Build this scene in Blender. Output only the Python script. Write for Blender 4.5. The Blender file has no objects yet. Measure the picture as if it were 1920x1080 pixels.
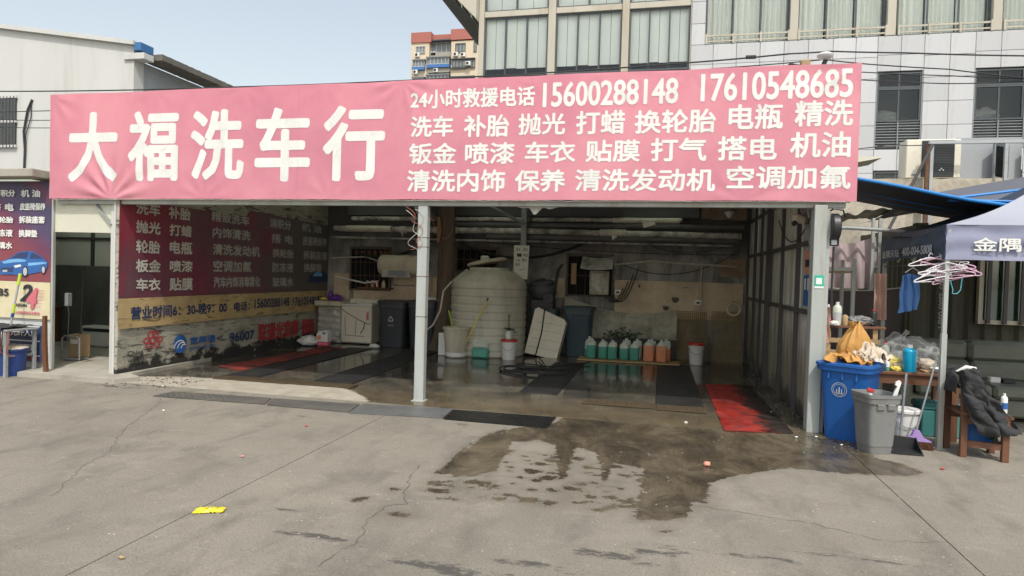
import bpy, bmesh, math, random
import numpy as np
from mathutils import Vector, Matrix, noise

SC = bpy.context.scene
COL = SC.collection
R = math.radians
random.seed(7)

# ---------------------------------------------------------------- camera
yaw, pitch, roll = 0.2236, -0.0229, 0.0289
fw = Vector((-math.sin(yaw)*math.cos(pitch), math.cos(yaw)*math.cos(pitch), math.sin(pitch)))
r0 = Vector((math.cos(yaw), math.sin(yaw), 0)); u0 = r0.cross(fw)
rt = r0*math.cos(roll) + u0*math.sin(roll); up = u0*math.cos(roll) - r0*math.sin(roll)
cam = bpy.data.cameras.new('camera'); camo = bpy.data.objects.new('camera', cam); COL.objects.link(camo)
m = Matrix((rt, up, -fw)).transposed().to_4x4(); m.translation = (0, -7.95, 1.7)
camo.matrix_world = m
cam.sensor_width = 36; cam.lens = 1217.3/1920*36
cam.clip_start = 0.05; cam.clip_end = 2000
SC.camera = camo

# ---------------------------------------------------------------- sky, sun, exposure
SUN_EL, SUN_AZ = 56, 22                      # the sun stands behind the camera, a little to the right
w = bpy.data.worlds.new('World'); SC.world = w; w.use_nodes = True
wn = w.node_tree; bg = wn.nodes['Background']
sky = wn.nodes.new('ShaderNodeTexSky'); sky.sky_type = 'NISHITA'; sky.sun_disc = False
sky.sun_elevation = R(SUN_EL); sky.sun_rotation = math.atan2(math.sin(R(SUN_AZ)), -math.cos(R(SUN_AZ)))
sky.air_density = 1.6; sky.dust_density = 3.0; sky.ozone_density = 0.2
hs = wn.nodes.new('ShaderNodeHueSaturation'); hs.inputs['Saturation'].default_value = 0.54; hs.inputs['Value'].default_value = 1.0   # hazy summer air
wn.links.new(sky.outputs[0], hs.inputs['Color']); wn.links.new(hs.outputs[0], bg.inputs[0]); bg.inputs[1].default_value = 0.15
sl = bpy.data.lights.new('sun', 'SUN'); sl.energy = 2.1; sl.angle = R(1.6); sl.color = (1, 0.95, 0.87)
so = bpy.data.objects.new('sun', sl); COL.objects.link(so)
e_, a_ = R(SUN_EL), R(SUN_AZ)
so.rotation_euler = Vector((-math.sin(a_)*math.cos(e_), math.cos(a_)*math.cos(e_), -math.sin(e_))).to_track_quat('-Z', 'Y').to_euler()
so.location = (4, -12, 15)
SC.view_settings.view_transform = 'Standard'; SC.view_settings.look = 'None'
SC.view_settings.exposure = 0.38; SC.view_settings.gamma = 1.0
SC.cycles.max_bounces = 12; SC.cycles.diffuse_bounces = 8; SC.cycles.transparent_max_bounces = 12
SC.cycles.sample_clamp_indirect = 6.0

# ---------------------------------------------------------------- mesh helpers
class MB:
    def __init__(s): s.v = []; s.f = []; s.T = None
    def add(s, vs, fs):
        b = len(s.v)
        if s.T is not None: vs = [s.T @ Vector(p) for p in vs]
        s.v += [tuple(p) for p in vs]; s.f += [tuple(i+b for i in f) for f in fs]; return s
    def box(s, x0, x1, y0, y1, z0, z1, bev=0.0):
        if x0 > x1: x0, x1 = x1, x0
        if y0 > y1: y0, y1 = y1, y0
        if z0 > z1: z0, z1 = z1, z0
        if bev <= 0:
            return s.add([(x0,y0,z0),(x1,y0,z0),(x1,y1,z0),(x0,y1,z0),(x0,y0,z1),(x1,y0,z1),(x1,y1,z1),(x0,y1,z1)],
                         [(0,3,2,1),(4,5,6,7),(0,1,5,4),(1,2,6,5),(2,3,7,6),(3,0,4,7)])
        b = min(bev, (x1-x0)*.45, (y1-y0)*.45, (z1-z0)*.45)
        vs = []; idx = {}
        for ix in (0,1):
            for iy in (0,1):
                for iz in (0,1):
                    X = (x0,x1)[ix]; Y = (y0,y1)[iy]; Z = (z0,z1)[iz]
                    dx = b if ix == 0 else -b; dy = b if iy == 0 else -b; dz = b if iz == 0 else -b
                    idx[ix,iy,iz] = len(vs)
                    vs += [(X,Y+dy,Z+dz),(X+dx,Y,Z+dz),(X+dx,Y+dy,Z)]
        I = lambda a,k: idx[a]+k
        fs = []
        for i,flip in ((0,1),(1,0)):
            q = [(i,0,0),(i,1,0),(i,1,1),(i,0,1)]; f = [I(a,0) for a in q]; fs.append(f[::-1] if flip else f)
            q = [(0,i,0),(1,i,0),(1,i,1),(0,i,1)]; f = [I(a,1) for a in q]; fs.append(f if flip else f[::-1])
            q = [(0,0,i),(1,0,i),(1,1,i),(0,1,i)]; f = [I(a,2) for a in q]; fs.append(f[::-1] if flip else f)
        for i in (0,1):
            for j in (0,1):
                a,c = (i,j,0),(i,j,1); fs.append([I(a,0),I(a,1),I(c,1),I(c,0)] if i != j else [I(a,0),I(c,0),I(c,1),I(a,1)])
                a,c = (i,0,j),(i,1,j); fs.append([I(a,0),I(c,0),I(c,2),I(a,2)] if i != j else [I(a,0),I(a,2),I(c,2),I(c,0)])
                a,c = (0,i,j),(1,i,j); fs.append([I(a,1),I(a,2),I(c,2),I(c,1)] if i != j else [I(a,1),I(c,1),I(c,2),I(a,2)])
        for a,k in idx.items():
            fs.append([k,k+1,k+2] if (sum(a) % 2 == 1) else [k,k+2,k+1])
        return s.add(vs, fs)
    def obox(s, c, size, rot=(0,0,0), bev=0.0):
        from mathutils import Euler
        old = s.T; M = Matrix.Translation(c) @ Euler(rot).to_matrix().to_4x4()
        s.T = M if old is None else old @ M
        s.box(-size[0]/2,size[0]/2,-size[1]/2,size[1]/2,-size[2]/2,size[2]/2,bev); s.T = old; return s
    def bar(s, a, b, w, h=None, bev=0.0):
        """a rectangular bar from a to b"""
        a = Vector(a); b = Vector(b); d = b-a; L = d.length; h = h or w
        q = d.to_track_quat('Z', 'Y').to_matrix().to_4x4(); old = s.T
        M = Matrix.Translation((a+b)/2) @ q; s.T = M if old is None else old @ M
        s.box(-w/2,w/2,-h/2,h/2,-L/2,L/2,bev); s.T = old; return s
    def tube(s, pts, r, n=8, caps=True, closed=False):
        pts = [Vector(p) for p in pts]; N = len(pts)
        rs = r if isinstance(r, (list, tuple)) else [r]*N
        vs = []; fs = []; up_ = None
        for i,p in enumerate(pts):
            if closed: t = pts[(i+1) % N]-pts[i-1]
            else: t = pts[min(i+1,N-1)]-pts[max(i-1,0)]
            if t.length < 1e-9: t = Vector((0,0,1))
            t.normalize()
            if up_ is None: up_ = Vector((0,0,1)) if abs(t.z) < .9 else Vector((1,0,0))
            x = up_.cross(t); 
            if x.length < 1e-6: x = Vector((1,0,0)).cross(t)
            x.normalize(); y = t.cross(x); up_ = y
            for k in range(n):
                a = 2*math.pi*k/n; vs.append(p+(x*math.cos(a)+y*math.sin(a))*rs[i])
        for i in range(N if closed else N-1):
            j = (i+1) % N
            for k in range(n):
                l = (k+1) % n; fs.append((i*n+k, i*n+l, j*n+l, j*n+k))
        if caps and not closed:
            fs.append(tuple(range(n))[::-1]); fs.append(tuple((N-1)*n+k for k in range(n)))
        return s.add(vs, fs)
    def lathe(s, prof, c=(0,0,0), n=24, a0=0, sx=1, sy=1, capb=True, capt=True, sq=1.0):
        """profile (r,z) turned about z; sq<1 squares the section"""
        vs = []; fs = []; N = len(prof)
        for r,z in prof:
            for k in range(n):
                a = a0+2*math.pi*k/n; ca, sa = math.cos(a), math.sin(a)
                if sq != 1.0:
                    ca = math.copysign(abs(ca)**sq, ca); sa = math.copysign(abs(sa)**sq, sa)
                vs.append((c[0]+r*sx*ca, c[1]+r*sy*sa, c[2]+z))
        for i in range(N-1):
            for k in range(n):
                l = (k+1) % n; fs.append((i*n+k, i*n+l, (i+1)*n+l, (i+1)*n+k))
        if capb: fs.append(tuple(range(n))[::-1])
        if capt: fs.append(tuple((N-1)*n+k for k in range(n)))
        return s.add(vs, fs)
    def prism(s, poly, fn, d0, d1):
        """poly of (a,b) pushed from d0 to d1 through fn(a,b,d)"""
        n = len(poly); vs = [fn(a,b,d0) for a,b in poly]+[fn(a,b,d1) for a,b in poly]
        fs = [tuple(range(n))[::-1], tuple(range(n,2*n))]+[(i,(i+1)%n,n+(i+1)%n,n+i) for i in range(n)]
        return s.add(vs, fs)
    def grid(s, nu, nv, fn, th=None):
        vs = [fn(i/nu, j/nv) for j in range(nv+1) for i in range(nu+1)]
        q = lambda i,j: j*(nu+1)+i
        fs = [(q(i,j),q(i+1,j),q(i+1,j+1),q(i,j+1)) for j in range(nv) for i in range(nu)]
        if th:
            vs = [Vector(p) for p in vs]; nr = [Vector((0,0,0)) for _ in vs]
            for f in fs:
                nn = (vs[f[1]]-vs[f[0]]).cross(vs[f[3]]-vs[f[0]])
                for k in f: nr[k] += nn
            o = len(vs); back = [p-(n_.normalized() if n_.length > 0 else n_)*th for p,n_ in zip(vs,nr)]
            fs2 = [tuple(i+o for i in f[::-1]) for f in fs]
            bd = [q(i,0) for i in range(nu+1)]+[q(nu,j) for j in range(1,nv+1)]+[q(i,nv) for i in range(nu-1,-1,-1)]+[q(0,j) for j in range(nv-1,0,-1)]
            side = [(bd[i],bd[i]+o,bd[(i+1)%len(bd)]+o,bd[(i+1)%len(bd)]) for i in range(len(bd))]
            vs = vs+back; fs = fs+fs2+side
        return s.add(vs, fs)
    def blob(s, c, rad, amp=.15, seed=0, nu=20, nv=12, fr=2.0, flat=None, ridge=0.0):
        def fn(u,v):
            a = 2*math.pi*u; b = math.pi*(v-.5)
            d = Vector((math.cos(a)*math.cos(b), math.sin(a)*math.cos(b), math.sin(b)))
            k = 1+amp*noise.fractal(d*fr+Vector((seed*3.1,seed*1.7,seed)), 1.0, 2.0, 4)
            if ridge: k += ridge*(.25-abs(noise.noise(d*fr*1.7+Vector((seed,5,2)))))+.4*ridge*(.25-abs(noise.noise(d*fr*3.6+Vector((2,seed,7)))))
            p = Vector((c[0]+d.x*rad[0]*k, c[1]+d.y*rad[1]*k, c[2]+d.z*rad[2]*k))
            if flat is not None and p.z < flat: p.z = flat
            return p
        return s.grid(nu, nv, fn)

def wo(o):
    p = Vector((0,0,0))
    while o is not None: p += o.location; o = o.parent
    return p
MAT = {}
def ob(name, mb, mat, parent=None, label=None, cat=None, group=None, kind=None, at=None, smooth=None):
    """one mesh object; mb is in world metres"""
    V = np.array([tuple(v) for v in mb.v], dtype=float).reshape(-1, 3)
    if at is None:
        at = wo(parent) if parent is not None else Vector(((V[:,0].min()+V[:,0].max())/2, (V[:,1].min()+V[:,1].max())/2, V[:,2].min()))
    at = Vector(at); V = V-np.array(at)
    me = bpy.data.meshes.new(name); me.from_pydata(V.tolist(), [], [list(f) for f in mb.f]); me.validate(); me.update()
    if smooth is not None:
        me.shade_smooth(); me.set_sharp_from_angle(angle=R(smooth))
    mats = mat if isinstance(mat, (list, tuple)) else [mat]
    for q in mats: me.materials.append(MAT[q] if isinstance(q, str) else q)
    o = bpy.data.objects.new(name, me); COL.objects.link(o)
    o.location = at-(wo(parent) if parent is not None else Vector((0,0,0)))
    if parent is not None: o.parent = parent
    tag(o, label, cat, group, kind); return o
def tag(o, label=None, cat=None, group=None, kind=None):
    if label: o['label'] = label
    if cat: o['category'] = cat
    if group: o['group'] = group
    if kind: o['kind'] = kind
    return o
def thing(name, label, cat, at, group=None, kind=None):
    o = bpy.data.objects.new(name, None); COL.objects.link(o); o.location = at; o.empty_display_size = .1
    return tag(o, label, cat, group, kind)
def twin(root, at, label, rz=0.0, group=None, scale=None):
    """a copy of a thing with copies of its parts and sub-parts"""
    kids = [c for c in bpy.data.objects if c.parent is root]
    r = root.copy(); COL.objects.link(r); r.location = at; r.rotation_euler = (0,0,rz); r['label'] = label
    if scale: r.scale = scale
    if group: r['group'] = group
    for k in kids:
        c = k.copy(); COL.objects.link(c); c.parent = r
        for g in [x for x in bpy.data.objects if x.parent is k]:
            d = g.copy(); COL.objects.link(d); d.parent = c
    return r

# ---------------------------------------------------------------- materials
class NT:
    def __init__(s, name):
        s.m = bpy.data.materials.new(name); s.m.use_nodes = True; s.t = s.m.node_tree; s.b = s.t.nodes['Principled BSDF']
        s.tc = s.t.nodes.new('ShaderNodeTexCoord'); s.geo = None; MAT[name] = s.m
    def n(s, kind, **k):
        q = s.t.nodes.new(kind)
        for a,v in k.items(): setattr(q, a, v)
        return q
    def link(s, a, b): s.t.links.new(a, b)
    def pos(s):
        if s.geo is None: s.geo = s.n('ShaderNodeNewGeometry')
        return s.geo.outputs['Position']
    def mapv(s, vec, scale=(1,1,1), rot=(0,0,0)):
        q = s.n('ShaderNodeMapping'); q.inputs['Scale'].default_value = scale; q.inputs['Rotation'].default_value = rot
        s.link(vec, q.inputs['Vector']); return q.outputs[0]
    def noise(s, scale, detail=4, rough=.55, vec=None, dist=0):
        q = s.n('ShaderNodeTexNoise'); q.inputs['Scale'].default_value = scale; q.inputs['Detail'].default_value = detail
        q.inputs['Roughness'].default_value = rough; q.inputs['Distortion'].default_value = dist
        s.link(vec if vec is not None else s.tc.outputs['Object'], q.inputs['Vector']); return q.outputs['Fac']
    def ramp(s, fac, stops):
        q = s.n('ShaderNodeValToRGB'); el = q.color_ramp.elements
        while len(el) < len(stops): el.new(.5)
        for e,(p,c) in zip(el, stops): e.position = p; e.color = tuple(c)+(1,) if not isinstance(c, (int,float)) else (c,c,c,1)
        s.link(fac, q.inputs[0]); return q.outputs[0]
    def mix(s, fac, a, b, mode='MIX'):
        q = s.n('ShaderNodeMix', data_type='RGBA', blend_type=mode)
        for i,x in ((0,fac),(6,a),(7,b)):
            if hasattr(x, 'is_linked'): s.link(x, q.inputs[i])
            else: q.inputs[i].default_value = x if i == 0 else (tuple(x)+(1,) if not isinstance(x, (int,float)) else (x,x,x,1))
        return q.outputs[2]
    def math(s, op, a, b=None, c=None, clamp=False):
        q = s.n('ShaderNodeMath', operation=op, use_clamp=clamp)
        for i,x in enumerate((a,b,c)):
            if x is None: continue
            if hasattr(x, 'is_linked'): s.link(x, q.inputs[i])
            else: q.inputs[i].default_value = x
        return q.outputs[0]
    def step(s, x, a, b):
        q = s.n('ShaderNodeMapRange', interpolation_type='SMOOTHSTEP'); s.link(x, q.inputs[0])
        q.inputs[1].default_value = a; q.inputs[2].default_value = b; return q.outputs[0]
    def attr(s, name):
        q = s.n('ShaderNodeAttribute', attribute_name=name); return q.outputs['Fac']
    def bump(s, h, strength=.2, dist=.01):
        q = s.n('ShaderNodeBump'); q.inputs['Strength'].default_value = strength; q.inputs['Distance'].default_value = dist
        s.link(h, q.inputs['Height']); s.link(q.outputs[0], s.b.inputs['Normal'])
    def set(s, col=None, rough=None, metal=None, **k):
        for nme,x in (('Base Color',col),('Roughness',rough),('Metallic',metal)):
            if x is None: continue
            if hasattr(x, 'is_linked'): s.link(x, s.b.inputs[nme])
            else: s.b.inputs[nme].default_value = x if nme != 'Base Color' else tuple(x)+(1,)
        for a,v in k.items(): s.b.inputs[a].default_value = v
        return s

def mat(name, col, rough=.65, var=.14, sc=2.5, bump=.12, bsc=45, metal=0.0, dirt=None, dsc=1.6, damt=.45, rnd=.0, streak=False, world=False):
    """a worn surface: large mottling, fine grain, a dirt layer and grain relief"""
    t = NT(name); vec = t.pos() if world else t.tc.outputs['Object']
    if streak: svec = t.mapv(vec, (1,1,.12))
    else: svec = vec
    a = t.noise(sc, 6, .6, svec)
    c = t.mix(t.ramp(a, [(.25,0),(.75,1)]), tuple(x*(1-var) for x in col), tuple(min(1,x*(1+var)) for x in col))
    g = t.noise(bsc, 3, .6, vec)
    c = t.mix(.35, c, t.ramp(g, [(.2,.72),(.8,1.12)]), 'MULTIPLY')
    if dirt:
        dn = t.noise(dsc, 8, .68, svec, .6)
        c = t.mix(t.ramp(dn, [(1-damt-.12,0),(1-damt+.18,1)]), c, dirt)
    if rnd:
        oi = t.n('ShaderNodeObjectInfo'); rr = t.math('MULTIPLY_ADD', oi.outputs['Random'], 2*rnd, 1-rnd)
        cc = t.n('ShaderNodeCombineColor'); 
        for i in range(3): t.link(rr, cc.inputs[i])
        c = t.mix(1.0, c, cc.outputs[0], 'MULTIPLY')
    rg = t.math('MULTIPLY_ADD', a, .25, max(.03, rough-.12), clamp=True)
    t.set(c, rg, metal)
    if bump: t.bump(g, bump, .006)
    return t
def glass(name, tint=(.8,.9,.88), refl=.12, ior=1.5):
    t = NT(name); nt = t.t; out = nt.nodes['Material Output']
    tr = t.n('ShaderNodeBsdfTransparent'); tr.inputs[0].default_value = tuple(tint)+(1,)
    gl = t.n('ShaderNodeBsdfGlossy'); gl.inputs['Roughness'].default_value = .03; gl.inputs[0].default_value = (.95,.97,1,1)
    fr = t.n('ShaderNodeFresnel'); fr.inputs[0].default_value = ior
    f = t.math('ADD', fr.outputs[0], refl, clamp=True)
    mx = t.n('ShaderNodeMixShader'); t.link(f, mx.inputs[0]); t.link(tr.outputs[0], mx.inputs[1]); t.link(gl.outputs[0], mx.inputs[2])
    t.link(mx.outputs[0], out.inputs[0]); return t

# print colours (flat vinyl print)
for nme,c,rg in (('print_white',(.74,.745,.71),.55),('print_grey',(.41,.395,.355),.6),('print_black',(.035,.035,.04),.55),('print_navy',(.03,.05,.13),.55),
                 ('print_red',(.42,.04,.05),.6),('print_pink',(.62,.16,.2),.6),('print_blue',(.03,.12,.36),.5),('print_lightblue',(.18,.42,.72),.5),
                 ('print_dimwhite',(.54,.52,.46),.6),('print_silver',(.45,.47,.5),.5),('print_tyre',(.02,.02,.022),.6)):
    mat(nme, c, rg, .12, 3.0, .04, 60, dirt=tuple(x*.62 for x in c), dsc=5, damt=.3)
mat('stucco_white', (.57,.575,.555), .9, .06, .7, .3, 30, dirt=(.42,.41,.37), dsc=.9, damt=.36, streak=True)
mat('stucco_grey', (.36,.38,.40), .9, .1, .9, .3, 30, dirt=(.24,.24,.24), dsc=1.1, damt=.35, streak=True)
mat('panel_white', (.54,.55,.56), .45, .05, 1.2, .05, 50, dirt=(.36,.36,.34), dsc=1.9, damt=.43, rnd=.09, streak=True)
mat('stone_beige', (.50,.47,.39), .8, .1, 1.2, .15, 40, dirt=(.34,.27,.17), dsc=1.5, damt=.36, streak=True)
mat('panel_cream', (.62,.61,.5), .7, .06, 1.5, .06, 40, dirt=(.42,.4,.3), dsc=1.5, damt=.36)
mat('frame_dark', (.07,.085,.09), .45, .1, 3, .05)
mat('frame_grey', (.23,.25,.26), .5, .1, 3, .05)
mat('joint_dark', (.25,.25,.24), .9, .1, 3, .1)
mat('curtain', (.84,.85,.79), .8, .06, 1.0, .08, 60, streak=True)
mat('blind', (.82,.84,.79), .7, .08, .6, .04, 60)
mat('room_dark', (.05,.055,.055), .9, .2, .6, .1)
mat('steel_grey', (.30,.32,.32), .55, .12, 2.5, .1, dirt=(.17,.13,.09), dsc=3, damt=.36)
mat('steel_pale', (.40,.43,.41), .5, .1, 2.2, .1, 40, dirt=(.24,.19,.13), dsc=3.5, damt=.4, streak=True)
mat('steel_dark', (.075,.075,.075), .6, .2, 2.5, .1, dirt=(.1,.065,.04), dsc=3, damt=.4)
mat('rust', (.17,.085,.045), .85, .3, 5, .3, dirt=(.05,.035,.025), dsc=5, damt=.45)
mat('galv', (.42,.44,.45), .4, .1, 4, .06, 60, .7, dirt=(.2,.16,.11), dsc=5, damt=.3)
mat('roof_sheet', (.62,.63,.63), .6, .1, 1.5, .1, dirt=(.4,.36,.3), dsc=2, damt=.4)
mat('cable', (.03,.03,.032), .7, .15, 4, 0)
mat('wire_pale', (.5,.46,.4), .7, .2, 4, 0)
mat('wire_red', (.4,.1,.08), .7, .2, 4, 0)
mat('wall_dark', (.46,.45,.41), .95, .25, 1.2, .45, 22, dirt=(.2,.2,.185), dsc=1.3, damt=.48)
mat('plaster_tan', (.64,.53,.385), .9, .1, 1.5, .2, 30, dirt=(.34,.28,.2), dsc=1.8, damt=.45)
mat('tarp_grey', (.40,.385,.31), .75, .2, 2.5, .2, 30, dirt=(.1,.1,.08), dsc=2.5, damt=.42)
mat('bark', (.13,.10,.075), .95, .35, 5, .9, 26, dirt=(.16,.10,.06), dsc=4, damt=.35, streak=True)
mat('pipe_wrap', (.68,.66,.60), .75, .2, 3, .3, 25, dirt=(.1,.1,.09), dsc=3, damt=.5)
mat('pipe_dark', (.12,.12,.12), .7, .25, 3, .2, 30)
mat('tank_cream', (.58,.565,.47), .55, .07, 1.5, .08, 40, dirt=(.33,.32,.25), dsc=2.6, damt=.43, streak=True)
mat('plastic_cream', (.58,.53,.42), .55, .08, 2.5, .06, dirt=(.24,.19,.12), dsc=3, damt=.36, streak=True)
mat('plastic_white', (.74,.74,.72), .4, .04, 2, .04, dirt=(.46,.43,.36), dsc=4, damt=.28)
mat('plastic_red', (.52,.04,.04), .4, .08, 2, .04)
mat('plastic_black', (.022,.023,.026), .45, .2, 3, .06, dirt=(.06,.055,.05), dsc=3, damt=.35)
mat('plastic_navygrey', (.055,.06,.07), .5, .15, 2.5, .06, dirt=(.075,.07,.065), dsc=2.5, damt=.32)
mat('plastic_darkteal', (.05,.08,.10), .5, .15, 2.5, .06, dirt=(.06,.065,.065), dsc=2.5, damt=.35)
mat('plastic_blue', (.012,.105,.37), .38, .12, 2.0, .05, 35, dirt=(.03,.075,.17), dsc=3.5, damt=.36, streak=True)
mat('plastic_grey', (.20,.205,.20), .6, .1, 2.5, .1, 40, dirt=(.1,.095,.085), dsc=4, damt=.36)
mat('foam_white', (.76,.71,.59), .8, .06, 2, .2, 60, dirt=(.34,.29,.2), dsc=3, damt=.34)
mat('rubber', (.02,.02,.021), .55, .25, 3, .25, 40, dirt=(.06,.052,.042), dsc=2, damt=.36)
mat('wood_brown', (.145,.062,.032), .5, .25, 3, .12, 40, dirt=(.07,.032,.02), dsc=6, damt=.4, streak=True)
mat('wood_pale', (.42,.29,.15), .75, .18, 4, .2, 30, dirt=(.2,.13,.07), dsc=4, damt=.35)
mat('paper_white', (.76,.75,.7), .8, .04, 3, .05, dirt=(.5,.46,.38), dsc=3, damt=.25)
mat('cardboard', (.40,.28,.16), .85, .1, 3, .12, dirt=(.22,.15,.09), dsc=3, damt=.35)
mat('sack_orange', (.50,.265,.07), .75, .12, 4, .25, 35, dirt=(.36,.15,.04), dsc=4, damt=.4)
mat('cloth_pale', (.55,.47,.37), .85, .12, 5, .3, 40, dirt=(.32,.24,.16), dsc=4, damt=.38)
mat('cloth_black', (.03,.031,.033), .85, .2, 4, .3, 60)
mat('cloth_blue', (.10,.23,.52), .85, .12, 4, .25, 60)
mat('cloth_peach', (.55,.36,.29), .85, .12, 4, .25, 60, dirt=(.3,.19,.15), dsc=3, damt=.35)
mat('quilt', (.46,.38,.39), .85, .12, 3, .25, 40, dirt=(.3,.25,.255), dsc=2, damt=.42)
mat('curtain_plum', (.075,.06,.06), .8, .2, 2, .2, 40)
mat('leather_olive', (.155,.165,.13), .42, .1, 3, .12, 70, dirt=(.10,.105,.085), dsc=2.5, damt=.4)
mat('tent_roof', (.34,.355,.41), .6, .06, 2, .05)
mat('tent_cloth', (.23,.245,.345), .6, .08, 3, .05)
mat('tent_dark', (.035,.055,.095), .6, .08, 3, .05)
mat('sail_black', (.018,.02,.026), .7, .12, 2, .05)
mat('sail_grey', (.11,.115,.14), .7, .1, 2, .05)
mat('sail_blue', (.015,.2,.55), .55, .1, 2, .05)
mat('container_olive', (.07,.07,.045), .65, .15, 2, .12, 35, dirt=(.05,.04,.03), dsc=2, damt=.4)
mat('rubble_wall', (.46,.42,.34), .95, .18, 2.5, .6, 20, dirt=(.26,.22,.17), dsc=3.5, damt=.42)
mat('machine_cream', (.74,.7,.58), .5, .05, 2, .05, dirt=(.28,.22,.14), dsc=3, damt=.3)
mat('poly_wrap', (.46,.45,.41), .35, .15, 3, .3, 14, dirt=(.13,.12,.1), dsc=3, damt=.42)
mat('liquid_green', (.09,.34,.27), .3, .12, 3, 0)
mat('liquid_orange', (.75,.32,.18), .3, .12, 3, 0)
mat('liquid_pink', (.72,.16,.24), .3, .1, 3, 0)
mat('liquid_blue', (.01,.34,.56), .22, .08, 3, 0)
mat('jug_clear', (.58,.62,.54), .32, .08, 3, .03)
t = NT('red_carpet'); p = t.pos(); s3 = t.n('ShaderNodeSeparateXYZ'); t.link(p, s3.inputs[0])
c = t.ramp(t.noise(2.5,6,.65,p), [(.3,(.12,.012,.01)),(.52,(.28,.022,.016)),(.75,(.42,.04,.028))])
g1 = t.math('ADD', t.math('MULTIPLY_ADD', s3.outputs[0], 1.9, -2.75), t.math('MULTIPLY', t.noise(4.5,7,.7,p), 1.5))
c = t.mix(t.step(g1, .05,.55), c, (.022,.016,.013)); c = t.mix(.6, c, t.ramp(t.noise(95,3,.6,p), [(.25,.55),(.75,1.3)]), 'MULTIPLY')
t.set(c, t.ramp(t.noise(3,4,.6,p), [(.4,.35),(.6,.9)])); t.bump(t.noise(120,2,.6,p), .5, .006)
mat('red_carpet_old', (.26,.032,.022), .8, .25, 3, .5, 90, dirt=(.03,.014,.012), dsc=2.2, damt=.52, world=True)
mat('lilac', (.36,.24,.55), .5, .08, 3, .05)
mat('purple', (.16,.05,.3), .6, .12, 3, .1)
mat('yellow_wrap', (.70,.58,.03), .3, .15, 9, .4, 30, dirt=(.5,.36,.02), dsc=14, damt=.4)
mat('yellow_soft', (.72,.6,.13), .6, .12, 5, .2, 30)
mat('salmon', (.62,.27,.2), .7, .15, 5, .2)
mat('teal', (.05,.21,.20), .6, .1, 3, .08, dirt=(.04,.13,.13), dsc=3, damt=.35)
mat('green_leaf', (.022,.06,.02), .6, .3, 5, .1)
mat('lime', (.40,.56,.04), .5, .1, 4, .05)
mat('sticker_green', (.03,.42,.30), .4, .05, 3, 0)
mat('gutter_steel', (.13,.125,.115), .55, .25, 2.5, .3, 60, .35, dirt=(.15,.13,.1), dsc=2.5, damt=.42)
mat('grating_rust', (.085,.06,.032), .85, .2, 5, .2)
mat('hanger_pink', (.66,.42,.54), .45, .1, 4, 0)
mat('hanger_white', (.72,.7,.72), .45, .05, 4, 0)
mat('hanger_teal', (.1,.45,.5), .45, .05, 4, 0)
mat('apt_cream', (.66,.56,.42), .9, .06, .3, .1, 8, dirt=(.45,.37,.27), dsc=.4, damt=.35, streak=True)
mat('apt_red', (.40,.15,.12), .9, .06, .3, .1, 8)
mat('apt_grey', (.34,.32,.27), .9, .1, .4, .1, 8)
mat('apt_glass', (.2,.22,.22), .2, .3, .8, 0)
mat('apt_blue', (.06,.17,.42), .7, .1, .5, 0)
mat('skin_black_hole', (.006,.006,.006), .9, .1, 2, 0)
glass('glass_clear', (.985,1,.99), .012, 1.18)
glass('glass_window', (.5,.6,.57), .10)
bagm = NT('bag_film'); _tr = bagm.n('ShaderNodeBsdfTransparent'); _mx = bagm.n('ShaderNodeMixShader')
_fr = bagm.n('ShaderNodeLayerWeight'); _fr.inputs[0].default_value = .35; bagm.link(bagm.math('MULTIPLY_ADD', _fr.outputs['Facing'], .38, .05, clamp=True), _mx.inputs[0])
bagm.set((.86,.88,.88), .4); bagm.link(_tr.outputs[0], _mx.inputs[1]); bagm.link(bagm.b.outputs[0], _mx.inputs[2]); bagm.link(_mx.outputs[0], bagm.t.nodes['Material Output'].inputs[0])
mat('office_paint', (.76,.77,.74), .8, .05, 1.5, .1, dirt=(.55,.55,.5), dsc=1.5, damt=.3)

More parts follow.
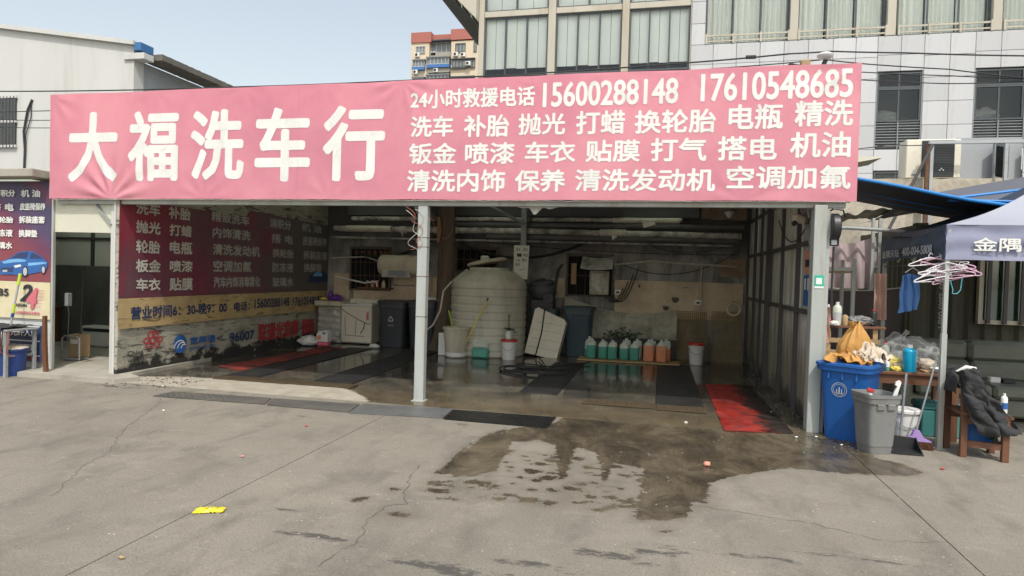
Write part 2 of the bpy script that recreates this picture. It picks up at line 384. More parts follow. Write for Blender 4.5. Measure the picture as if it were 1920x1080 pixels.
# ---------------------------------------------------------------- lettering
_gc = {}
def glyphs(text):
    if text not in _gc:
        c = bpy.data.curves.new('t', 'FONT'); c.body = text; c.resolution_u = 3
        o = bpy.data.objects.new('t', c); COL.objects.link(o); bpy.context.view_layer.update()
        me = bpy.data.meshes.new_from_object(o.evaluated_get(bpy.context.evaluated_depsgraph_get()))
        V = np.array([v.co[:2] for v in me.vertices]); F = [tuple(p.vertices) for p in me.polygons]
        lo, hi = V.min(0), V.max(0); V = (V-lo)/(hi-lo)
        bpy.data.objects.remove(o); bpy.data.curves.remove(c); bpy.data.meshes.remove(me)
        _gc[text] = (V, F)
    return _gc[text]
def letters(item, place, mt, parent, bold=.05, base=.004, cut=0, slant=0, name='lettering', label=None):
    """print item=(text,a0,a1,z0,z1) on a surface; place(a,z,d) gives the point d metres proud of it"""
    text, a0, a1, z0, z1 = item; V, F = glyphs(text); e = bold*(z1-z0)/2
    mb = MB(); offs = [(0,0)] if bold <= 0 else [(.98,.2),(.7,.7),(-.2,.98),(-.7,.7),(-.98,-.2),(-.7,-.7),(.2,-.98),(.7,-.7),(0,0)]
    A = a0+e+V[:,0]*(a1-a0-2*e); Z = z0+e+V[:,1]*(z1-z0-2*e)
    if slant: A = A+(Z-z0)*slant
    if cut:
        bm = bmesh.new(); vs = [bm.verts.new((a,z,0)) for a,z in zip(A,Z)]
        for f in F:
            try: bm.faces.new([vs[i] for i in f])
            except ValueError: pass
        for ax,lo,hi in ((0,A.min(),A.max()),(1,Z.min(),Z.max())):
            q = lo+cut
            while q < hi:
                co = (q,0,0) if ax == 0 else (0,q,0); no = (1,0,0) if ax == 0 else (0,1,0)
                bmesh.ops.bisect_plane(bm, geom=bm.verts[:]+bm.edges[:]+bm.faces[:], plane_co=co, plane_no=no); q += cut
        bm.verts.index_update(); A = np.array([v.co.x for v in bm.verts]); Z = np.array([v.co.y for v in bm.verts])
        F = [tuple(v.index for v in f.verts) for f in bm.faces]; bm.free()
    for k,(dx,dz) in enumerate(offs):
        mb.add([place(a+dx*e, z+dz*e, base+k*.0002) for a,z in zip(A,Z)], F)
    return ob(name, mb, mt, parent, label=label)

# ---------------------------------------------------------------- the ground
def sdf(P, poly):
    """signed distance, positive inside"""
    P = np.asarray(P, float); q = np.asarray(poly, float); d = np.full(len(P), 1e9); ins = np.zeros(len(P), bool)
    for i in range(len(q)):
        a, b = q[i], q[(i+1) % len(q)]; e = b-a; w_ = P-a
        t = np.clip((w_@e)/max(1e-12, e@e), 0, 1); d = np.minimum(d, np.hypot(*(w_-t[:,None]*e).T))
        c1 = (a[1] <= P[:,1]) & (b[1] > P[:,1]); c2 = (a[1] > P[:,1]) & (b[1] <= P[:,1]); cr = e[0]*w_[:,1]-e[1]*w_[:,0]
        ins ^= (c1 & (cr > 0)) | (c2 & (cr < 0))
    return np.where(ins, d, -d)
PUDDLE = [(-1.11,-0.6),(-1.69,-1.22),(-1.8,-1.97),(-1.77,-2.76),(-1.62,-2.83),(-1.39,-2.75),(-1.31,-2.52),(-1.39,-1.62),(-1.27,-1.54),(-1.16,-1.43),
          (-0.97,-1.58),(-0.77,-2.65),(-0.71,-2.59),(-0.75,-1.57),(-0.53,-1.74),(-0.4,-2.61),(-0.37,-2.52),(-0.36,-2.01),(-0.09,-2.09),(-0.1,-2.71),
          (-0.12,-3.36),(0.07,-3.33),(0.25,-3.2),(0.3,-2.84),(0.4,-2.87),(0.46,-2.33),(0.75,-2.01),(1.2,-1.66),(1.64,-1.68),(2.19,-1.58),(2.4,-1.4),
          (2.29,-1.16),(2.1,-1.0),(2.2,-0.67),(2.3,0.6),(-1.0,0.6)]
rg = random.Random(11)
DROPS = []
for i in range(120):
    x = rg.uniform(-1.75,.2); y = rg.uniform(-3.25,-1.9)
    r = rg.choice((.016,.022,.03,.04,.055)); DROPS.append((x,y,r*1.5,r))
for x,y,a,b in ((-1.72,-3.03,.06,.05),(-1.45,-2.93,.09,.045),(-1.62,-3.2,.1,.06),(-1.95,-3.28,.05,.04),(-2.1,-3.55,.06,.05),(-1.3,-2.98,.05,.035),(-1.5,-3.35,.07,.03),
                (-1.05,-2.45,.07,.04),(-.62,-2.85,.09,.04),(-.3,-2.95,.07,.04),(-.02,-3.05,.08,.04),(-.45,-3.1,.06,.03),(.1,-3.5,.04,.03),(-1.7,-3.75,.08,.04)): DROPS.append((x,y,a,b))
STAINS = [(-1.15,-4.45,.5,.16),(-.62,-4.25,.36,.10),(-.2,-4.0,.45,.12),(.05,-3.85,.3,.09),(-.35,-4.55,.4,.14),(-2.0,-4.25,.4,.08),(.6,-3.75,.7,.05),(1.2,-3.6,.7,.04),(-.05,-4.3,.3,.1),(-3.9,-1.3,.14,.05),(-5.2,-.75,.2,.07),(-7.2,-.55,.9,.12),(-6.8,-.3,.6,.14),(-2.15,-1.05,.3,.07),(-1.75,-1.5,.2,.1),(-2.4,-3.9,.5,.05)]
def slab_grid(name, x0, x1, y0, y1, st, parent, mt, fn, z=0.0, lip=.05):
    nx = max(1, round((x1-x0)/st)); ny = max(1, round((y1-y0)/st))
    X, Y = np.meshgrid(np.linspace(x0,x1,nx+1), np.linspace(y0,y1,ny+1)); P = np.c_[X.ravel(), Y.ravel()]
    q = np.arange((nx+1)*(ny+1)).reshape(ny+1,nx+1)
    F = np.c_[q[:-1,:-1].ravel(), q[:-1,1:].ravel(), q[1:,1:].ravel(), q[1:,:-1].ravel()].tolist()
    V = np.c_[P, np.full(len(P), z)]; n0 = len(V)
    bd = list(q[0,:])+list(q[1:,-1])+list(q[-1,-2::-1])+list(q[-2:0:-1,0])
    low = V[bd].copy(); low[:,2] -= lip; L = len(bd)
    F += [(int(bd[i]), n0+i, n0+(i+1)%L, int(bd[(i+1)%L])) for i in range(L)]
    mb = MB(); mb.v = np.r_[V,low].tolist(); mb.f = F
    o = ob(name, mb, mt, parent, at=(0,0,0) if parent is None else None)
    at = fn(P)
    for k,vals in at.items():
        a = o.data.attributes.new(k, 'FLOAT', 'POINT'); a.data.foreach_set('value', np.r_[vals, vals[bd]].astype(np.float32))
    return o
def arc(p0,p1,p2,n=24): return [((1-t_)**2*p0[0]+2*t_*(1-t_)*p1[0]+t_*t_*p2[0],(1-t_)**2*p0[1]+2*t_*(1-t_)*p1[1]+t_*t_*p2[1]) for t_ in np.linspace(0,1,n)]
TYRES = [arc((-1.6,-1.2),(-1.9,-3.4),(-4.6,-5.6)),arc((-.1,-1.2),(-.3,-3.6),(-2.9,-5.6)),arc((.4,-1.0),(.7,-3.2),(2.4,-5.6)),arc((1.75,-1.0),(2.0,-2.8),(3.9,-4.9)),arc((-5.4,-.9),(-5.6,-3.0),(-3.2,-5.6)),arc((-6.8,-1.0),(-7.2,-3.6),(-4.7,-5.6))]
def ground_attr(P):
    wet = sdf(P, PUDDLE)
    trk = sdf(P, [(-1.69,-1.0),(-1.85,-2.9),(-1.3,-2.9),(-1.3,-1.0)]) > 0
    uu = P[:,0]+.09*(P[:,1]+2)
    wet = np.where(trk, wet-.05*np.clip(np.sin(uu*46)-.2,0,1), wet)
    for x,y,a,b in DROPS:
        k = (np.abs(P[:,0]-x) < .4) & (np.abs(P[:,1]-y) < .4)
        d = min(a,b)*(1-np.hypot((P[k,0]-x)/a, (P[k,1]-y)/b)); wet[k] = np.maximum(wet[k], d)
    st = np.full(len(P), -1.0)
    for x,y,a,b in STAINS: st = np.maximum(st, 1-np.hypot((P[:,0]-x)/a, (P[:,1]-y)/b))
    ty = np.zeros(len(P))
    for pts in TYRES:
        q = np.array(pts); d = np.full(len(P), 9.0)
        for a,b in zip(q[:-1],q[1:]):
            e = b-a; t_ = np.clip(((P-a)@e)/(e@e),0,1); d = np.minimum(d, np.hypot(*(P-a-t_[:,None]*e).T))
        ty = np.maximum(ty, np.clip(1.25-d/.11,0,1))
    return {'wet': np.clip(wet,-1,1), 'stain': st, 'tyre': ty}

t = NT('yard_concrete'); p = t.pos()
big = t.noise(.45, 7, .62, p); mid = t.noise(2.6, 7, .65, t.mapv(p,(1,.45,1)), .4); fine = t.noise(70, 3, .6, p); grit = t.noise(260, 2, .5, p)
c = t.ramp(big, [(.3,(.19,.172,.137)),(.5,(.24,.219,.176)),(.7,(.275,.25,.2))])
c = t.mix(t.ramp(mid, [(.32,.75),(.5,0)]), c, (.145,.132,.108))
c = t.mix(t.ramp(t.noise(3.0,8,.78,t.mapv(p,(.7,1.3,1),(0,0,.25)),.6), [(.54,0),(.72,.6)]), c, (.33,.305,.25))
c = t.mix(t.ramp(t.noise(3.2,8,.75,t.mapv(p,(.35,1.4,1),(0,0,-.2)),1.2), [(.54,0),(.7,.42)]), c, (.175,.157,.125))
c = t.mix(t.ramp(t.noise(11,6,.8,t.mapv(p,(.8,1.3,1))), [(.60,0),(.67,.6)]), c, (.39,.365,.31))
c = t.mix(t.ramp(t.noise(22,6,.8,p), [(.36,.5),(.42,0)]), c, (.12,.11,.09))
c = t.mix(.75, c, t.ramp(fine, [(.25,.58),(.75,1.28)]), 'MULTIPLY'); c = t.mix(.5, c, t.ramp(grit, [(.3,.62),(.7,1.22)]), 'MULTIPLY')
sp = t.n('ShaderNodeTexVoronoi'); sp.inputs['Scale'].default_value = 16; t.link(p, sp.inputs['Vector'])
spk = t.math('MULTIPLY', t.step(sp.outputs['Distance'], .09, .05), t.step(t.noise(1.7,3,.5,p), .52, .6))
c = t.mix(spk, c, (.13,.12,.105))
c = t.mix(t.math('MULTIPLY', t.math('MULTIPLY', t.attr('tyre'), t.ramp(t.noise(3.5,7,.75,t.mapv(p,(1,.5,1))), [(.44,0),(.58,1)])), .34), c, (.12,.108,.085))
stn = t.step(t.math('ADD', t.attr('stain'), t.math('MULTIPLY_ADD', t.noise(7,8,.8,t.mapv(p,(.6,1.6,1))), 5.2, -3.05)), 0.0, .5)
c = t.mix(t.math('MULTIPLY', stn, .85), c, (.055,.05,.045))
wn_ = t.math('ADD', t.attr('wet'), t.math('ADD', t.math('MULTIPLY_ADD', t.noise(11,5,.65,p), .16, -.08), t.math('MULTIPLY_ADD', t.noise(38,5,.7,p), .09, -.045)))
wet = t.step(wn_, -.006, .014)
fringe = t.step(wn_, -.11, .0)
c = t.mix(t.math('MULTIPLY', fringe, .28), c, (.10,.085,.06))
wc = t.ramp(t.noise(2.1,8,.72,t.mapv(p,(1,.6,1)),.8), [(.34,(.04,.033,.025)),(.47,(.075,.061,.042)),(.56,(.118,.095,.063)),(.7,(.17,.14,.095))])
wc = t.mix(.5, wc, t.ramp(fine, [(.25,.7),(.75,1.15)]), 'MULTIPLY')
c = t.mix(wet, c, wc)
wr = t.ramp(t.noise(2.1,6,.65,p), [(.36,.07),(.5,.22),(.66,.55)])
rr = t.mix(wet, (.9,.9,.9), wr)
t.set(c, rr); t.bump(t.math('ADD', fine, t.math('MULTIPLY', grit, .5)), .22, .004)
mat('soil_joint', (.085,.076,.064), .95, .25, 4, .3, world=True)

ground = MB(); ground.box(-400,400,-400,400,-.5,-.02)
yard = ob('yard_ground', ground, 'yard_concrete', at=(0,0,0), kind='structure')
for nm_ in ('wet','stain'):
    a = yard.data.attributes.new(nm_, 'FLOAT', 'POINT'); a.data.foreach_set('value', [-1.0]*len(yard.data.vertices))
JX = (-3.07, 1.92)
g_ = .0045
slab_grid('slab', -9.0, JX[0]-g_, -5.6, -.30, .05, yard, 'yard_concrete', ground_attr)
slab_grid('slab', JX[0]+g_, JX[1]-g_, -5.6, -.30, .03, yard, 'yard_concrete', ground_attr)
slab_grid('slab', JX[1]+g_, 7.2, -5.6, 6.1, .06, yard, 'yard_concrete', ground_attr)
for x0,x1,y0,y1 in ((-60,-9.0-g_*2,-5.6,6.1),(-60,JX[0]-g_,-40,-5.6-.012),(JX[0]+g_,JX[1]-g_,-40,-5.6-.012),(JX[1]+g_,60,-40,-5.6-.012),(7.2+g_*2,60,-5.6,6.1)):
    slab_grid('slab', x0, x1, y0, y1, 6.0, yard, 'yard_concrete', lambda P: {'wet': np.full(len(P),-1.0), 'stain': np.full(len(P),-1.0), 'tyre': np.zeros(len(P))})
CR = random.Random(3)
def crack(pts, w):
    P = [Vector((x,y,0)) for x,y in pts]; path = []
    for a,b in zip(P[:-1],P[1:]):
        n = max(2, int((b-a).length/.06))
        for i in range(n):
            q = a.lerp(b, i/n); s = (b-a).normalized(); o = Vector((-s.y,s.x,0))*CR.uniform(-.022,.022); path.append(q+o)
    path.append(P[-1]); vs = []; fs = []
    for i,q in enumerate(path):
        s = (path[min(i+1,len(path)-1)]-path[max(i-1,0)]).normalized(); o = Vector((-s.y,s.x,0))
        ww = .5*w*CR.uniform(.15,1.3)*(.3 if i in (0,len(path)-1) else 1)
        vs += [q+o*ww+Vector((0,0,.0015)), q-o*ww+Vector((0,0,.0015))]
    for i in range(len(path)-1): fs.append((2*i,2*i+1,2*i+3,2*i+2))
    mb = MB(); mb.add(vs, fs); ob('crack', mb, 'soil_joint', yard)
crack([(-1.85,-4.62),(-1.79,-4.2),(-1.87,-3.9),(-1.87,-3.64),(-1.73,-3.54),(-1.83,-3.39),(-1.94,-2.96),(-1.99,-2.59)], .007)
crack([(-4.21,-4.15),(-4.56,-3.6),(-4.73,-3.16),(-5.31,-2.32),(-5.88,-1.22),(-6.1,-1.0)], .007)
crack([(.28,-2.94),(.6,-2.98),(1.08,-3.04),(1.45,-3.25),(1.9,-3.15)], .005)
crack([(-1.74,-2.87),(-1.24,-2.7),(-.77,-2.65),(-.2,-2.68)], .004)
crack([(-7.75,-1.41),(-8.3,-1.31),(-8.9,-1.25)], .006)
crack([(-4.7,-2.7),(-4.9,-2.5),(-5.0,-2.1),(-4.8,-1.9)], .004)

# ---------------------------------------------------------------- the shed floor
def floor_attr(P):
    dry = sdf(P, [(-7.8,-.4),(-3.42,-.45),(-3.9,.15),(-4.35,.5),(-5.2,.55),(-6.9,.45),(-7.8,.1)])
    return {'dry': np.clip(dry,-1,1), 'stain': np.clip(1.0-P[:,1],0,1)*(P[:,0] > -4.4)}
t = NT('shed_concrete'); p = t.pos()
fine = t.noise(60,3,.6,p); n1 = t.noise(1.3,7,.66,p,.5); n2 = t.noise(4.5,6,.65,p)
wc = t.ramp(n1, [(.3,(.035,.033,.03)),(.5,(.085,.078,.064)),(.66,(.19,.165,.125))])
wc = t.mix(t.math('MULTIPLY', t.attr('stain'), t.ramp(n2, [(.35,.2),(.6,1)])), wc, (.15,.118,.07))
wc = t.mix(.6, wc, t.ramp(fine, [(.25,.6),(.75,1.2)]), 'MULTIPLY')
dc = t.ramp(n2, [(.3,(.29,.26,.2)),(.6,(.40,.365,.295)),(.75,(.46,.43,.36))]); dc = t.mix(.5, dc, t.ramp(fine, [(.25,.7),(.75,1.15)]), 'MULTIPLY')
dr = t.step(t.math('ADD', t.attr('dry'), t.math('MULTIPLY_ADD', t.noise(5,6,.7,p), .34, -.17)), -.02, .05)
c = t.mix(dr, wc, dc)
wr = t.ramp(t.noise(1.1,5,.6,p), [(.36,.035),(.55,.12),(.7,.42)])
t.set(c, t.mix(dr, wr, (.88,.88,.88)))
t.bump(t.math('ADD', t.math('MULTIPLY', fine, dr), t.math('MULTIPLY', t.noise(7,2,.5,p), .08)), .12, .004)
floor_ = slab_grid('shed_floor', -7.66, 1.9, -.295, 6.05, .06, None, 'shed_concrete', floor_attr, z=.006, lip=.05)
floor_['kind'] = 'structure'
sill = MB()
sill.prism([(-9.0,-.42),(-7.35,-.40),(-7.2,-.1),(-7.55,.1),(-7.70,2.9),(-13.5,2.9),(-13.5,.0),(-9.2,.0)], lambda a,b,d: (a,b,d), -.02, .065)
mat('sill_concrete', (.38,.355,.30), .9, .12, 2, .3, 40, dirt=(.2,.18,.15), dsc=2.5, damt=.4, world=True)
ob('door_sill', sill, 'sill_concrete', at=(-8.4,0,0), kind='structure')

# drain gratings let into the floor
def grating(name, x0, x1, y0, y1, z, label, nx, ny, mt='grating_rust', bw=.0075, group=None):
    r = thing(name, label, 'grating', ((x0+x1)/2,(y0+y1)/2,z), group)
    a = MB(); a.box(x0,x1,y0,y1,z-.004,z+.002); ob('channel', a, 'skin_black_hole', r)
    b = MB(); w_ = bw
    for i in range(nx+1): x = x0+(x1-x0)*i/nx; b.box(x-w_/2,x+w_/2,y0,y1,z+.003,z+.016)
    for j in range(ny+1): y = y0+(y1-y0)*j/ny; b.box(x0-w_/2,x1+w_/2,y-w_/2,y+w_/2,z+.002,z+.014)
    ob('grid_bars', b, mt, r); return r
grating('drain_grating', -.95, .0, .55, .86, .012, 'rusty yellow drain grating in the floor before the two rubber mats', 26, 8)
grating('drain_grating', .02, .62, .50, .80, .012, 'rusty drain grating at the front end of the ribbed mat right of centre', 18, 8)
grating('drain_grating', -6.4, -5.2, .42, .66, .012, 'dull drain grating in the floor near the left poster wall', 34, 7)
grating('drain_grating', -5.18, -4.2, .44, .68, .012, 'dull drain grating left of the white centre post', 28, 7)

# ribbed rubber mats
def ribmat(x0, x1, y0, y1, label, skew=0.0, z=.012, name='rubber_mat', mt='rubber', ribs=True, group='black rubber floor mats'):
    mb = MB(); n = int((y1-y0)/.055)
    f = lambda a,b: x0+a*(x1-x0)+skew*(b)
    for i in range(n):
        b0, b1 = i/n, (i+1)/n; bm_ = (b0+b1)/2
        vs = [(f(0,b0),y0+b0*(y1-y0),z),(f(1,b0),y0+b0*(y1-y0),z),(f(1,b1-.2/n),y0+(b1-.2/n)*(y1-y0),z),(f(0,b1-.2/n),y0+(b1-.2/n)*(y1-y0),z)]
        top = [(a,b,c_+.008) for a,b,c_ in vs]
        mb.add(vs+top, [(4,5,6,7),(0,1,5,4),(1,2,6,5),(2,3,7,6),(3,0,4,7)])
    mb.add([(f(-.01,0),y0-.01,z-.004),(f(1.01,0),y0-.01,z-.004),(f(1.01,1),y1+.01,z-.004),(f(-.01,1),y1+.01,z-.004),
            (f(-.01,0),y0-.01,z+.002),(f(1.01,0),y0-.01,z+.002),(f(1.01,1),y1+.01,z+.002),(f(-.01,1),y1+.01,z+.002)],
           [(0,3,2,1),(4,5,6,7),(0,1,5,4),(1,2,6,5),(2,3,7,6),(3,0,4,7)])
    return ob(name, mb, mt, None, label, 'mat', group)
ribmat(-1.90,-1.36,1.08,4.4,'ribbed black rubber mat beside the coiled hose, centre of the floor')
ribmat(.0,.61,.84,5.0,'ribbed black rubber mat just left of the bright red carpet')
ribmat(-6.42,-5.9,.72,4.8,'flat black rubber mat running along the faded red carpet', .0)
ribmat(-4.98,-4.35,.74,4.9,'black rubber mat lying behind the white centre post', -.1)
def carpet(pts, label, mt, seed, group=None):
    mb = MB(); (ax,ay),(bx_,by),(cx,cy_),(dx,dy) = pts; rn = random.Random(seed)
    def fn(u,v):
        x = (ax*(1-u)+bx_*u)*(1-v)+(dx*(1-u)+cx*u)*v; y = (ay*(1-u)+by*u)*(1-v)+(dy*(1-u)+cy_*u)*v
        h = .016+.012*max(0,noise.noise(Vector((x*2.2,y*2.2,seed))))+.004*noise.noise(Vector((x*9,y*9,seed)))
        e = .012*noise.noise(Vector((x*5,y*5,seed+3)))
        return (x+e,y+e,h)
    mb.grid(24,60,fn,th=.008); return ob('red_carpet', mb, mt, None, label, 'carpet')
carpet([(.76,-.36),(1.50,-.26),(1.45,3.0),(.75,2.85)], 'bright red carpet runner beside the stained sheet metal wall', 'red_carpet', 2)
carpet([(-7.12,1.45),(-6.5,1.2),(-6.46,4.6),(-6.95,4.75)], 'faded dirty red carpet along the foot of the poster wall', 'red_carpet_old', 5)

# gutter covers in front of the shed
def cover(poly, label, mt, h=.012, studs=True, tilt=0):
    mb = MB(); r = thing('gutter_cover', label, 'metal plate', (sum(p_[0] for p_ in poly)/4, sum(p_[1] for p_ in poly)/4, 0), 'steel plates over the gutter')
    mb.prism(poly, lambda a,b,d: (a,b,d+tilt*(a-poly[0][0])), .003, .003+h); ob('plate', mb, mt, r)
    if studs:
        s_ = MB(); P = np.array(poly); x0,x1,y0,y1 = P[:,0].min(),P[:,0].max(),P[:,1].min(),P[:,1].max(); k = 0
        xs = np.arange(x0+.03,x1-.02,.045); ys = np.arange(y0+.03,y1-.02,.045); G = np.array([(x,y) for x in xs for y in ys]); ins = sdf(G,poly) > .02
        for i,(x,y) in enumerate(G[ins]):
            a = .8 if (round((x-x0)/.045)+round((y-y0)/.045)) % 2 else -.8
            c_,s2 = math.cos(a)*.016, math.sin(a)*.016; n_ = (-math.sin(a)*.005, math.cos(a)*.005); z = .003+h
            s_.add([(x-c_,y-s2,z),(x+n_[0],y+n_[1],z),(x+c_,y+s2,z),(x-n_[0],y-n_[1],z),(x,y,z+.004)], [(0,3,4),(3,2,4),(2,1,4),(1,0,4)])
        o = ob('tread', s_, mt, r); o['kind'] = 'stuff'
    return r
cover([(-6.22,-.95),(-4.66,-.90),(-4.80,-.55),(-6.20,-.62)], 'worn checker plate at the left end of the gutter', 'gutter_steel')
cover([(-4.62,-.92),(-3.52,-.95),(-3.60,-.5),(-4.77,-.56)], 'checker plate over the gutter, second from the left', 'gutter_steel')
mat('sheet_steel', (.16,.165,.165), .5, .15, 2, .12, 50, .3, dirt=(.1,.09,.075), dsc=2.5, damt=.4)
cover([(-3.50,-.98),(-2.38,-.86),(-2.42,-.36),(-3.56,-.47)], 'flat grey steel sheet over the gutter before the centre post', 'sheet_steel', .014, False)
mat('rubber_wet', (.012,.012,.013), .28, .2, 3, .15, 40)
cover([(-2.36,-.90),(-1.16,-.92),(-1.14,-.38),(-2.40,-.40)], 'wet black plate over the gutter beside the puddle', 'rubber_wet', .014, False)

# ---------------------------------------------------------------- the shed frame
shed = thing('car_wash_shed', 'open fronted steel car wash shed with white posts under the pink banner', 'shed', (-3,0,0))
mb = MB()
def corr(x0,x1,y0,y1,z0,z1,pitch_,h,mb,th=.004):
    n = int((x1-x0)/pitch_)*4
    def fn(u,v):
        k = (u*n) % 4; dz = h if k in (1,2) else 0
        return (x0+u*(x1-x0), y0+v*(y1-y0), z0+v*(z1-z0)+dz)
    mb.grid(n, 1, fn, th=th)
t = NT('added_fibreglass'); _tr = t.n('ShaderNodeBsdfTranslucent'); _tr.inputs[0].default_value = (.72,.76,.68,1); _mx = t.n('ShaderNodeMixShader'); _mx.inputs[0].default_value = .75
t.set((.6,.62,.55), .5); t.link(t.b.outputs[0], _mx.inputs[1]); t.link(_tr.outputs[0], _mx.inputs[2]); t.link(_mx.outputs[0], t.t.nodes['Material Output'].inputs[0])
for x0_,x1_,mt_ in ((-7.95,-6.8,0),(-6.8,-5.8,1),(-5.8,-3.8,0),(-3.8,-2.8,1),(-2.8,-.6,0),(-.6,.4,1),(.4,1.0,0),(1.0,2.05,0)):
    mb = MB(); corr(x0_,x1_-.004,.05,6.35,3.55,3.42,.2,.03,mb); ob('added_roof_light' if mt_ else 'roof', mb, 'added_fibreglass' if mt_ else 'roof_sheet', shed)  # translucent sheets are added, out of view, to let light into the shed
for y in (.1,1.6,3.1,4.6,5.75):
    mb = MB(); mb.box(-7.7,1.75,y-.04,y+.04,3.28-.015*y,3.38-.015*y); ob('beam', mb, 'steel_dark', shed)
for x in (-5.2,-3.0,-.7):
    mb = MB(); mb.box(x-.035,x+.035,.15,5.7,3.16,3.26); ob('rafter', mb, 'steel_dark', shed)
mb = MB(); mb.box(-8.75,2.0,-.03,.05,2.535,2.605,.006); ob('front_beam', mb, 'steel_pale', shed)
mb = MB(); mb.box(-3.065,-2.935,-.055,.055,.0,2.535,.008); mb.box(-3.085,-2.915,-.08,.08,.007,.016); pst = ob('post', mb, 'steel_pale', shed, label='white painted steel centre post with peeling paint')
mb = MB()
for z in (2.0,1.62,2.12,1.1): mb.box(-3.067,-2.933,-.057,.057,z,z+.008)
ob('weld_seam', mb, 'rust', pst)
mb = MB(); mb.box(1.665,1.80,-.1,.08,.0,2.56,.006); pil = ob('post', mb, 'steel_pale', shed, label='wide pale grey corner post at the right end')
mb = MB(); mb.box(1.802,1.845,-.05,.06,.0,2.50); ob('post_flange', mb, 'steel_pale', pil)
mb = MB(); mb.bar((1.70,-.02,2.0),(1.70,.75,2.62),.05); ob('brace', mb, 'steel_grey', shed)
mb = MB(); mb.bar((-3.0,.05,2.25),(-3.9,1.4,3.2),.045); ob('brace', mb, 'steel_grey', shed)
mb = MB(); mb.bar((-2.83,5.45,2.75),(-3.7,4.3,3.2),.07,.05); ob('brace', mb, 'steel_grey', shed)
mb = MB(); mb.box(-2.895,-2.775,5.45,5.55,0,3.3,.006); ob('post', mb, 'steel_grey', shed, label='grey inner post behind the water tank')
# banner back frame
fr = MB()
for z in (2.66,3.36,4.08): fr.box(-8.8,2.05,-.045,-.005,z-.02,z+.02)
for x in np.linspace(-8.78,2.03,9): fr.box(x-.02,x+.02,-.004,.036,2.60,4.10)
ob('banner_frame', fr, 'steel_grey', shed)
for x in np.linspace(-7.5,1.9,6):
    mb = MB(); mb.bar((x,.03,4.05),(x,1.2,3.56),.035); ob('stay', mb, 'steel_grey', shed)

# ---------------------------------------------------------------- the pink banner
BX0, BX1, BZ0, BZ1 = -8.83, 2.085, 2.605, 4.125
def bdisp(x, z):
    """wrinkles: soft waves, tension folds fanning from tie points, two sewn seams"""
    d = .006*noise.noise(Vector((x*.9,z*1.3,1.3)))+.003*noise.noise(Vector((x*3.1,z*2.2,5)))
    for cx,cz,amp,rad,ph in ((-7.75,2.6,.030,1.05,11),(-7.0,4.12,.009,.45,7),(-5.6,4.12,.010,.5,7),(-4.4,4.12,.008,.45,7),(-2.6,4.12,.010,.4,7),(.25,4.12,.009,.45,7),(1.2,4.12,.008,.4,7),(-2.4,2.6,.008,.45,7),(-.4,2.6,.007,.4,7),(-6.2,2.6,.011,.6,9),(-8.8,4.1,.012,.7,9),(2.08,4.12,.009,1.1,9),(2.08,2.6,.006,.9,8),(-3.3,4.12,.016,.65,10),
                             (-.6,4.12,.008,.5,9),(.9,2.6,.008,.6,10),(-1.9,4.12,.008,.5,9),(-4.3,2.6,.007,.6,9)):
        dx, dz = x-cx, z-cz; r = math.hypot(dx,dz)
        if r < rad: d += amp*(1-r/rad)**1.5*math.sin(ph*math.atan2(dz,dx)*1.1+cx)*min(1,(r/.32)**2)
    for sx in (-4.75,-1.58):
        d += .004*math.exp(-((x-sx)/.012)**2)
    e = min(x-BX0, BX1-x)
    return d
def bfold(u):
    return u
t = NT('banner_pink'); p = t.tc.outputs['Object']
n1 = t.noise(.6,6,.65,p); n2 = t.noise(2.2,6,.65,t.mapv(p,(1,1,.35)))
c = t.ramp(n1, [(.28,(.70,.27,.36)),(.45,(.79,.33,.415)),(.6,(.85,.385,.455)),(.78,(.89,.45,.51))])
c = t.mix(t.ramp(n2, [(.55,0),(.78,.4)]), c, (.80,.40,.45))
c = t.mix(t.ramp(t.noise(7,5,.7,p), [(.62,0),(.8,.35)]), c, (.90,.5,.52))
sp = t.n('ShaderNodeTexVoronoi'); sp.inputs['Scale'].default_value = 1.3; t.link(p, sp.inputs['Vector'])
c = t.mix(t.step(sp.outputs['Distance'], .022, .012), c, (.12,.05,.05))
t.set(c, .5)
wv = t.n('ShaderNodeTexWave'); wv.inputs['Scale'].default_value = 6; wv.inputs['Distortion'].default_value = 3; wv.bands_direction = 'Z'; t.link(p, wv.inputs['Vector'])
t.bump(t.math('ADD', t.math('MULTIPLY', wv.outputs['Fac'], .06), t.math('ADD', t.noise(10,4,.6,t.mapv(p,(1,1,.5))), t.math('MULTIPLY', t.noise(2.6,3,.5,t.mapv(p,(1,1,.16),(0,.6,0)),1.5), 1.4))), .3, .008)
_o = t.t.nodes['Material Output']; _tr = t.n('ShaderNodeBsdfTranslucent'); t.link(c, _tr.inputs[0]); _mx = t.n('ShaderNodeMixShader'); _mx.inputs[0].default_value = .35
t.link(t.b.outputs[0], _mx.inputs[1]); t.link(_tr.outputs[0], _mx.inputs[2]); t.link(_mx.outputs[0], _o.inputs[0])      # thin vinyl lets some light through
ban = thing('shop_banner', 'long faded pink vinyl shop banner with white lettering across the shed front', 'banner', (-3.4,-.1,BZ0))
mb = MB()
def bfn(u,v):
    x = BX0+u*(BX1-BX0); z = BZ0+v*(BZ1-BZ0)
    sag = .012*math.sin(u*37)*.3+.01*noise.noise(Vector((x*1.4,0,2)))
    zz = z+sag*(v**14+.6*(1-v)**14)
    return (x, -.1-bdisp(x,z), zz)
mb.grid(600, 84, bfn, th=.003); ob('sheet', mb, 'banner_pink', ban, smooth=50)
mat('banner_side', (.42,.12,.14), .6, .15, 2, .1)
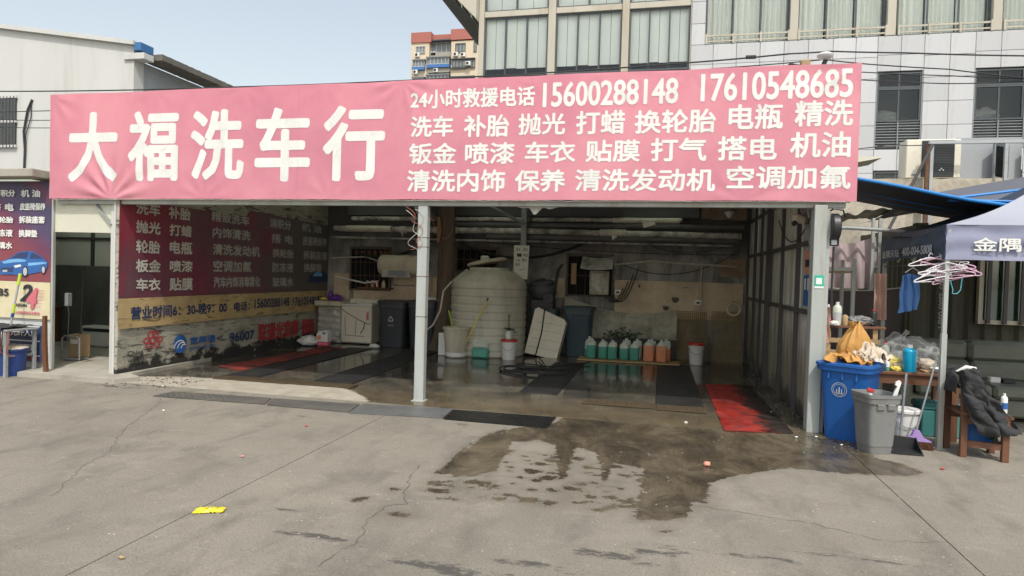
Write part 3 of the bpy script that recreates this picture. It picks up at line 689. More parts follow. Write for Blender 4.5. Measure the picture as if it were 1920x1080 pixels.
for x,s in ((BX0,-1),(BX1,1)):
    mb = MB(); mb.grid(3, 16, lambda u,v,x=x: (x+.004*noise.noise(Vector((v*9,u,4))), -.098+u*.07, BZ0+v*(BZ1-BZ0)), th=.002)
    ob('side_return', mb, 'banner_side' if s > 0 else 'print_white', ban)
mb = MB(); mb.grid(120, 2, lambda u,v: (BX0+.05+u*(BX1-BX0-.1), -.1+v*.055, BZ0-.006-.012*abs(noise.noise(Vector((u*60,v,0))))), th=.002); ob('bottom_hem', mb, 'print_white', ban)
mb = MB(); mb.grid(16,8,lambda u,v: (-1.85+u*.62+.02*noise.noise(Vector((u*5,v*5,1))), .12+.04*math.sin(u*7), 2.60-v*(.05+.11*math.sin(math.pi*u)**2*(.6+.4*math.sin(u*17)))),th=.002); ob('torn_strip', mb, 'print_white', ban, smooth=60)
PB = lambda a,z,d: (a, -.1-bdisp(a,z)-d, z)
for it in [('大',-8.502,-7.628,2.839,3.854),('福',-7.466,-6.625,2.851,3.85),('洗',-6.435,-5.586,2.863,3.836),('车',-5.422,-4.59,2.838,3.837),('行',-4.411,-3.523,2.841,3.835)]:
    letters(it, PB, 'print_white', ban, bold=.055, cut=.03, base=.0025)
for it in [('24小时救援电话',-3.187,-1.566,3.755,4.001),('15600288148',-1.469,.137,3.732,4.036),('17610548685',.386,2.006,3.744,4.068),('洗车',-3.177,-2.604,3.399,3.669),('补胎',-2.464,-1.878,3.386,3.664),('抛光',-1.764,-1.181,3.399,3.665),('打蜡',-1.052,-.466,3.392,3.678),('换轮胎',-.354,.572,3.388,3.667),('电瓶',.705,1.291,3.413,3.703),('精洗',1.413,2.018,3.433,3.723),('钣金',-3.189,-2.552,3.054,3.325),('喷漆',-2.44,-1.801,3.048,3.319),('车衣',-1.673,-1.047,3.06,3.32),('贴膜',-.925,-.281,3.059,3.326),('打气',-.158,.477,3.058,3.337),('搭电',.6,1.241,3.063,3.342),('机油',1.375,2.004,3.085,3.375),('清洗内饰',-3.209,-1.913,2.703,2.985),('保养',-1.791,-1.16,2.703,2.977),('清洗发动机',-1.043,.583,2.71,2.98),('空调加氟',.706,2.017,2.735,3.004)]:
    letters(it, PB, 'print_white', ban, bold=.055, cut=.03, base=.0025)

# ---------------------------------------------------------------- left wall with the dark red poster
lw = thing('side_wall', 'plastered brick wall on the left side of the shed, peeling and black at its foot', 'wall', (-7.78,3,0))
t = NT('peeling_wall'); p = t.pos(); sp_ = t.n('ShaderNodeSeparateXYZ'); t.link(p, sp_.inputs[0])
n1 = t.noise(2.2,7,.68,p,.5)
tear = t.noise(4.0,6,.7,t.mapv(p,(1,.55,3.2)),.8)
c = t.ramp(n1, [(.3,(.28,.265,.215)),(.55,(.38,.355,.29)),(.75,(.46,.435,.36))])
c = t.mix(t.ramp(tear, [(.54,0),(.6,1)]), c, (.10,.092,.078))
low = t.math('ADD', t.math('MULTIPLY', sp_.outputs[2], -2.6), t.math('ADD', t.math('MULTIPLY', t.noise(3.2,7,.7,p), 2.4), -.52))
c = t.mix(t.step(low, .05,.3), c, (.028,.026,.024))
t.set(c, .9); t.bump(t.math('ADD', t.math('MULTIPLY', tear, 1.0), t.noise(30,4,.6,p)), .6, .012)
mb = MB(); mb.grid(70, 36, lambda u,v: (-7.655+.014*noise.noise(Vector((u*16,v*9,2)))+.03*max(0,.12-v)*noise.noise(Vector((u*40,v*30,7))), -.04+u*6.1, .0+v*3.35), th=.05)
ob('wall_face', mb, 'peeling_wall', lw, smooth=60)
mb = MB(); mb.box(-7.735,-7.71,-.05,.055,.0,2.56,.004); ob('wall_end', mb, 'stucco_white', lw)
t = NT('poster_maroon'); p = t.pos()
n1 = t.noise(.8,5,.6,p,.4)
c = t.ramp(n1, [(.34,(.12,.05,.07)),(.5,(.18,.035,.06)),(.62,(.27,.022,.05)),(.75,(.14,.04,.062))])
s3 = t.n('ShaderNodeSeparateXYZ'); t.link(p, s3.inputs[0])
c = t.mix(t.step(t.math('ADD', t.math('MULTIPLY', s3.outputs[1], .16), t.math('MULTIPLY', t.noise(.9,6,.65,p), 1.5)), .75,1.65), c, (.12,.098,.10))
c = t.mix(t.ramp(t.noise(3,7,.7,t.mapv(p,(1,1,.2))), [(.52,0),(.75,.5)]), c, (.14,.11,.11))
t.set(c, .5); t.bump(t.noise(5,4,.6,p), .3, .01)
t = NT('poster_tan'); p = t.pos(); tear = t.noise(5.5,6,.7,t.mapv(p,(1,.5,2.6)),.9)
c = t.ramp(t.noise(2,6,.65,p), [(.3,(.36,.25,.12)),(.6,(.5,.37,.18)),(.8,(.56,.43,.24))])
c = t.mix(t.ramp(tear, [(.58,0),(.63,.8)]), c, (.10,.075,.045)); t.set(c, .7); t.bump(tear, .5, .01)
pst_ = thing('wall_poster', 'dark red vinyl poster of service names with a tan strip, glued to the left wall', 'poster', (-7.63,3,.72))
def pfn(y0,y1,z0,z1,x=-7.628,am=.006,top=None):
    def f(u,v):
        y = y0+u*(y1-y0); zt = z1 if top is None else top(u); z = z0+v*(zt-z0)
        return (x+am*noise.noise(Vector((y*2.1,z*2.1,6)))+.002, y, z)
    return f
mb = MB(); mb.grid(60,24,pfn(-.06,6.0,1.17,2.62,top=lambda u: 2.62+.0*u if u < .5 else 2.74-.10*(u-.5)+.03*noise.noise(Vector((u*20,1,1)))),th=.002); ob('maroon_sheet', mb, 'poster_maroon', pst_, smooth=50)
mb = MB(); mb.grid(60,8,pfn(-.06,5.9,.72,1.166,x=-7.629),th=.002); ob('tan_strip', mb, 'poster_tan', pst_, smooth=50)
PL = lambda a,z,d: (-7.628+.006*noise.noise(Vector((a*2.1,z*2.1,6)))+.005+d, a, z)
for it in [('洗车',.23,.71,2.42,2.62),('补胎',.89,1.38,2.41,2.61),('抛光',.23,.72,2.14,2.33),('打蜡',.91,1.41,2.14,2.33),('轮胎',.24,.72,1.84,2.04),('电瓶',.92,1.43,1.85,2.06),('板金',.24,.74,1.55,1.75),('喷漆',.93,1.45,1.56,1.75),('车衣',.25,.74,1.27,1.46),('贴膜',.93,1.46,1.26,1.47),('精致洗车',1.89,2.96,2.45,2.63),('内饰清洗',1.93,3.0,2.17,2.36),('清洗发动机',1.94,3.31,1.87,2.07),('空调加氟',1.96,3.05,1.57,1.78),('汽车内饰消毒雾化',1.98,3.34,1.29,1.49),('消积分',3.62,4.38,2.47,2.66),('搭 电',3.69,4.47,2.17,2.36),('换轮胎',3.73,4.5,1.88,2.06),('防冻液',3.74,4.51,1.58,1.78),('玻璃水',3.75,4.52,1.28,1.48),('机 油',4.8,5.63,2.48,2.66),('皮座椅保养',4.85,5.91,2.18,2.39),('拆装座套',4.89,5.94,1.87,2.07),('换脚垫',4.92,5.71,1.59,1.79)]:
    letters(it, PL, 'print_dimwhite' if it[1] < 1.6 else 'print_grey', pst_, bold=.07, base=.003)
for it in [('营业时间6：30-晚9：00',.16,2.35,.84,1.04),('电话：',2.55,3.02,.85,1.02),('15600288148',3.17,4.38,.87,1.06),('17610548685',4.51,5.73,.86,1.05)]:
    letters(it, PL, 'print_navy', pst_, bold=.06, base=.003)
# painted adverts on the bare wall below
PW = lambda a,z,d: (-7.632+d, a, z)
for it,mt_ in ((('96007',2.45,3.2,.28,.46),'print_navy'),(('宽带通',1.42,2.07,.34,.47),'print_blue'),(('BROAD NETCOM',1.42,2.06,.25,.30),'print_blue'),(('联通光宽带',3.32,4.79,.2,.57),'print_red'),(('超级',4.91,5.44,.21,.56),'print_red'),(('China',.12,.43,.3,.38),'print_black'),(('unicom',.14,.44,.21,.27),'print_black')):
    letters(it, PW, mt_, lw, bold=.07, base=.002)
def ring(cx,cz,r,w,place,mb,n=20,a0=0,a1=2*math.pi,d=.003,sx=1):
    vs = []; fs = []
    for i in range(n+1):
        a = a0+(a1-a0)*i/n
        vs += [place(cx+sx*(r-w/2)*math.cos(a),cz+(r-w/2)*math.sin(a),d), place(cx+sx*(r+w/2)*math.cos(a),cz+(r+w/2)*math.sin(a),d)]
    for i in range(n): fs.append((2*i,2*i+1,2*i+3,2*i+2))
    mb.add(vs,fs)
mb = MB()
for k,(dx,dz,r) in enumerate(((-.04,.085,.05),(.04,.085,.05),(-.13,.0,.04),(.13,.0,.04),(-.07,-.07,.045),(.07,-.07,.045),(0,.0,.05))): ring(.62+dx*1.1,.5+dz,r,.022,PW,mb,d=.003+k*.0004,sx=1.2)
ob('knot_emblem', mb, 'print_red', lw)
mb = MB(); mb.add([PW(1.205+.15*math.cos(a),.385+.15*math.sin(a),.003) for a in np.linspace(0,2*math.pi,29)[:-1]], [tuple(range(28))]); ob('round_emblem', mb, 'print_blue', lw)
mb = MB()
for k in range(3): ring(1.20+.045*k,.30,.14-.035*k,.018,PW,mb,16,.9,3.0,.005+.0005*k)
ob('emblem_swoosh', mb, 'print_white', lw)
mb = MB(); ring(2.30,.4,.06,.02,PW,mb,10,2.2,5.6); ob('phone_mark', mb, 'print_navy', lw)
# faint car picture in the poster's far corner
mb = MB(); mb.add([PL(a,z,.004) for a,z in ((5.1,1.36),(5.95,1.36),(5.97,1.5),(5.8,1.62),(5.4,1.62),(5.15,1.5))], [(0,1,2,3,4,5)]); ob('car_print', mb, 'print_navy', pst_)
mb = MB(); mb.add([PL(a,z,.006) for a,z in ((5.3,1.5),(5.75,1.5),(5.68,1.59),(5.42,1.59))], [(0,1,2,3)]); ob('car_print_glass', mb, 'print_lightblue', pst_)

# ---------------------------------------------------------------- back wall
bw = thing('back_wall', 'grimy dark rendered rear wall of the shed with tan plaster patches', 'wall', (-3,6.1,0))
t = NT('wall_dark_top'); p = t.pos(); s3 = t.n('ShaderNodeSeparateXYZ'); t.link(p, s3.inputs[0])
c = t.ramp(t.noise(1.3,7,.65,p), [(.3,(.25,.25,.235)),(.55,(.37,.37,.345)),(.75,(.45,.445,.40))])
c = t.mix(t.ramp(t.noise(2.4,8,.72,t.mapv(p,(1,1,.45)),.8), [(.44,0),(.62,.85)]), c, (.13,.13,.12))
so_ = t.math('ADD', t.math('MULTIPLY_ADD', s3.outputs[2], 1.1, -2.75), t.math('MULTIPLY', t.noise(1.2,7,.7,p), 1.1)); c = t.mix(t.step(so_, .0,.7), c, (.10,.10,.10))  # wall colour darkens towards the top, broken up by noise
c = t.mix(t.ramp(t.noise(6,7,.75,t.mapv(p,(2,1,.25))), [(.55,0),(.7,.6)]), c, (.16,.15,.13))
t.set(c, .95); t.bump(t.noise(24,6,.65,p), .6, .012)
mat('lintel_dark', (.11,.115,.12), .8, .2, 1.2, .2)
mb = MB(); mb.grid(90,32,lambda u,v: (-7.7+u*9.75, 6.0+.02*noise.noise(Vector((u*30,v*9,3))), v*3.4), th=.25); ob('wall_face', mb, 'wall_dark_top', bw, smooth=60)
mb = MB(); mb.box(-7.1,.75,5.86,5.975,2.93,3.27,.01); ob('lintel', mb, 'lintel_dark', bw)
def plaster(x0,x1,z0,z1,seed,y=5.97,nx=30,nz=12):
    mb = MB()
    def fn(u,v):
        x = x0+u*(x1-x0); z = z0+v*(z1-z0)
        if v == 0: z += .05*noise.noise(Vector((x*3,seed,0)))
        return (x, y+.008*noise.noise(Vector((x*3,z*3,seed))), z)
    mb.grid(nx,nz,fn,th=.012); return ob('plaster_patch', mb, 'plaster_tan', bw, smooth=60)
plaster(-.93,1.66,.85,1.62,1); plaster(-5.1,-4.55,1.05,1.58,2); plaster(-6.95,-5.15,.9,1.33,3); plaster(-7.45,-7.05,.95,1.58,4); plaster(-2.3,-2.0,1.2,1.62,6); plaster(-5.95,-5.1,1.36,1.66,8,5.968)
mat('brick_render', (.36,.27,.19), .95, .25, 4, .4, 25, dirt=(.16,.12,.09), dsc=3, damt=.45)
q_ = plaster(.78,1.68,2.92,3.35,9); q_.data.materials[0] = MAT['brick_render']
q_ = plaster(1.2,1.69,1.75,2.1,10); q_.data.materials[0] = MAT['brick_render']
mat('plaster_scar', (.11,.095,.08), .95, .2, 5, .2)
for x,z,w_,h_ in ((.32,1.24,.07,.13),(.14,1.06,.06,.1),(-.42,1.5,.02,.08),(.52,1.5,.05,.02)):
    mb = MB(); mb.add([(x+w_*math.cos(a)*(1+.3*math.sin(3*a+x)),5.958,z+h_*.6*math.sin(a)*(1+.3*math.cos(2*a))) for a in np.linspace(2*math.pi,0,13)[:-1]],[tuple(range(12))]); ob('chipped_spot', mb, 'plaster_scar', bw)
mat('frame_old', (.12,.10,.085), .85, .3, 5, .3, dirt=(.2,.12,.07), dsc=6, damt=.35)
def barred(x0,x1,z0,z1,nv,nh,name='barred_window'):
    m_ = MB(); m_.box(x0,x1,5.955,5.975,z0,z1); w_ = ob('window', m_, 'skin_black_hole', bw)
    m_ = MB(); q = .035
    m_.box(x0-q,x1+q,5.92,5.97,z1,z1+q*1.6); m_.box(x0-q,x1+q,5.92,5.97,z0-q,z0); m_.box(x0-q,x0,5.92,5.97,z0,z1); m_.box(x1,x1+q,5.92,5.97,z0,z1); ob('frame', m_, 'frame_old', w_)
    for i in range(1,nv): m_ = MB(); x = x0+(x1-x0)*i/nv; m_.tube([(x,5.93,z0),(x,5.93,z1)],.008,6); ob('bar', m_, 'steel_dark', w_)
    for i in range(1,nh): m_ = MB(); z = z0+(z1-z0)*i/nh; m_.box(x0,x1,5.936,5.944,z-.01,z+.01); ob('rail', m_, 'rust', w_)
    return w_
w1 = barred(-7.0,-6.06,1.24,2.16,8,3); barred(-4.42,-3.54,1.75,2.2,6,2); w3 = barred(-1.93,-1.0,1.28,2.1,5,2)
for x in (-6.85,-6.7,-6.55,-6.4,-6.25,-6.12):
    m_ = MB(); m_.box(x-.045,x+.045,5.90,5.93,2.02,2.12); ob('pane_strip', m_, 'rust', w1)
m_ = MB(); m_.box(-1.86,-1.75,5.915,5.945,1.5,1.95); ob('shutter_board', m_, 'wood_pale', w3)
mat('steel_door', (.075,.075,.07), .8, .2, 1.5, .2, dirt=(.13,.11,.09), dsc=2, damt=.3)

# hot water pipes along the rear wall
def pipe(pts, r, mt_, label, n=12, wob=0):
    P = []
    for a,b in zip(pts[:-1],pts[1:]):
        a,b = Vector(a),Vector(b)
        for i in range(20): q = a.lerp(b,i/20); P.append(q+Vector((0,wob*noise.noise(q*2),wob*noise.noise(q*2+Vector((9,0,0))))))
    P.append(Vector(pts[-1])); m_ = MB(); m_.tube(P, r, n); return ob('pipe', m_, mt_, None, label, 'pipe', 'pipes along the rear wall', smooth=50)
pp = pipe([(-6.9,5.72,2.845),(.4,5.72,2.87)], .045, 'pipe_wrap', 'uppermost grey lagged pipe along the rear wall', wob=.008)
pipe([(-4.4,5.7,2.735),(1.6,5.7,2.74)], .05, 'pipe_dark', 'black pipe directly under the uppermost lagged pipe', wob=.006)
p2_ = pipe([(-7.3,5.66,2.61),(-2.3,5.66,2.60),(1.55,5.66,2.56)], .062, 'pipe_wrap', 'thick pale wrapped pipe in the middle of the pipe run', wob=.01)
pipe([(-3.7,5.68,2.485),(1.5,5.68,2.465)], .055, 'pipe_dark', 'thick black pipe below the pale wrapped one', wob=.006)
pipe([(-7.4,5.73,2.41),(1.4,5.73,2.375)], .022, 'pipe_wrap', 'thin grey conduit, lowest of the straight pipes', 8, .006)
mat('foil', (.62,.59,.49), .6, .15, 6, .6, 18, dirt=(.3,.25,.17), dsc=4, damt=.35)
def lag(x0,x1,y,z,r,par,drop=True,seed=0):
    m_ = MB(); m_.tube([(x0+(x1-x0)*i/14,y,z) for i in range(15)], [r*(1+.12*noise.noise(Vector((i*.9,seed,0)))) for i in range(15)], 10); o = ob('lagging', m_, 'foil', par, smooth=50)
    if drop: m_ = MB(); m_.grid(3,4,lambda u,v: (x0+(x1-x0)*(.45+.18*u)+.03*v, y-r-.006-.01*v, z-r*.5-v*.13*(1-u*.6)),th=.003); ob('torn_flap', m_, 'foil', par)
lag(-1.0,.35,5.72,2.86,.06,pp,True,1); lag(-1.25,-.72,5.66,2.595,.078,p2_,True,2); lag(-7.0,-5.9,5.66,2.611,.072,p2_,False,3); lag(-5.7,-5.55,5.66,2.60,.08,p2_,True,4); lag(-4.9,-4.35,5.66,2.603,.074,p2_,False,5)
pipe([(-7.45,5.85,1.93),(-6.6,5.85,1.98),(-6.1,5.85,1.83)], .018, 'wire_pale', 'pale hose sagging across the barred window, far left', 8)
pipe([(-.95,5.85,1.94),(-.2,5.85,2.03),(.4,5.85,2.0),(1.5,5.85,1.96)], .02, 'wire_pale', 'pale conduit bowed over the tan plaster band', 8)
pipe([(.82,5.86,1.98),(.82,5.86,1.28)], .014, 'wire_pale', 'short upright conduit leading down to the white socket', 8)
pipe([(-7.3,5.8,1.5),(-6.6,5.8,1.38),(-6.3,5.8,1.42),(-6.28,5.8,1.3)], .02, 'plastic_white', 'white plastic water pipe with an elbow by the far left corner', 8)
for nm_,x,z,lb in (('socket_box',.78,1.2,'small white socket box on the tan plaster, right of centre'),('socket_box',-.86,1.36,'white socket at the left end of the tan plaster band')):
    r_ = thing(nm_, lb, 'socket', (x,5.93,z)); m_ = MB(); m_.box(x-.07,x+.07,5.90,5.957,z-.06,z+.06,.01); ob('box', m_, 'plastic_white', r_); m_ = MB(); m_.box(x-.03,x+.03,5.893,5.899,z-.02,z+.02); ob('outlet', m_, 'plastic_black', r_)
# long black hoses hung on the wall
def sagline(a,b,sag,n=24):
    a,b = Vector(a),Vector(b); return [a.lerp(b,i/n)-Vector((0,0,sag*4*(i/n)*(1-i/n))) for i in range(n+1)]
def line(name, pts, r, mt_, label, cat='cable', group=None, n=6):
    m_ = MB(); m_.tube(pts, r, n); return ob(name, m_, mt_, None, label, cat, group, smooth=60)
line('wall_hose', sagline((-6.8,5.82,2.05),(-4.9,5.82,2.45),.22), .03, 'rubber', 'thick black hose swung across the left barred window', 'hose')
line('wall_hose', sagline((-4.3,5.75,2.33),(-1.5,5.75,2.42),.34), .03, 'rubber', 'long black hose sagging behind the water tank top', 'hose')
line('wall_cable', sagline((-4.6,5.85,2.45),(1.5,5.85,2.2),.1), .008, 'cable', 'thin slack black cable across the whole rear wall')
line('wall_cable', sagline((-.9,5.86,2.0),(1.55,5.86,2.28),.36), .009, 'cable', 'black cable hanging in a deep loop at the right of the rear wall')
line('wall_cable', sagline((-.2,5.88,2.35),(1.55,5.88,2.5),.2), .007, 'cable', 'black cable looped just under the pipes, far right')

# ---------------------------------------------------------------- right wall of old metal sheets
t = NT('sheet_stained'); p = t.pos(); sp_ = t.n('ShaderNodeSeparateXYZ'); t.link(p, sp_.inputs[0])
st_ = t.noise(3.5,7,.68,t.mapv(p,(1,2.2,.35)),.4)
c = t.ramp(t.noise(1.4,6,.6,p), [(.3,(.52,.53,.48)),(.7,(.7,.71,.65))])
c = t.mix(t.ramp(st_, [(.48,0),(.74,.85)]), c, (.22,.18,.125))
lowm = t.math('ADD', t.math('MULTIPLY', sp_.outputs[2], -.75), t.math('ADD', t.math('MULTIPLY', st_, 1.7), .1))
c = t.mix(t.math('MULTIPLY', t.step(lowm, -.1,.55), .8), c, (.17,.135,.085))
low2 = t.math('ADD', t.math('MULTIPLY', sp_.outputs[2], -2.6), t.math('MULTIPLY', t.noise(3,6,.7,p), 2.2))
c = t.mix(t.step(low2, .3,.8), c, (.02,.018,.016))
oi = t.n('ShaderNodeObjectInfo'); c = t.mix(t.math('MULTIPLY', oi.outputs['Random'], .45), c, (.3,.28,.22))
t.set(c, .6); t.bump(t.noise(9,5,.6,p), .25, .01)
rw = thing('sheet_wall', 'stained sheet metal partition in a dark steel frame on the right of the shed', 'wall', (1.76,3,0))
ye = [.085,1.10,2.19,3.25,4.22,5.03,5.97]; ze = [0.0,1.33,2.17,2.86,3.4]
RW = random.Random(5)
for i in range(6):
    for j in range(4):
        off = RW.uniform(-.006,.006); a = RW.uniform(-.008,.008)
        mb = MB(); y0,y1,z0,z1 = ye[i]+.01,ye[i+1]-.01,ze[j]+.01,ze[j+1]-.01
        nb = 3
        for k in range(nb):
            ya = y0+(y1-y0)*k/nb; yb = y0+(y1-y0)*(k+1)/nb-.012
            mb.box(1.765+off+a*k,1.785+off,ya,yb,z0,z1,.004)
        mb.box(1.786+off,1.792+off,y0,y1,z0,z1)
        ob('panel', mb, 'sheet_stained', rw)
for i,y in enumerate(ye):
    big_ = .05 if i == 3 else .028
    mb = MB(); mb.box(1.715 if i != 3 else 1.67,1.764,y-big_,y+big_,0,3.4); ob('column', mb, 'steel_dark', rw)
for z in ze[1:4]:
    for i in range(6):
        q = (.03,.052)[i+1 == 3]; q0 = (.03,.052)[i == 3]
        mb = MB(); mb.box(1.725,1.762,ye[i]+q0,ye[i+1]-q,z-.028,z+.028); ob('rail', mb, 'steel_dark', rw)
PR = lambda a,z,d: (1.758-d, a, z)
def sheet_on_wall(name, y0,y1,z0,z1, mt_, label, cat, seed, par=None):
    mb = MB(); mb.grid(6,8,lambda u,v: (1.757-.004*abs(noise.noise(Vector((u*4,v*4,seed)))), y1+u*(y0-y1)+.015*noise.noise(Vector((v*5,seed,0))), z0+v*(z1-z0)+.015*noise.noise(Vector((u*5,seed,2)))), th=.002)
    return ob(name, mb, mt_, par, label, cat)
s_ = thing('wall_notice', 'torn blue paper notice with white bars on the sheet metal wall', 'notice', (1.757,.62,1.42))
sheet_on_wall('sheet', .42,.80,1.40,1.78,'print_blue',None,None,3,s_)
for k in range(2): mb = MB(); mb.add([PR(a,z,.008) for a,z in ((.72-.16*k,1.60),(.64-.16*k,1.60),(.64-.16*k,1.74),(.72-.16*k,1.74))],[(0,1,2,3)]); ob('print_bar', mb, 'print_white', s_)
s_ = thing('wall_notice', 'ragged orange paper remains above the blue notice', 'notice', (1.757,.62,1.8))
sheet_on_wall('sheet', .42,.80,1.80,2.08,'salmon',None,None,5,s_)
mb = MB(); mb.add([PR(a,z,.008) for a,z in ((.72,1.88),(.5,1.88),(.5,1.97),(.72,1.97))],[(0,1,2,3)]); ob('print_block', mb, 'print_black', s_)
# fixtures at the shed's right front
c_ = thing('security_camera', 'small white security camera under the banner near the corner post', 'camera', (1.62,.45,2.42))
mb = MB(); mb.obox((1.60,.42,2.45),(.16,.09,.09),(0,.25,.5),.02); ob('housing', mb, 'plastic_cream', c_)
mb = MB(); mb.tube([(1.55,.37,2.40),(1.53,.35,2.38)],.03,10); ob('lens', mb, 'plastic_black', c_)
mb = MB(); mb.bar((1.65,.46,2.49),(1.70,.5,2.62),.025); ob('bracket', mb, 'steel_grey', c_)
line('wall_cable', sagline((1.70,.3,2.45),(1.70,2.4,2.6),.3), .008, 'cable', 'black cable drooping along the top of the sheet metal wall')
h_ = thing('hose_reel', 'black retractable hose reel hung on the right corner post', 'hose reel', (1.85,.0,2.1))
mb = MB(); mb.T = Matrix.Translation((1.89,-.02,2.32)) @ Matrix.Rotation(R(90),4,'Y')
mb.lathe([(.03,-.045),(.14,-.045),(.155,-.03),(.155,.03),(.14,.045),(.03,.045)],n=24); mb.T = None; ob('drum', mb, 'plastic_black', h_, smooth=40)
mb = MB(); mb.box(1.84,1.94,-.06,.02,2.11,2.2,.01); ob('outlet_guide', mb, 'plastic_black', h_)
mb = MB(); mb.box(1.855,1.91,-.068,-.061,2.12,2.19); ob('label_plate', mb, 'print_silver', h_)
mb = MB(); mb.tube([(1.84,-.0,2.5),(1.86,-.1,2.52),(1.95,-.12,2.5),(1.99,-.05,2.44)],.01,6); ob('handle', mb, 'plastic_black', h_)
mb = MB(); mb.tube([(1.89,-.03,2.1),(1.885,-.03,1.6),(1.90,-.02,1.3)],.012,6); ob('hose', mb, 'cable', h_)
s_ = thing('payment_sticker', 'green payment sticker with a white square on the corner post', 'sticker', (1.74,-.102,1.64))
mb = MB(); mb.box(1.69,1.785,-.105,-.1005,1.655,1.775); ob('green_sheet', mb, 'sticker_green', s_)
mb = MB(); mb.box(1.705,1.765,-.1068,-.1055,1.675,1.745); ob('white_square', mb, 'print_white', s_)
mb = MB(); mb.box(1.69,1.785,-.105,-.1005,1.63,1.652); ob('white_foot', mb, 'print_white', s_)
lt = thing('flood_lamp', 'small round white flood lamp high in the right rear corner', 'lamp', (1.3,5.6,2.95))
mb = MB(); mb.lathe([(.02,0),(.05,.03),(.09,.10),(.09,.12)],(1.3,5.6,2.92),16); ob('shade', mb, 'plastic_white', lt); mb = MB(); mb.tube([(1.3,5.6,3.04),(1.3,5.6,3.3)],.012,6); ob('stem', mb, 'steel_grey', lt)
# loose wires round the centre post
WR = random.Random(9)
for k,(lb,mt_) in enumerate((('pale twisted wire tied round the top of the centre post','wire_pale'),('reddish wire hooked over the top of the centre post','wire_red'),('thin pale wire hanging loose left of the centre post','wire_pale'),('red wire slung from the centre post towards the tree trunk','wire_red'))):
    if k == 3: pts = sagline((-2.95,.08,2.45),(-4.2,5.0,2.75),.35)
    else:
        pts = [Vector((-3.06+WR.uniform(-.26,.14),-.07+WR.uniform(-.02,.1),2.53-.09*i+WR.uniform(-.05,.05))) for i in range(8+2*(k == 2))]
        f_ = []
        for a,b in zip(pts[:-1],pts[1:]):
            for i in range(5): f_.append(a.lerp(b,i/5))
        pts = [sum((f_[max(0,min(len(f_)-1,i+d))] for d in range(-3,4)),Vector())/7 for i in range(len(f_))]
    line('loose_wire', pts, .0038, mt_, lb, 'wire', 'loose wires at the centre post')

# ---------------------------------------------------------------- the office left of the shed
bo = thing('office_booth', 'low white office booth with an open doorway at the left of the shed', 'building', (-9.5,0,0))
mb = MB(); mb.box(-14,-8.905,.03,.07,0,2.88); ob('front_wall', mb, 'stucco_white', bo)
mb = MB(); mb.box(-8.90,-8.865,-.0,.05,.06,2.60,.004); ob('door_jamb', mb, 'steel_pale', bo)
mb = MB(); mb.box(-7.84,-7.74,.0,.07,.06,2.60,.006); ob('door_jamb', mb, 'stucco_white', bo, label='broad whitewashed right door jamb')
mb = MB(); mb.box(-8.862,-7.842,.03,.06,2.12,2.62); ob('transom_panel', mb, 'panel_cream', bo)
mb = MB(); mb.bar((-8.15,-.0,2.58),(-7.82,-.0,2.24),.045,.02); ob('brace', mb, 'steel_grey', bo)
mb = MB(); mb.box(-14,-8.92,-.30,.0,2.90,3.02,.01); mb.box(-14,-11.4,.001,3.2,2.90,3.02,.01); mb.box(-9.3,-7.92,.001,3.2,2.90,3.02,.01); ob('roof', mb, 'sill_concrete', bo); mb = MB(); mb.box(-11.39,-9.31,.002,3.19,2.95,2.955); ob('added_roof_light', mb, 'added_fibreglass', bo)  # translucent roof panel is an unseen addition that brightens the office
mb = MB(); mb.box(-13.5,-7.91,2.9,3.05,.06,2.9); ob('rear_wall', mb, 'office_paint', bo)
mb = MB(); mb.box(-13.65,-13.5,.16,3.05,.06,2.9); ob('side_wall', mb, 'office_paint', bo)
for x in (-9.9,-10.35,-11.1):
    mb = MB(); mb.box(x-.03,x+.03,2.86,2.899,.9,2.89); ob('batten', mb, 'steel_dark', bo)
mb = MB(); mb.box(-12,-9.2,2.855,2.897,2.12,2.17); ob('batten', mb, 'steel_dark', bo)
mat('painted_shade', (.13,.135,.13), .7, .3, 1.5, .1)
mb = MB(); mb.box(-13.4,-7.95,2.84,2.852,.07,1.6); ob('painted_shade_sheet', mb, 'painted_shade', bo)  # dark sheet that paints the room's lower shade over the rear wall
# things in the doorway
ht = thing('chest_heater', 'white box heater standing on the office floor inside the doorway', 'heater', (-10.35,2.3,.065))
mb = MB(); mb.box(-10.75,-10.0,2.3,2.6,.075,.46,.02); ob('body', mb, 'plastic_white', ht)
mb = MB(); mb.box(-10.70,-10.1,2.292,2.299,.36,.42); ob('grille', mb, 'plastic_black', ht); mb = MB(); mb.box(-10.66,-10.56,2.292,2.299,.2,.25); ob('control', mb, 'plastic_black', ht)
ct = thing('hand_cart', 'tubular grey hand cart just inside the doorway', 'cart', (-9.3,.75,.065))
mb = MB(); mb.tube([(-9.55,.8,.08),(-9.55,.8,.42),(-9.5,.8,.46),(-9.2,.75,.46),(-9.15,.75,.42),(-9.15,.75,.08)],.014,8); ob('frame', mb, 'steel_grey', ct)
mb = MB(); mb.tube([(-9.32,.9,.1),(-9.30,.95,1.45),(-9.24,.95,1.62),(-9.16,.95,1.55)],.013,8); ob('handle', mb, 'steel_dark', ct)
mb = MB(); mb.box(-9.5,-9.2,.72,.98,.08,.1); ob('deck', mb, 'steel_grey', ct)
cb = thing('carton', 'brown carton with a label riding on the hand cart', 'carton', (-9.35,.85,.102)); mb = MB(); mb.box(-9.48,-9.26,.86,1.06,.105,.48,.004); ob('box', mb, 'cardboard', cb); mb = MB(); mb.box(-9.44,-9.30,.854,.859,.33,.4); ob('label_strip', mb, 'paper_white', cb)
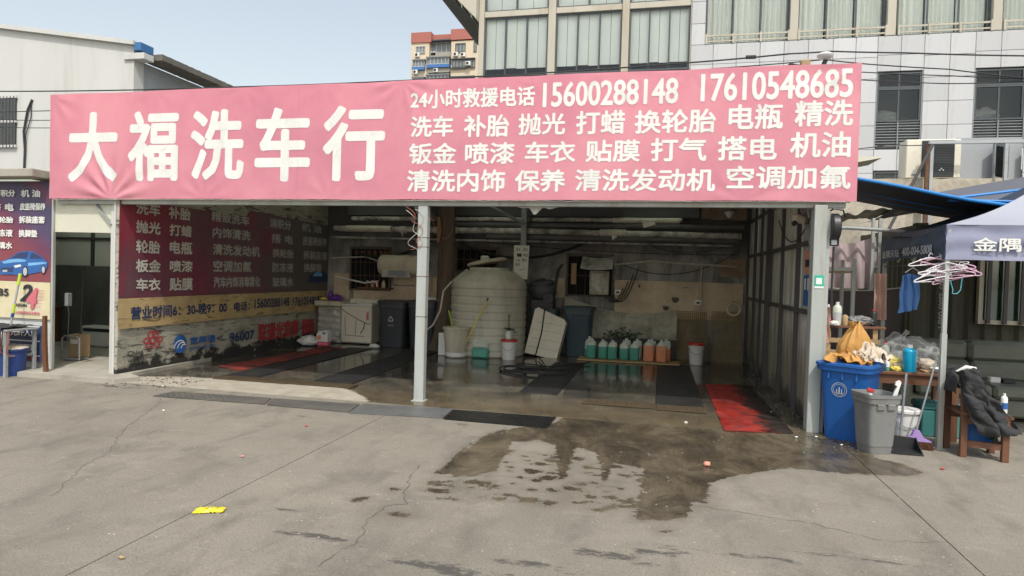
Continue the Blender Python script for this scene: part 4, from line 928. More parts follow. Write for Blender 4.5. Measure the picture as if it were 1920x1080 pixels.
ph = thing('door_meter', 'small grey electric box on the inner side of the left door jamb', 'electric box', (-8.82,.22,1.05)); mb = MB(); mb.box(-8.84,-8.78,.18,.26,1.0,1.2,.006); ob('box', mb, 'plastic_grey', ph); mb = MB(); mb.tube([(-8.8,.2,1.0),(-8.77,.2,.9),(-8.8,.2,.3)],.006,6); ob('lead', mb, 'cable', ph)
cp = thing('desk_computer', 'dark desk with a monitor deep inside the office', 'desk', (-12.6,2.4,.065))
mb = MB(); mb.box(-13.3,-11.7,2.2,2.8,.72,.76); ob('top', mb, 'wood_brown', cp)
for x in (-13.25,-11.75): mb = MB(); mb.box(x-.03,x+.03,2.25,2.75,.07,.719); ob('leg', mb, 'wood_brown', cp)
mb = MB(); mb.box(-12.35,-11.9,2.5,2.53,.86,1.2,.006); mb.box(-12.16,-12.09,2.49,2.54,.762,.86); ob('monitor', mb, 'plastic_black', cp)
# poster left of the door
po = thing('service_poster', 'purple vinyl poster with a blue car print on the wall left of the door', 'poster', (-9.6,0,.75))
t = NT('poster_purple'); p = t.pos(); sp_ = t.n('ShaderNodeSeparateXYZ'); t.link(p, sp_.inputs[0])
d_ = t.math('ADD', t.math('MULTIPLY', sp_.outputs[0], .75), sp_.outputs[2])
c = t.ramp(t.math('MULTIPLY_ADD', d_, .33, 2.05), [(.30,(.24,.06,.08)),(.42,(.15,.045,.09)),(.5,(.09,.06,.13)),(.64,(.06,.055,.11)),(.7,(.13,.04,.08)),(.76,(.06,.05,.10)),(.95,(.12,.03,.04))])
c = t.mix(.5, c, t.ramp(t.noise(2,5,.6,p), [(.3,.8),(.7,1.2)]), 'MULTIPLY'); t.set(c, .45); t.bump(t.noise(4,3,.5,p), .15, .01)
t = NT('poster_cream'); p = t.pos(); c = t.ramp(t.noise(1.5,5,.6,p), [(.3,(.60,.52,.30)),(.6,(.66,.60,.42)),(.8,(.68,.64,.52))]); t.set(c, .5); t.bump(t.noise(6,4,.6,p), .25, .01)
f_ = lambda x0,x1,z0,z1,y=.0: (lambda u,v: (x0+u*(x1-x0), y+.005*noise.noise(Vector((u*7,v*4,3))), z0+v*(z1-z0)))
mb = MB(); mb.grid(30,14,f_(-12,-8.905,1.36,2.87),th=.002); ob('purple_sheet', mb, 'poster_purple', po)
mb = MB(); mb.grid(30,8,f_(-12,-8.905,.80,1.357),th=.002); ob('cream_sheet', mb, 'poster_cream', po)
PP = lambda a,z,d: (a, -.008-d, z)
for it in [('消积分',-9.974,-9.563,2.64,2.746),('机 油',-9.457,-9.098,2.633,2.746),('搭 电',-10.007,-9.585,2.423,2.538),('皮座椅保养',-9.472,-9.002,2.436,2.548),('换轮胎',-10.004,-9.593,2.24,2.337),('拆装座套',-9.487,-9.005,2.238,2.351),('防冻液',-10.002,-9.601,2.031,2.146),('换脚垫',-9.491,-9.141,2.03,2.144),('玻璃水',-9.999,-9.605,1.845,1.954)]: letters(it, PP, 'print_white', po, bold=.09)
letters(('17610548685',-10.8,-9.667,1.127,1.243), PP, 'print_black', po, bold=.09)
letters(('2',-9.46,-9.25,1.058,1.32), PP, 'print_black', po, bold=.09, slant=.3); letters(('4',-9.36,-9.16,.949,1.275), PP, 'print_pink', po, bold=.12, slant=.25, base=.01)
letters(('NISSAN',-9.521,-9.327,.976,1.027), PP, 'print_black', po, bold=.08); letters(('24小时救援电话及服务',-9.6,-9.08,.862,.912), PP, 'print_pink', po, bold=.04)
mb = MB()
for k in range(6): z = .98+.05*k; mb.add([PP(a,b,.016) for a,b in ((-9.2+.012*k,z),(-9.05+.012*k,z),(-9.05+.012*k,z+.008),(-9.2+.012*k,z+.008))],[(0,1,2,3)])
ob('speed_lines', mb, 'print_pink', po)
def cpoly(pts, d, mt_, nm_):
    mb = MB(); mb.add([PP(-9.85+.91*u, 1.413+.412*v, d) for u,v in pts], [tuple(range(len(pts)))]); ob(nm_, mb, mt_, po)
cpoly([(.0,.2),(.03,.1),(.3,.12),(.45,.06),(.6,.14),(.85,.24),(.94,.24),(.985,.42),(.99,.6),(.93,.72),(.74,.95),(.66,.985),(.5,.985),(.38,.93),(.2,.7),(.04,.6),(.0,.5)], .003, 'print_blue', 'car_print_body')
cpoly([(.05,.57),(.2,.66),(.38,.7),(.57,.66),(.52,.6),(.3,.56),(.1,.5)], .0042, 'print_lightblue', 'car_print_bonnet')
cpoly([(.6,.56),(.85,.6),(.97,.6),(.97,.56),(.8,.5),(.6,.45)], .0042, 'print_lightblue', 'car_print_shine')
cpoly([(.23,.7),(.4,.92),(.6,.95),(.56,.72),(.4,.73)], .0046, 'print_navy', 'car_print_windscreen')
cpoly([(.63,.72),(.66,.93),(.73,.92),(.9,.73)], .0046, 'print_navy', 'car_print_window')
cpoly([(.03,.35),(.28,.38),(.3,.3),(.28,.2),(.04,.2)], .0046, 'print_navy', 'car_print_grille')
cpoly([(.3,.44),(.44,.5),(.46,.43),(.34,.36)], .005, 'print_white', 'car_print_headlamp'); cpoly([(.07,.27),(.17,.28),(.17,.21),(.07,.2)], .005, 'print_silver', 'car_print_plate')
for cx,cz,rx,rz in ((.54,.24,.06,.2),(.91,.33,.045,.16)):
    q = np.linspace(0,2*math.pi,21)[:-1]
    cpoly([(cx+rx*math.cos(a),cz+rz*math.sin(a)) for a in q], .0054, 'print_tyre', 'car_print_tyre'); cpoly([(cx+rx*.7*math.cos(a),cz+rz*.75*math.sin(a)) for a in q], .006, 'print_silver', 'car_print_wheel')
lp_ = thing('broadband_sign', 'dark blue broadband sign board with white characters behind the metal table', 'sign', (-9.3,0,.15))
mb = MB(); mb.box(-9.62,-9.03,-.03,.022,.16,.70,.004); ob('board', mb, 'print_navy', lp_)
PQ = lambda a,z,d: (a, -.0305-d, z)
letters(('光纤入户',-9.6,-9.11,.535,.645), PQ, 'print_white', lp_, bold=.08, base=.002); letters(('速度更稳',-9.6,-9.108,.31,.42), PQ, 'print_white', lp_, bold=.08, base=.002)
for z in (.475,.695,.255): mb = MB(); mb.add([PQ(a,b,.003) for a,b in ((-9.615,z-.015),(-9.05,z-.015),(-9.05,z+.002),(-9.615,z+.002))],[(0,1,2,3)]); ob('white_rule', mb, 'print_white', lp_)
mb = MB(); mb.add([PQ(a,b,.002) for a,b in ((-9.25,.17),(-9.08,.17),(-9.08,.24),(-9.25,.24))],[(0,1,2,3)]); ob('red_block', mb, 'print_red', lp_)
# table, bucket, mop, boards
tb = thing('metal_table', 'grey steel framed table with a black cloth at the left edge', 'table', (-9.35,-.4,0))
for x,y in ((-9.05,-.55),(-9.75,-.55),(-9.05,-.12),(-9.75,-.12)): mb = MB(); mb.box(x-.02,x+.02,y-.02,y+.02,.065 if y > -.4 and x < -9 else 0,.66); ob('leg', mb, 'steel_grey', tb)
mb = MB(); mb.box(-9.8,-9.0,-.58,-.09,.66,.685,.004); ob('top', mb, 'steel_grey', tb)
for z in (.3,): mb = MB(); mb.bar((-9.05,-.53,z),(-9.05,-.14,z),.02); mb.bar((-9.75,-.12,z),(-9.07,-.12,z),.02); ob('stretcher', mb, 'steel_grey', tb)
cl = MB(); cl.grid(20,16,lambda u,v: (-9.78+u*.72, -.62+.5*min(1,max(0,v-.3)/.7), (.70+.03*noise.noise(Vector((u*6,v*6,1)))+.02 if v > .3 else .70-(.3-v)*.8+.03*noise.noise(Vector((u*9,v*3,5))))), th=.006)
ob('table_cloth', cl, 'cloth_black', None, 'crumpled black cloth thrown over the metal table', 'cloth', smooth=60)
bk = thing('blue_bucket', 'dark blue plastic bucket with rags beside the metal table', 'bucket', (-9.18,-.33,0))
mat('plastic_navyblue', (.02,.05,.2), .5, .15, 2, .05, dirt=(.05,.07,.14), dsc=4, damt=.3)
mb = MB(); mb.lathe([(.15,.0),(.19,.36),(.205,.365),(.205,.39),(.185,.39),(.145,.02)],(-9.20,-.33,.0),24,capt=False); ob('pail', mb, 'plastic_navyblue', bk, smooth=40)
mb = MB(); mb.blob((-9.20,-.33,.385),(.18,.18,.06),.35,3,24,12,3); ob('rag', mb, 'cloth_pale', bk, smooth=70)
mp = thing('mop', 'lime and silver handled mop standing in the blue bucket', 'mop', (-9.27,-.3,.35))
a,b = Vector((-9.33,-.31,.40)), Vector((-9.32,-.12,1.48))
mb = MB(); mb.tube([a,b],.014,8); ob('handle', mb, 'galv', mp)
mb = MB(); mb.tube([a.lerp(b,.84),b],.022,8); mb.tube([a.lerp(b,.46),a.lerp(b,.58)],.02,8); ob('grip', mb, 'lime', mp); mb = MB(); mb.tube([a.lerp(b,.4),a.lerp(b,.455)],.021,8); ob('clip', mb, 'plastic_navyblue', mp)
mb = MB(); mb.prism([(-8.72,0),(-8.66,0),(-8.69,.45),(-8.70,.86),(-8.75,.86),(-8.76,.4)],lambda a,b,d: (a,d,b+.02),-.26,-.22)
ob('leaning_board', mb, 'wood_brown', None, 'narrow brown board leaning beside the door jamb', 'board')
for k in range(2):
    line('red_rope', [(-9.0-.1*k,-.56,.66),(-8.98-.12*k,-.57,.5),(-9.03-.1*k,-.56,.36),(-9.0-.1*k,-.5,.3)], .008, 'wire_red', ('red cord hanging from the front of the metal table','second red cord hanging further left under the metal table')[k], 'cord')

# ---------------------------------------------------------------- the white building on the left
hb = thing('white_house', 'two storey white plastered building with a sloping parapet behind the office', 'building', (-18,7,0))
mb = MB(); mb.prism([(-28,0),(-14.07,0),(-14.07,7.55),(-28,9.68)], lambda a,b,d: (a,d,b), 7.0, 7.35); ob('front_wall', mb, 'stucco_white', hb)
mb = MB(); mb.box(-27.9,-14.075,7.36,14,0,7.2); ob('rear_block', mb, 'stucco_grey', hb)
mb = MB(); mb.prism([(-28.1,9.70),(-13.99,7.545),(-13.99,7.66),(-28.1,9.82)], lambda a,b,d: (a,d,b), 6.88, 7.45); ob('coping', mb, 'stucco_white', hb)
mat('capping_blue', (.05,.16,.36), .6, .1, 3, .05)
mb = MB(); mb.box(-14.03,-13.80,6.93,7.4,7.40,7.62,.01); ob('blue_end_cap', mb, 'capping_blue', hb)
mb = MB(); mb.box(-14.35,-13.70,6.94,7.3,7.17,7.34,.01); ob('corbel', mb, 'stucco_white', hb)
mat('eave_stone', (.16,.15,.13), .95, .3, 2, .5, 18)
mb = MB(); mb.grid(2,40,lambda u,v: (-14.2+u*.75,7.32+v*4.2,7.40+.02*noise.noise(Vector((u*3,v*30,3)))+(.04 if u < .5 else 0)),th=.16); ob('eave', mb, 'eave_stone', hb)
wd = MB(); wd.box(-19.6,-17.98,6.96,6.995,4.92,6.27); w_ = ob('window', wd, 'room_dark', hb)
for z in (4.9,5.60,6.29): mb = MB(); mb.box(-19.65,-17.93,6.92,6.958,z-.035,z+.035); ob('frame', mb, 'stucco_white', w_)
mb = MB(); mb.box(-19.6,-17.98,6.945,6.957,4.95,6.24); ob('pane', mb, 'glass_window', w_)
for i in range(14): mb = MB(); x = -19.55+i*.12; mb.tube([(x,6.9,4.85),(x,6.9,6.3)],.011,5); ob('bar', mb, 'steel_dark', w_)
line('wall_lead', [(-17.42,6.97,6.2),(-17.55,6.95,5.9),(-17.68,6.95,5.3),(-17.63,6.95,4.8),(-17.66,6.96,4.2)], .03, 'cable', 'thick black cable bowed down the white building wall', 'cable')
line('wall_lead', [(-17.45,6.97,6.1),(-17.44,6.96,5.7),(-17.6,6.95,5.2),(-17.62,6.95,4.6)], .014, 'cable', 'thin dark lead beside the bowed cable on the white building', 'cable')

# ---------------------------------------------------------------- the white clad office building behind
of = thing('office_building', 'large white panel clad office building with curtained windows behind the shed', 'building', (2,12,0))
mb = MB(); mb.box(-5.8,16,12.7,30,0,14); mb.box(-7.0,16,12.16,12.69,0,4.6); ob('core', mb, 'room_dark', of)
mb = MB(); mb.box(-7.0,-.0,12.10,12.69,4.61,7.2); mb.box(-7.0,.66,12.10,12.69,7.2,7.86)
ob('lower_wall', mb, 'panel_white', of)
BP = {}
def panel_mesh(w_,h_):
    k = (round(w_,3),round(h_,3))
    if k not in BP:
        mb = MB(); mb.box(0,w_,0,.05,0,h_,.006); me = bpy.data.meshes.new('panel'); me.from_pydata(mb.v,[],mb.f); me.materials.append(MAT['panel_white']); BP[k] = me
    return BP[k]
def panel(x0,x1,z0,z1,y=12.04,g=.005):
    o = bpy.data.objects.new('panel', panel_mesh(x1-x0-2*g, z1-z0-2*g)); COL.objects.link(o); o.parent = of
    o.location = Vector((x0+g,y,z0+g))-Vector(of.location)
back = MB(); back.box(.66,5.70,12.10,12.2,4.6,8.60); back.box(6.87,8.11,12.10,12.2,4.6,8.6); back.box(9.34,16,12.10,12.2,4.6,8.6); back.box(5.70,6.87,12.10,12.2,7.6,8.6); back.box(8.11,9.34,12.10,12.2,7.6,8.6); back.box(5.70,6.87,12.10,12.2,4.6,5.43); back.box(8.11,9.34,12.10,12.2,4.6,5.43)
ob('panel_backing', back, 'joint_dark', of)
xs = [.66,1.30,1.95,2.6,3.25,3.9,4.55,5.14,5.70,6.29,6.87,7.5,8.11,8.72,9.34,10.0,10.7,11.4,12.1,12.8]
zs = [4.82,5.44,6.1,6.75,7.40,7.60,8.05,8.58]
for i in range(len(xs)-1):
    win = xs[i] in (5.70,6.29,8.11,8.72)
    for z0,z1 in (((4.85,5.44),(7.60,8.05),(8.05,8.58)) if win else ((4.15,4.78),(4.78,5.44),(5.44,6.1),(6.1,6.75),(6.75,7.40),(7.40,8.0),(8.0,8.58))):
        panel(xs[i],xs[i+1],z0,z1)
for z0,z1 in ((8.58,9.2),(9.2,9.85),(9.85,10.5),(10.5,11.2)): panel(.66,1.06,z0,z1)
for x0,x1 in ((-7.0,-6.1),(-6.1,-5.2),(-5.2,-4.3),(-4.3,-3.4),(-3.4,-2.5),(-2.5,-1.6),(-1.6,-.7),(-.7,.0),(.0,.655)): panel(x0,x1,7.2,7.86)
def pane_bay(x0,x1,z0,z1,n,y=12.12,cur=None,gap=.0,par=of):
    f = MB(); q = .045
    f.box(x0,x1,y-.03,y+.05,z0,z0+q); f.box(x0,x1,y-.03,y+.05,z1-q,z1); f.box(x0,x0+q,y-.03,y+.05,z0+q,z1-q); f.box(x1-q,x1,y-.03,y+.05,z0+q,z1-q)
    w_ = ob('window', f, 'frame_dark', par)
    for i in range(1,n): m_ = MB(); x = x0+(x1-x0)*i/n; m_.box(x-.02,x+.02,y-.02,y+.03,z0+q,z1-q); ob('mullion', m_, 'frame_dark', w_)
    for i in range(n):
        a = x0+(x1-x0)*i/n+.024; b = x0+(x1-x0)*(i+1)/n-.024; m_ = MB(); m_.box(a+.02*(i == 0),b-.02*(i == n-1),y+.0,y+.008,z0+q+.002,z1-q-.002); ob('pane', m_, 'glass_clear', w_)
        if cur == 'curtain':
            ph_ = random.random()*9; m_ = MB(); m_.grid(48,1,lambda u,v: (a+u*(b-a), y+.22+.045*math.sin(u*34+ph_+2*math.sin(u*5+ph_)), z0+.02+v*(z1-z0-.04)),th=.004); ob('curtain', m_, 'curtain', w_, smooth=60)
        elif cur == 'blind':
            m_ = MB(); m_.box(a,(a+b)/2-.006,y+.10,y+.106,z0+gap+.015*(i % 2),z1-.02); m_.box((a+b)/2+.006,b,y+.104,y+.11,z0+gap-.01*(i % 2),z1-.02); ob('blind', m_, 'blind', w_)
    return w_
for x0,x1 in ((-5.68,-3.64),(-3.39,-1.38),(-1.15,.62)):
    pane_bay(x0,x1,7.90,9.75,3,12.1,'blind',.27); pane_bay(x0,x1,9.93,11.6,2,12.1,'blind',.05)
    mb = MB(); mb.box(x0,x1,12.02,12.25,9.752,9.928,.006); ob('transom', mb, 'stone_beige', of)
for x0,x1 in ((-5.86,-5.69),(-3.63,-3.40),(-1.37,-1.16),(.63,.655)):
    mb = MB(); mb.box(x0,x1,12.0,12.35,7.87,11.7,.008); ob('pier', mb, 'stone_beige', of)
for k,(x0,x1) in enumerate(((1.07,3.38),(3.61,5.91),(6.19,8.49),(8.75,11.05))):
    pane_bay(x0,x1,8.60,11.6,3,12.22,'curtain')
    mb = MB(); mb.box(x1+.005,x1+.225,12.05,12.45,8.6,11.7,.008); ob('pier', mb, 'stone_beige', of)
    r_ = MB(); r_.box(x0,x1,12.04,12.07,8.80,8.85); r_.box(x0,x1,12.04,12.07,8.645,8.685)
    rl = ob('railing', r_, 'stone_beige', of)
    for i in range(4): x = x0+.02+(x1-x0-.04)*i/3; m_ = MB(); m_.box(x-.025,x+.025,12.02,12.08,8.585,8.88); ob('baluster', m_, 'stone_beige', rl)
for x0,x1 in ((5.73,6.84),(8.14,9.31)):
    pane_bay(x0,x1,7.14,7.57,2,12.1); w_ = pane_bay(x0,x1,6.21,7.135,2,12.1)
    m_ = MB(); m_.blob(((x0+x1)/2-.2,12.5,6.42),(.35,.12,.2),.4,int(x0)); ob('things_on_sill', m_, 'plastic_grey', w_, smooth=60)
    lv = MB(); lv.box(x0,x1,12.2,12.23,5.45,6.2); lo_ = ob('louvre', lv, 'frame_dark', of)
    for i in range(9): m_ = MB(); z = 5.49+i*.078; m_.obox(((x0+x1)/2,12.12,z+.03),(x1-x0,.1,.016),(R(-32),0,0)); ob('slat', m_, 'frame_grey', lo_)
    m_ = MB(); m_.box((x0+x1)/2-.015,(x0+x1)/2+.015,12.05,12.08,5.45,6.2); m_.box(x0-.03,x0,12.05,12.2,5.44,7.6); m_.box(x1,x1+.03,12.05,12.2,5.44,7.6); ob('louvre_post', m_, 'frame_grey', lo_)
    pane_bay(x0,x1,4.42,4.82,2,12.1)
so_ = MB(); so_.prism([(-5.87,9.62),(-9.2,12.95),(-9.2,13.3),(-5.87,13.3)],lambda a,b,d: (a,d,b),11.7,26); ef = ob('eave', so_, 'stone_beige', of)
for i in range(9):
    m_ = MB(); q = .12+.32*i; m_.bar((-5.9-q-.015,11.72,9.62+q-.015),(-5.9-q-.015,25.9,9.62+q-.015),.03,.1); ob('soffit_slat', m_, 'frame_grey', ef)

# ---------------------------------------------------------------- far apartment tower
ap = thing('apartment_tower', 'distant cream apartment tower with a red brick coloured parapet', 'building', (-35,95,0))
ax = lambda q: -41.89+(q-110)*.01033
az = lambda q: 41.39-(q-110)*.0098
mb = MB(); mb.box(ax(110),ax(415),95,110,0,az(285)); mb.box(ax(790),-24,95,110,0,az(285)); mb.box(ax(415),ax(790),95.9,110,0,az(260)); ob('wall', mb, 'apt_cream', ap)
mb = MB(); mb.box(ax(108),ax(450),94.8,110,az(284),az(112)); mb.box(ax(782),-24,94.8,110,az(268),az(92)); mb.box(ax(452),ax(780),95.7,110,az(240),az(135)); ob('parapet', mb, 'apt_red', ap)
def apwin(x0,x1,z0,z1,y,n,mt_='print_silver',bal=None):
    m_ = MB(); m_.box(ax(x0),ax(x1),y-.05,y+.1,az(z1),az(z0)); w_ = ob('window', m_, 'apt_glass', ap)
    m_ = MB(); a,b,c_,d_ = ax(x0),ax(x1),az(z1),az(z0); q = .09
    m_.box(a,b,y-.16,y-.06,d_-q,d_); m_.box(a,b,y-.16,y-.06,c_,c_+q)
    for i in range(n+1): x = a+(b-a)*i/n; m_.box(max(a,x-.05),min(b,x+.05),y-.15,y-.055,c_+q,d_-q)
    ob('frame', m_, mt_, w_)
def apac(x,z,y):
    m_ = MB(); m_.box(ax(x),ax(x+75),y-.5,y-.1,az(z+65),az(z)); o = ob('air_conditioner', m_, 'plastic_white', ap); m_ = MB(); m_.T = Matrix.Translation((ax(x+28),y-.52,az(z+32))) @ Matrix.Rotation(R(90),4,'X'); m_.lathe([(.22,0),(.22,.04)],n=14); ob('fan', m_, 'plastic_black', o)
DZ = 296
apwin(195,350,345,465,95,3); apac(190,465,95)
apwin(430,770,265,445,95.9,4); apac(440,435,95.7); apwin(860,1030,330,480,95,3,'frame_dark'); apac(840,485,95); apac(960,495,95); apwin(1165,1215,310,480,95,1,'frame_dark')
m_ = MB(); m_.box(ax(415),ax(780),94.9,95.9,az(262),az(245)); ob('canopy', m_, 'frame_dark', ap)
m_ = MB(); m_.box(ax(430),ax(775),95.2,95.9,az(540),az(450)); ob('balcony', m_, 'apt_grey', ap)
for k in range(4):
    o_ = k*DZ
    apwin(160,360,600+o_,705+o_,94.6,4,'print_silver'); m_ = MB(); m_.box(ax(155),ax(360),94.4,95,az(755+o_),az(708+o_)); ob('balcony', m_, 'apt_blue' if k != 1 else 'apt_grey', ap); apac(170,755+o_,94.9)
    m_ = MB(); m_.box(ax(150),ax(375),94.3,95,az(596+o_),az(580+o_)); ob('canopy', m_, 'frame_grey', ap)
    apwin(390,770,560+o_,668+o_,94.8,6,'print_silver'); m_ = MB(); m_.box(ax(385),ax(775),94.6,95.9,az(722+o_),az(672+o_)); ob('balcony', m_, 'apt_blue' if k != 1 else 'apt_grey', ap); apac(505,730+o_,95.2)
    m_ = MB(); m_.box(ax(380),ax(780),94.5,95.9,az(556+o_),az(538+o_)); ob('canopy', m_, 'frame_grey', ap)
    m_ = MB(); m_.box(ax(388),ax(770),94.9,95.9,az(800+o_),az(725+o_)); ob('balcony_wall', m_, 'apt_grey', ap)
    apwin(820,1050,605+o_,735+o_,94.8,4,'frame_dark'); apwin(1060,1200,605+o_,750+o_,94.9,3,'frame_dark'); apac(1060,655+o_,94.7)
    m_ = MB(); m_.box(ax(800),ax(1200),94.5,95,az(604+o_),az(590+o_)); ob('canopy', m_, 'frame_dark', ap); m_ = MB(); m_.box(ax(800),ax(1050),94.6,95,az(758+o_),az(740+o_)); ob('balcony', m_, 'frame_dark', ap)

# ---------------------------------------------------------------- yard wall, AC unit and steel frame on it
mb = MB(); mb.grid(60,26,lambda u,v: (2.1+u*9.5, 6.25+.05*noise.noise(Vector((u*40,v*16,1))), v*3.78+(.03*noise.noise(Vector((u*50,0,4))) if v == 1 else 0)), th=.4)
ob('rubble_wall', mb, 'rubble_wall', None, 'rough pale rubble wall behind the canopies on the right', 'wall', smooth=50)
ac = thing('air_conditioner', 'large outdoor air conditioner with a dark grille on top of the rubble wall', 'air conditioner', (5.1,6.4,3.76))
mb = MB(); mb.box(4.66,5.62,6.32,6.75,3.80,4.56,.015); ob('casing', mb, 'machine_cream', ac)
mb = MB(); mb.box(4.93,5.50,6.305,6.318,3.82,4.53); gr = ob('grille', mb, 'plastic_black', ac)
for i in range(22): m_ = MB(); z = 3.835+i*.032; m_.box(4.935,5.495,6.297,6.303,z,z+.008); ob('slat', m_, 'frame_dark', gr)
mb = MB()
for x,z in ((5.25,3.95),(5.28,3.98),(5.31,3.95)): mb.add([(x-.018,6.294,z),(x,6.294,z-.018),(x+.018,6.294,z),(x,6.294,z+.018)],[(0,1,2,3)])
ob('emblem', mb, 'print_white', ac)
mb = MB(); mb.box(4.76,4.86,6.312,6.319,3.85,3.88); ob('badge', mb, 'frame_grey', ac)
mb = MB(); mb.box(5.64,6.75,6.55,6.75,3.75,4.62); ob('plant_room', mb, 'stucco_grey', None, 'grey rendered block on the rubble wall right of the air conditioner', 'wall')
fr = thing('pipe_gantry', 'galvanised pipe frame standing before the air conditioner on the wall', 'gantry', (5.6,6.1,0))
for x in (5.0,6.25): mb = MB(); mb.box(x-.028,x+.028,6.0,6.056,0.0,4.40); ob('post', mb, 'galv', fr)
mb = MB(); mb.box(4.95,6.9,5.99,6.066,4.405,4.46); ob('top_rail', mb, 'galv', fr)
mb = MB(); mb.box(4.90,4.96,6.0,6.05,0.0,4.40); ob('post', mb, 'rust', fr)
mb = MB(); mb.tube([(4.2,5.85,2.62),(4.97,5.9,4.38)],.03,8); ob('stay', mb, 'steel_dark', fr)
for k,(x,lb) in enumerate(((6.42,'tilted grey edged window glazing standing on the wall right of the frame'),(6.98,'grey tilted window glazing farthest right on the rubble wall'))):
    s_ = thing('stored_glazing', lb, 'glazing', (x,6.8,3.76)); mb = MB(); mb.T = Matrix.Translation((x,6.5,4.15)) @ Matrix.Rotation(R(35),4,'Z')
    mb.box(-.3,.3,-.02,.02,-.36,.36,.004); ob('frame', mb, 'frame_grey', s_); mb = MB(); mb.T = Matrix.Translation((x,6.5,4.15)) @ Matrix.Rotation(R(35),4,'Z'); mb.box(-.26,.26,-.026,-.021,-.32,.32); ob('pane', mb, 'glass_window', s_)
aw = thing('awning', 'pale beige folding awning poking out behind the banner end', 'awning', (3.9,8,4.3))
mb = MB(); mb.prism([(3.2,4.22),(4.72,4.50),(4.74,4.53),(3.2,4.56)],lambda a,b,d: (a,d,b),8.0,9.0); ob('cover', mb, 'panel_cream', aw); mb = MB(); mb.box(3.9,4.1,7.97,7.995,4.40,4.47); ob('plate', mb, 'frame_grey', aw)
for x in (3.3,): mb = MB(); mb.bar((x,8.2,0),(x,8.2,4.24),.06); ob('post', mb, 'steel_grey', aw)
# ---------------------------------------------------------------- shipping container
cn = thing('shipping_container', 'short dark olive shipping container behind the grey sofa', 'container', (5,3.2,0))
def corrw(a0,a1,fn,z0,z1,p=.22,dpt=.036):
    n = int((a1-a0)/p)*4; m_ = MB()
    m_.grid(n,1,lambda u,v: fn(a0+u*(a1-a0), dpt if (round(u*n) % 4) in (1,2) else 0, z0+v*(z1-z0)), th=.003); return m_
ob('side_panel', corrw(3.4,6.0,lambda a,d,z: (3.87+d,a,z),.14,2.5), 'container_olive', cn)
ob('end_panel', corrw(3.98,6.25,lambda a,d,z: (a,3.24+d,z),.14,2.5), 'container_olive', cn)
for x,y in ((3.83,3.2),(3.83,5.95),(6.25,3.2)): mb = MB(); mb.box(x,x+.14,y,y+.14,.0,2.64,.006); ob('corner_post', mb, 'container_olive', cn)
mb = MB(); mb.box(3.84,3.94,3.345,5.945,2.5,2.63); mb.box(3.975,6.245,3.21,3.31,2.5,2.63); ob('top_rail', mb, 'container_olive', cn)
mb = MB(); mb.box(3.88,6.4,3.35,6.05,2.56,2.60); ob('roof', mb, 'container_olive', cn)
for x,y in ((3.82,3.185),): mb = MB(); mb.box(x,x+.17,y,y+.17,2.50,2.655,.01); cc_ = ob('corner_casting', mb, 'container_olive', cn); mb = MB(); mb.box(x+.06,x+.10,y-.003,y,2.54,2.61); ob('slot', mb, 'skin_black_hole', cc_)
letters(('22 0 135  22005 USG 1',.0,.95,.0,.09), lambda a,z,d: (4.18+z, 3.215-d, 2.0-a), 'print_grey', cn, bold=.05)
wf = MB(); q = .06; x0,x1,z0,z1 = 4.75,5.75,1.2,2.1
wf.box(x0-q,x1+q,3.14,3.23,z1,z1+q); wf.box(x0-q,x1+q,3.14,3.23,z0-q,z0); wf.box(x0-q,x0,3.14,3.23,z0,z1); wf.box(x1,x1+q,3.14,3.23,z0,z1); w_ = ob('window', wf, 'plastic_cream', cn)
mb = MB(); mb.box(x0,x1,3.20,3.208,z0,z1); ob('pane', mb, 'glass_window', w_); mb = MB(); mb.box(x0,x1,3.212,3.22,z0,z1); ob('room', mb, 'blind', w_)
for i in range(5): mb = MB(); x = x0+.06+i*.22; mb.box(x-.025,x+.025,3.10,3.13,z0-.05,z1+.05); ob('bar', mb, 'steel_dark', w_)

# ---------------------------------------------------------------- canopies
tn = thing('canopy_tent', 'blue grey pop up canopy tent with white lettering on its valance', 'tent', (4.3,.5,0))
TX0,TX1,TY0,TY1,TZ = 2.86,5.86,-.42,1.55,2.33
pk = (4.36,.56,3.05)
def slope(c0,c1,nm_,mt_):
    m_ = MB()
    def fn(u,v):
        a = Vector(c0).lerp(Vector(c1),u); k = (u-.5)*2; b = a.lerp(Vector(pk),v); b.z -= .16*math.sin(math.pi*v)*(.6+.4*(1-k*k)); return b
    m_.grid(16,16,fn); return ob(nm_, m_, mt_, tn, smooth=60)
slope((TX0,TY0,TZ),(TX1,TY0,TZ),'roof_slope','tent_roof'); slope((TX1,TY0,TZ),(TX1,TY1,TZ),'roof_slope','tent_cloth'); slope((TX1,TY1,TZ),(TX0,TY1,TZ),'roof_slope','tent_cloth'); slope((TX0,TY1,TZ),(TX0,TY0,TZ),'roof_slope','tent_dark')
def vfold(a,z,s): return .012*noise.noise(Vector((a*3,z*5,s)))+.008*math.sin(z*30+noise.noise(Vector((a*2,0,s)))*4)
mb = MB(); mb.grid(60,14,lambda u,v: (TX0+u*(TX1-TX0), TY0-vfold(u*3,TZ-.36*(1-v),1), TZ-.36*(1-v)),th=.003); vf = ob('valance', mb, 'tent_cloth', tn, smooth=60)
mb = MB(); mb.grid(40,14,lambda u,v: (TX0-.002-vfold(u*2,TZ-.36*(1-v),2), TY1-u*(TY1-TY0), TZ-(.36-.05*math.sin(3.14*u))*(1-v)-.08*math.sin(math.pi*u)*v),th=.003); vs_ = ob('valance', mb, 'tent_dark', tn, smooth=60, label='dark navy side valance with a phone number')
letters(('金隅天坛',3.10,3.98,2.06,2.20), lambda a,z,d: (a,TY0-.024-d,z), 'print_white', vf, bold=.05)
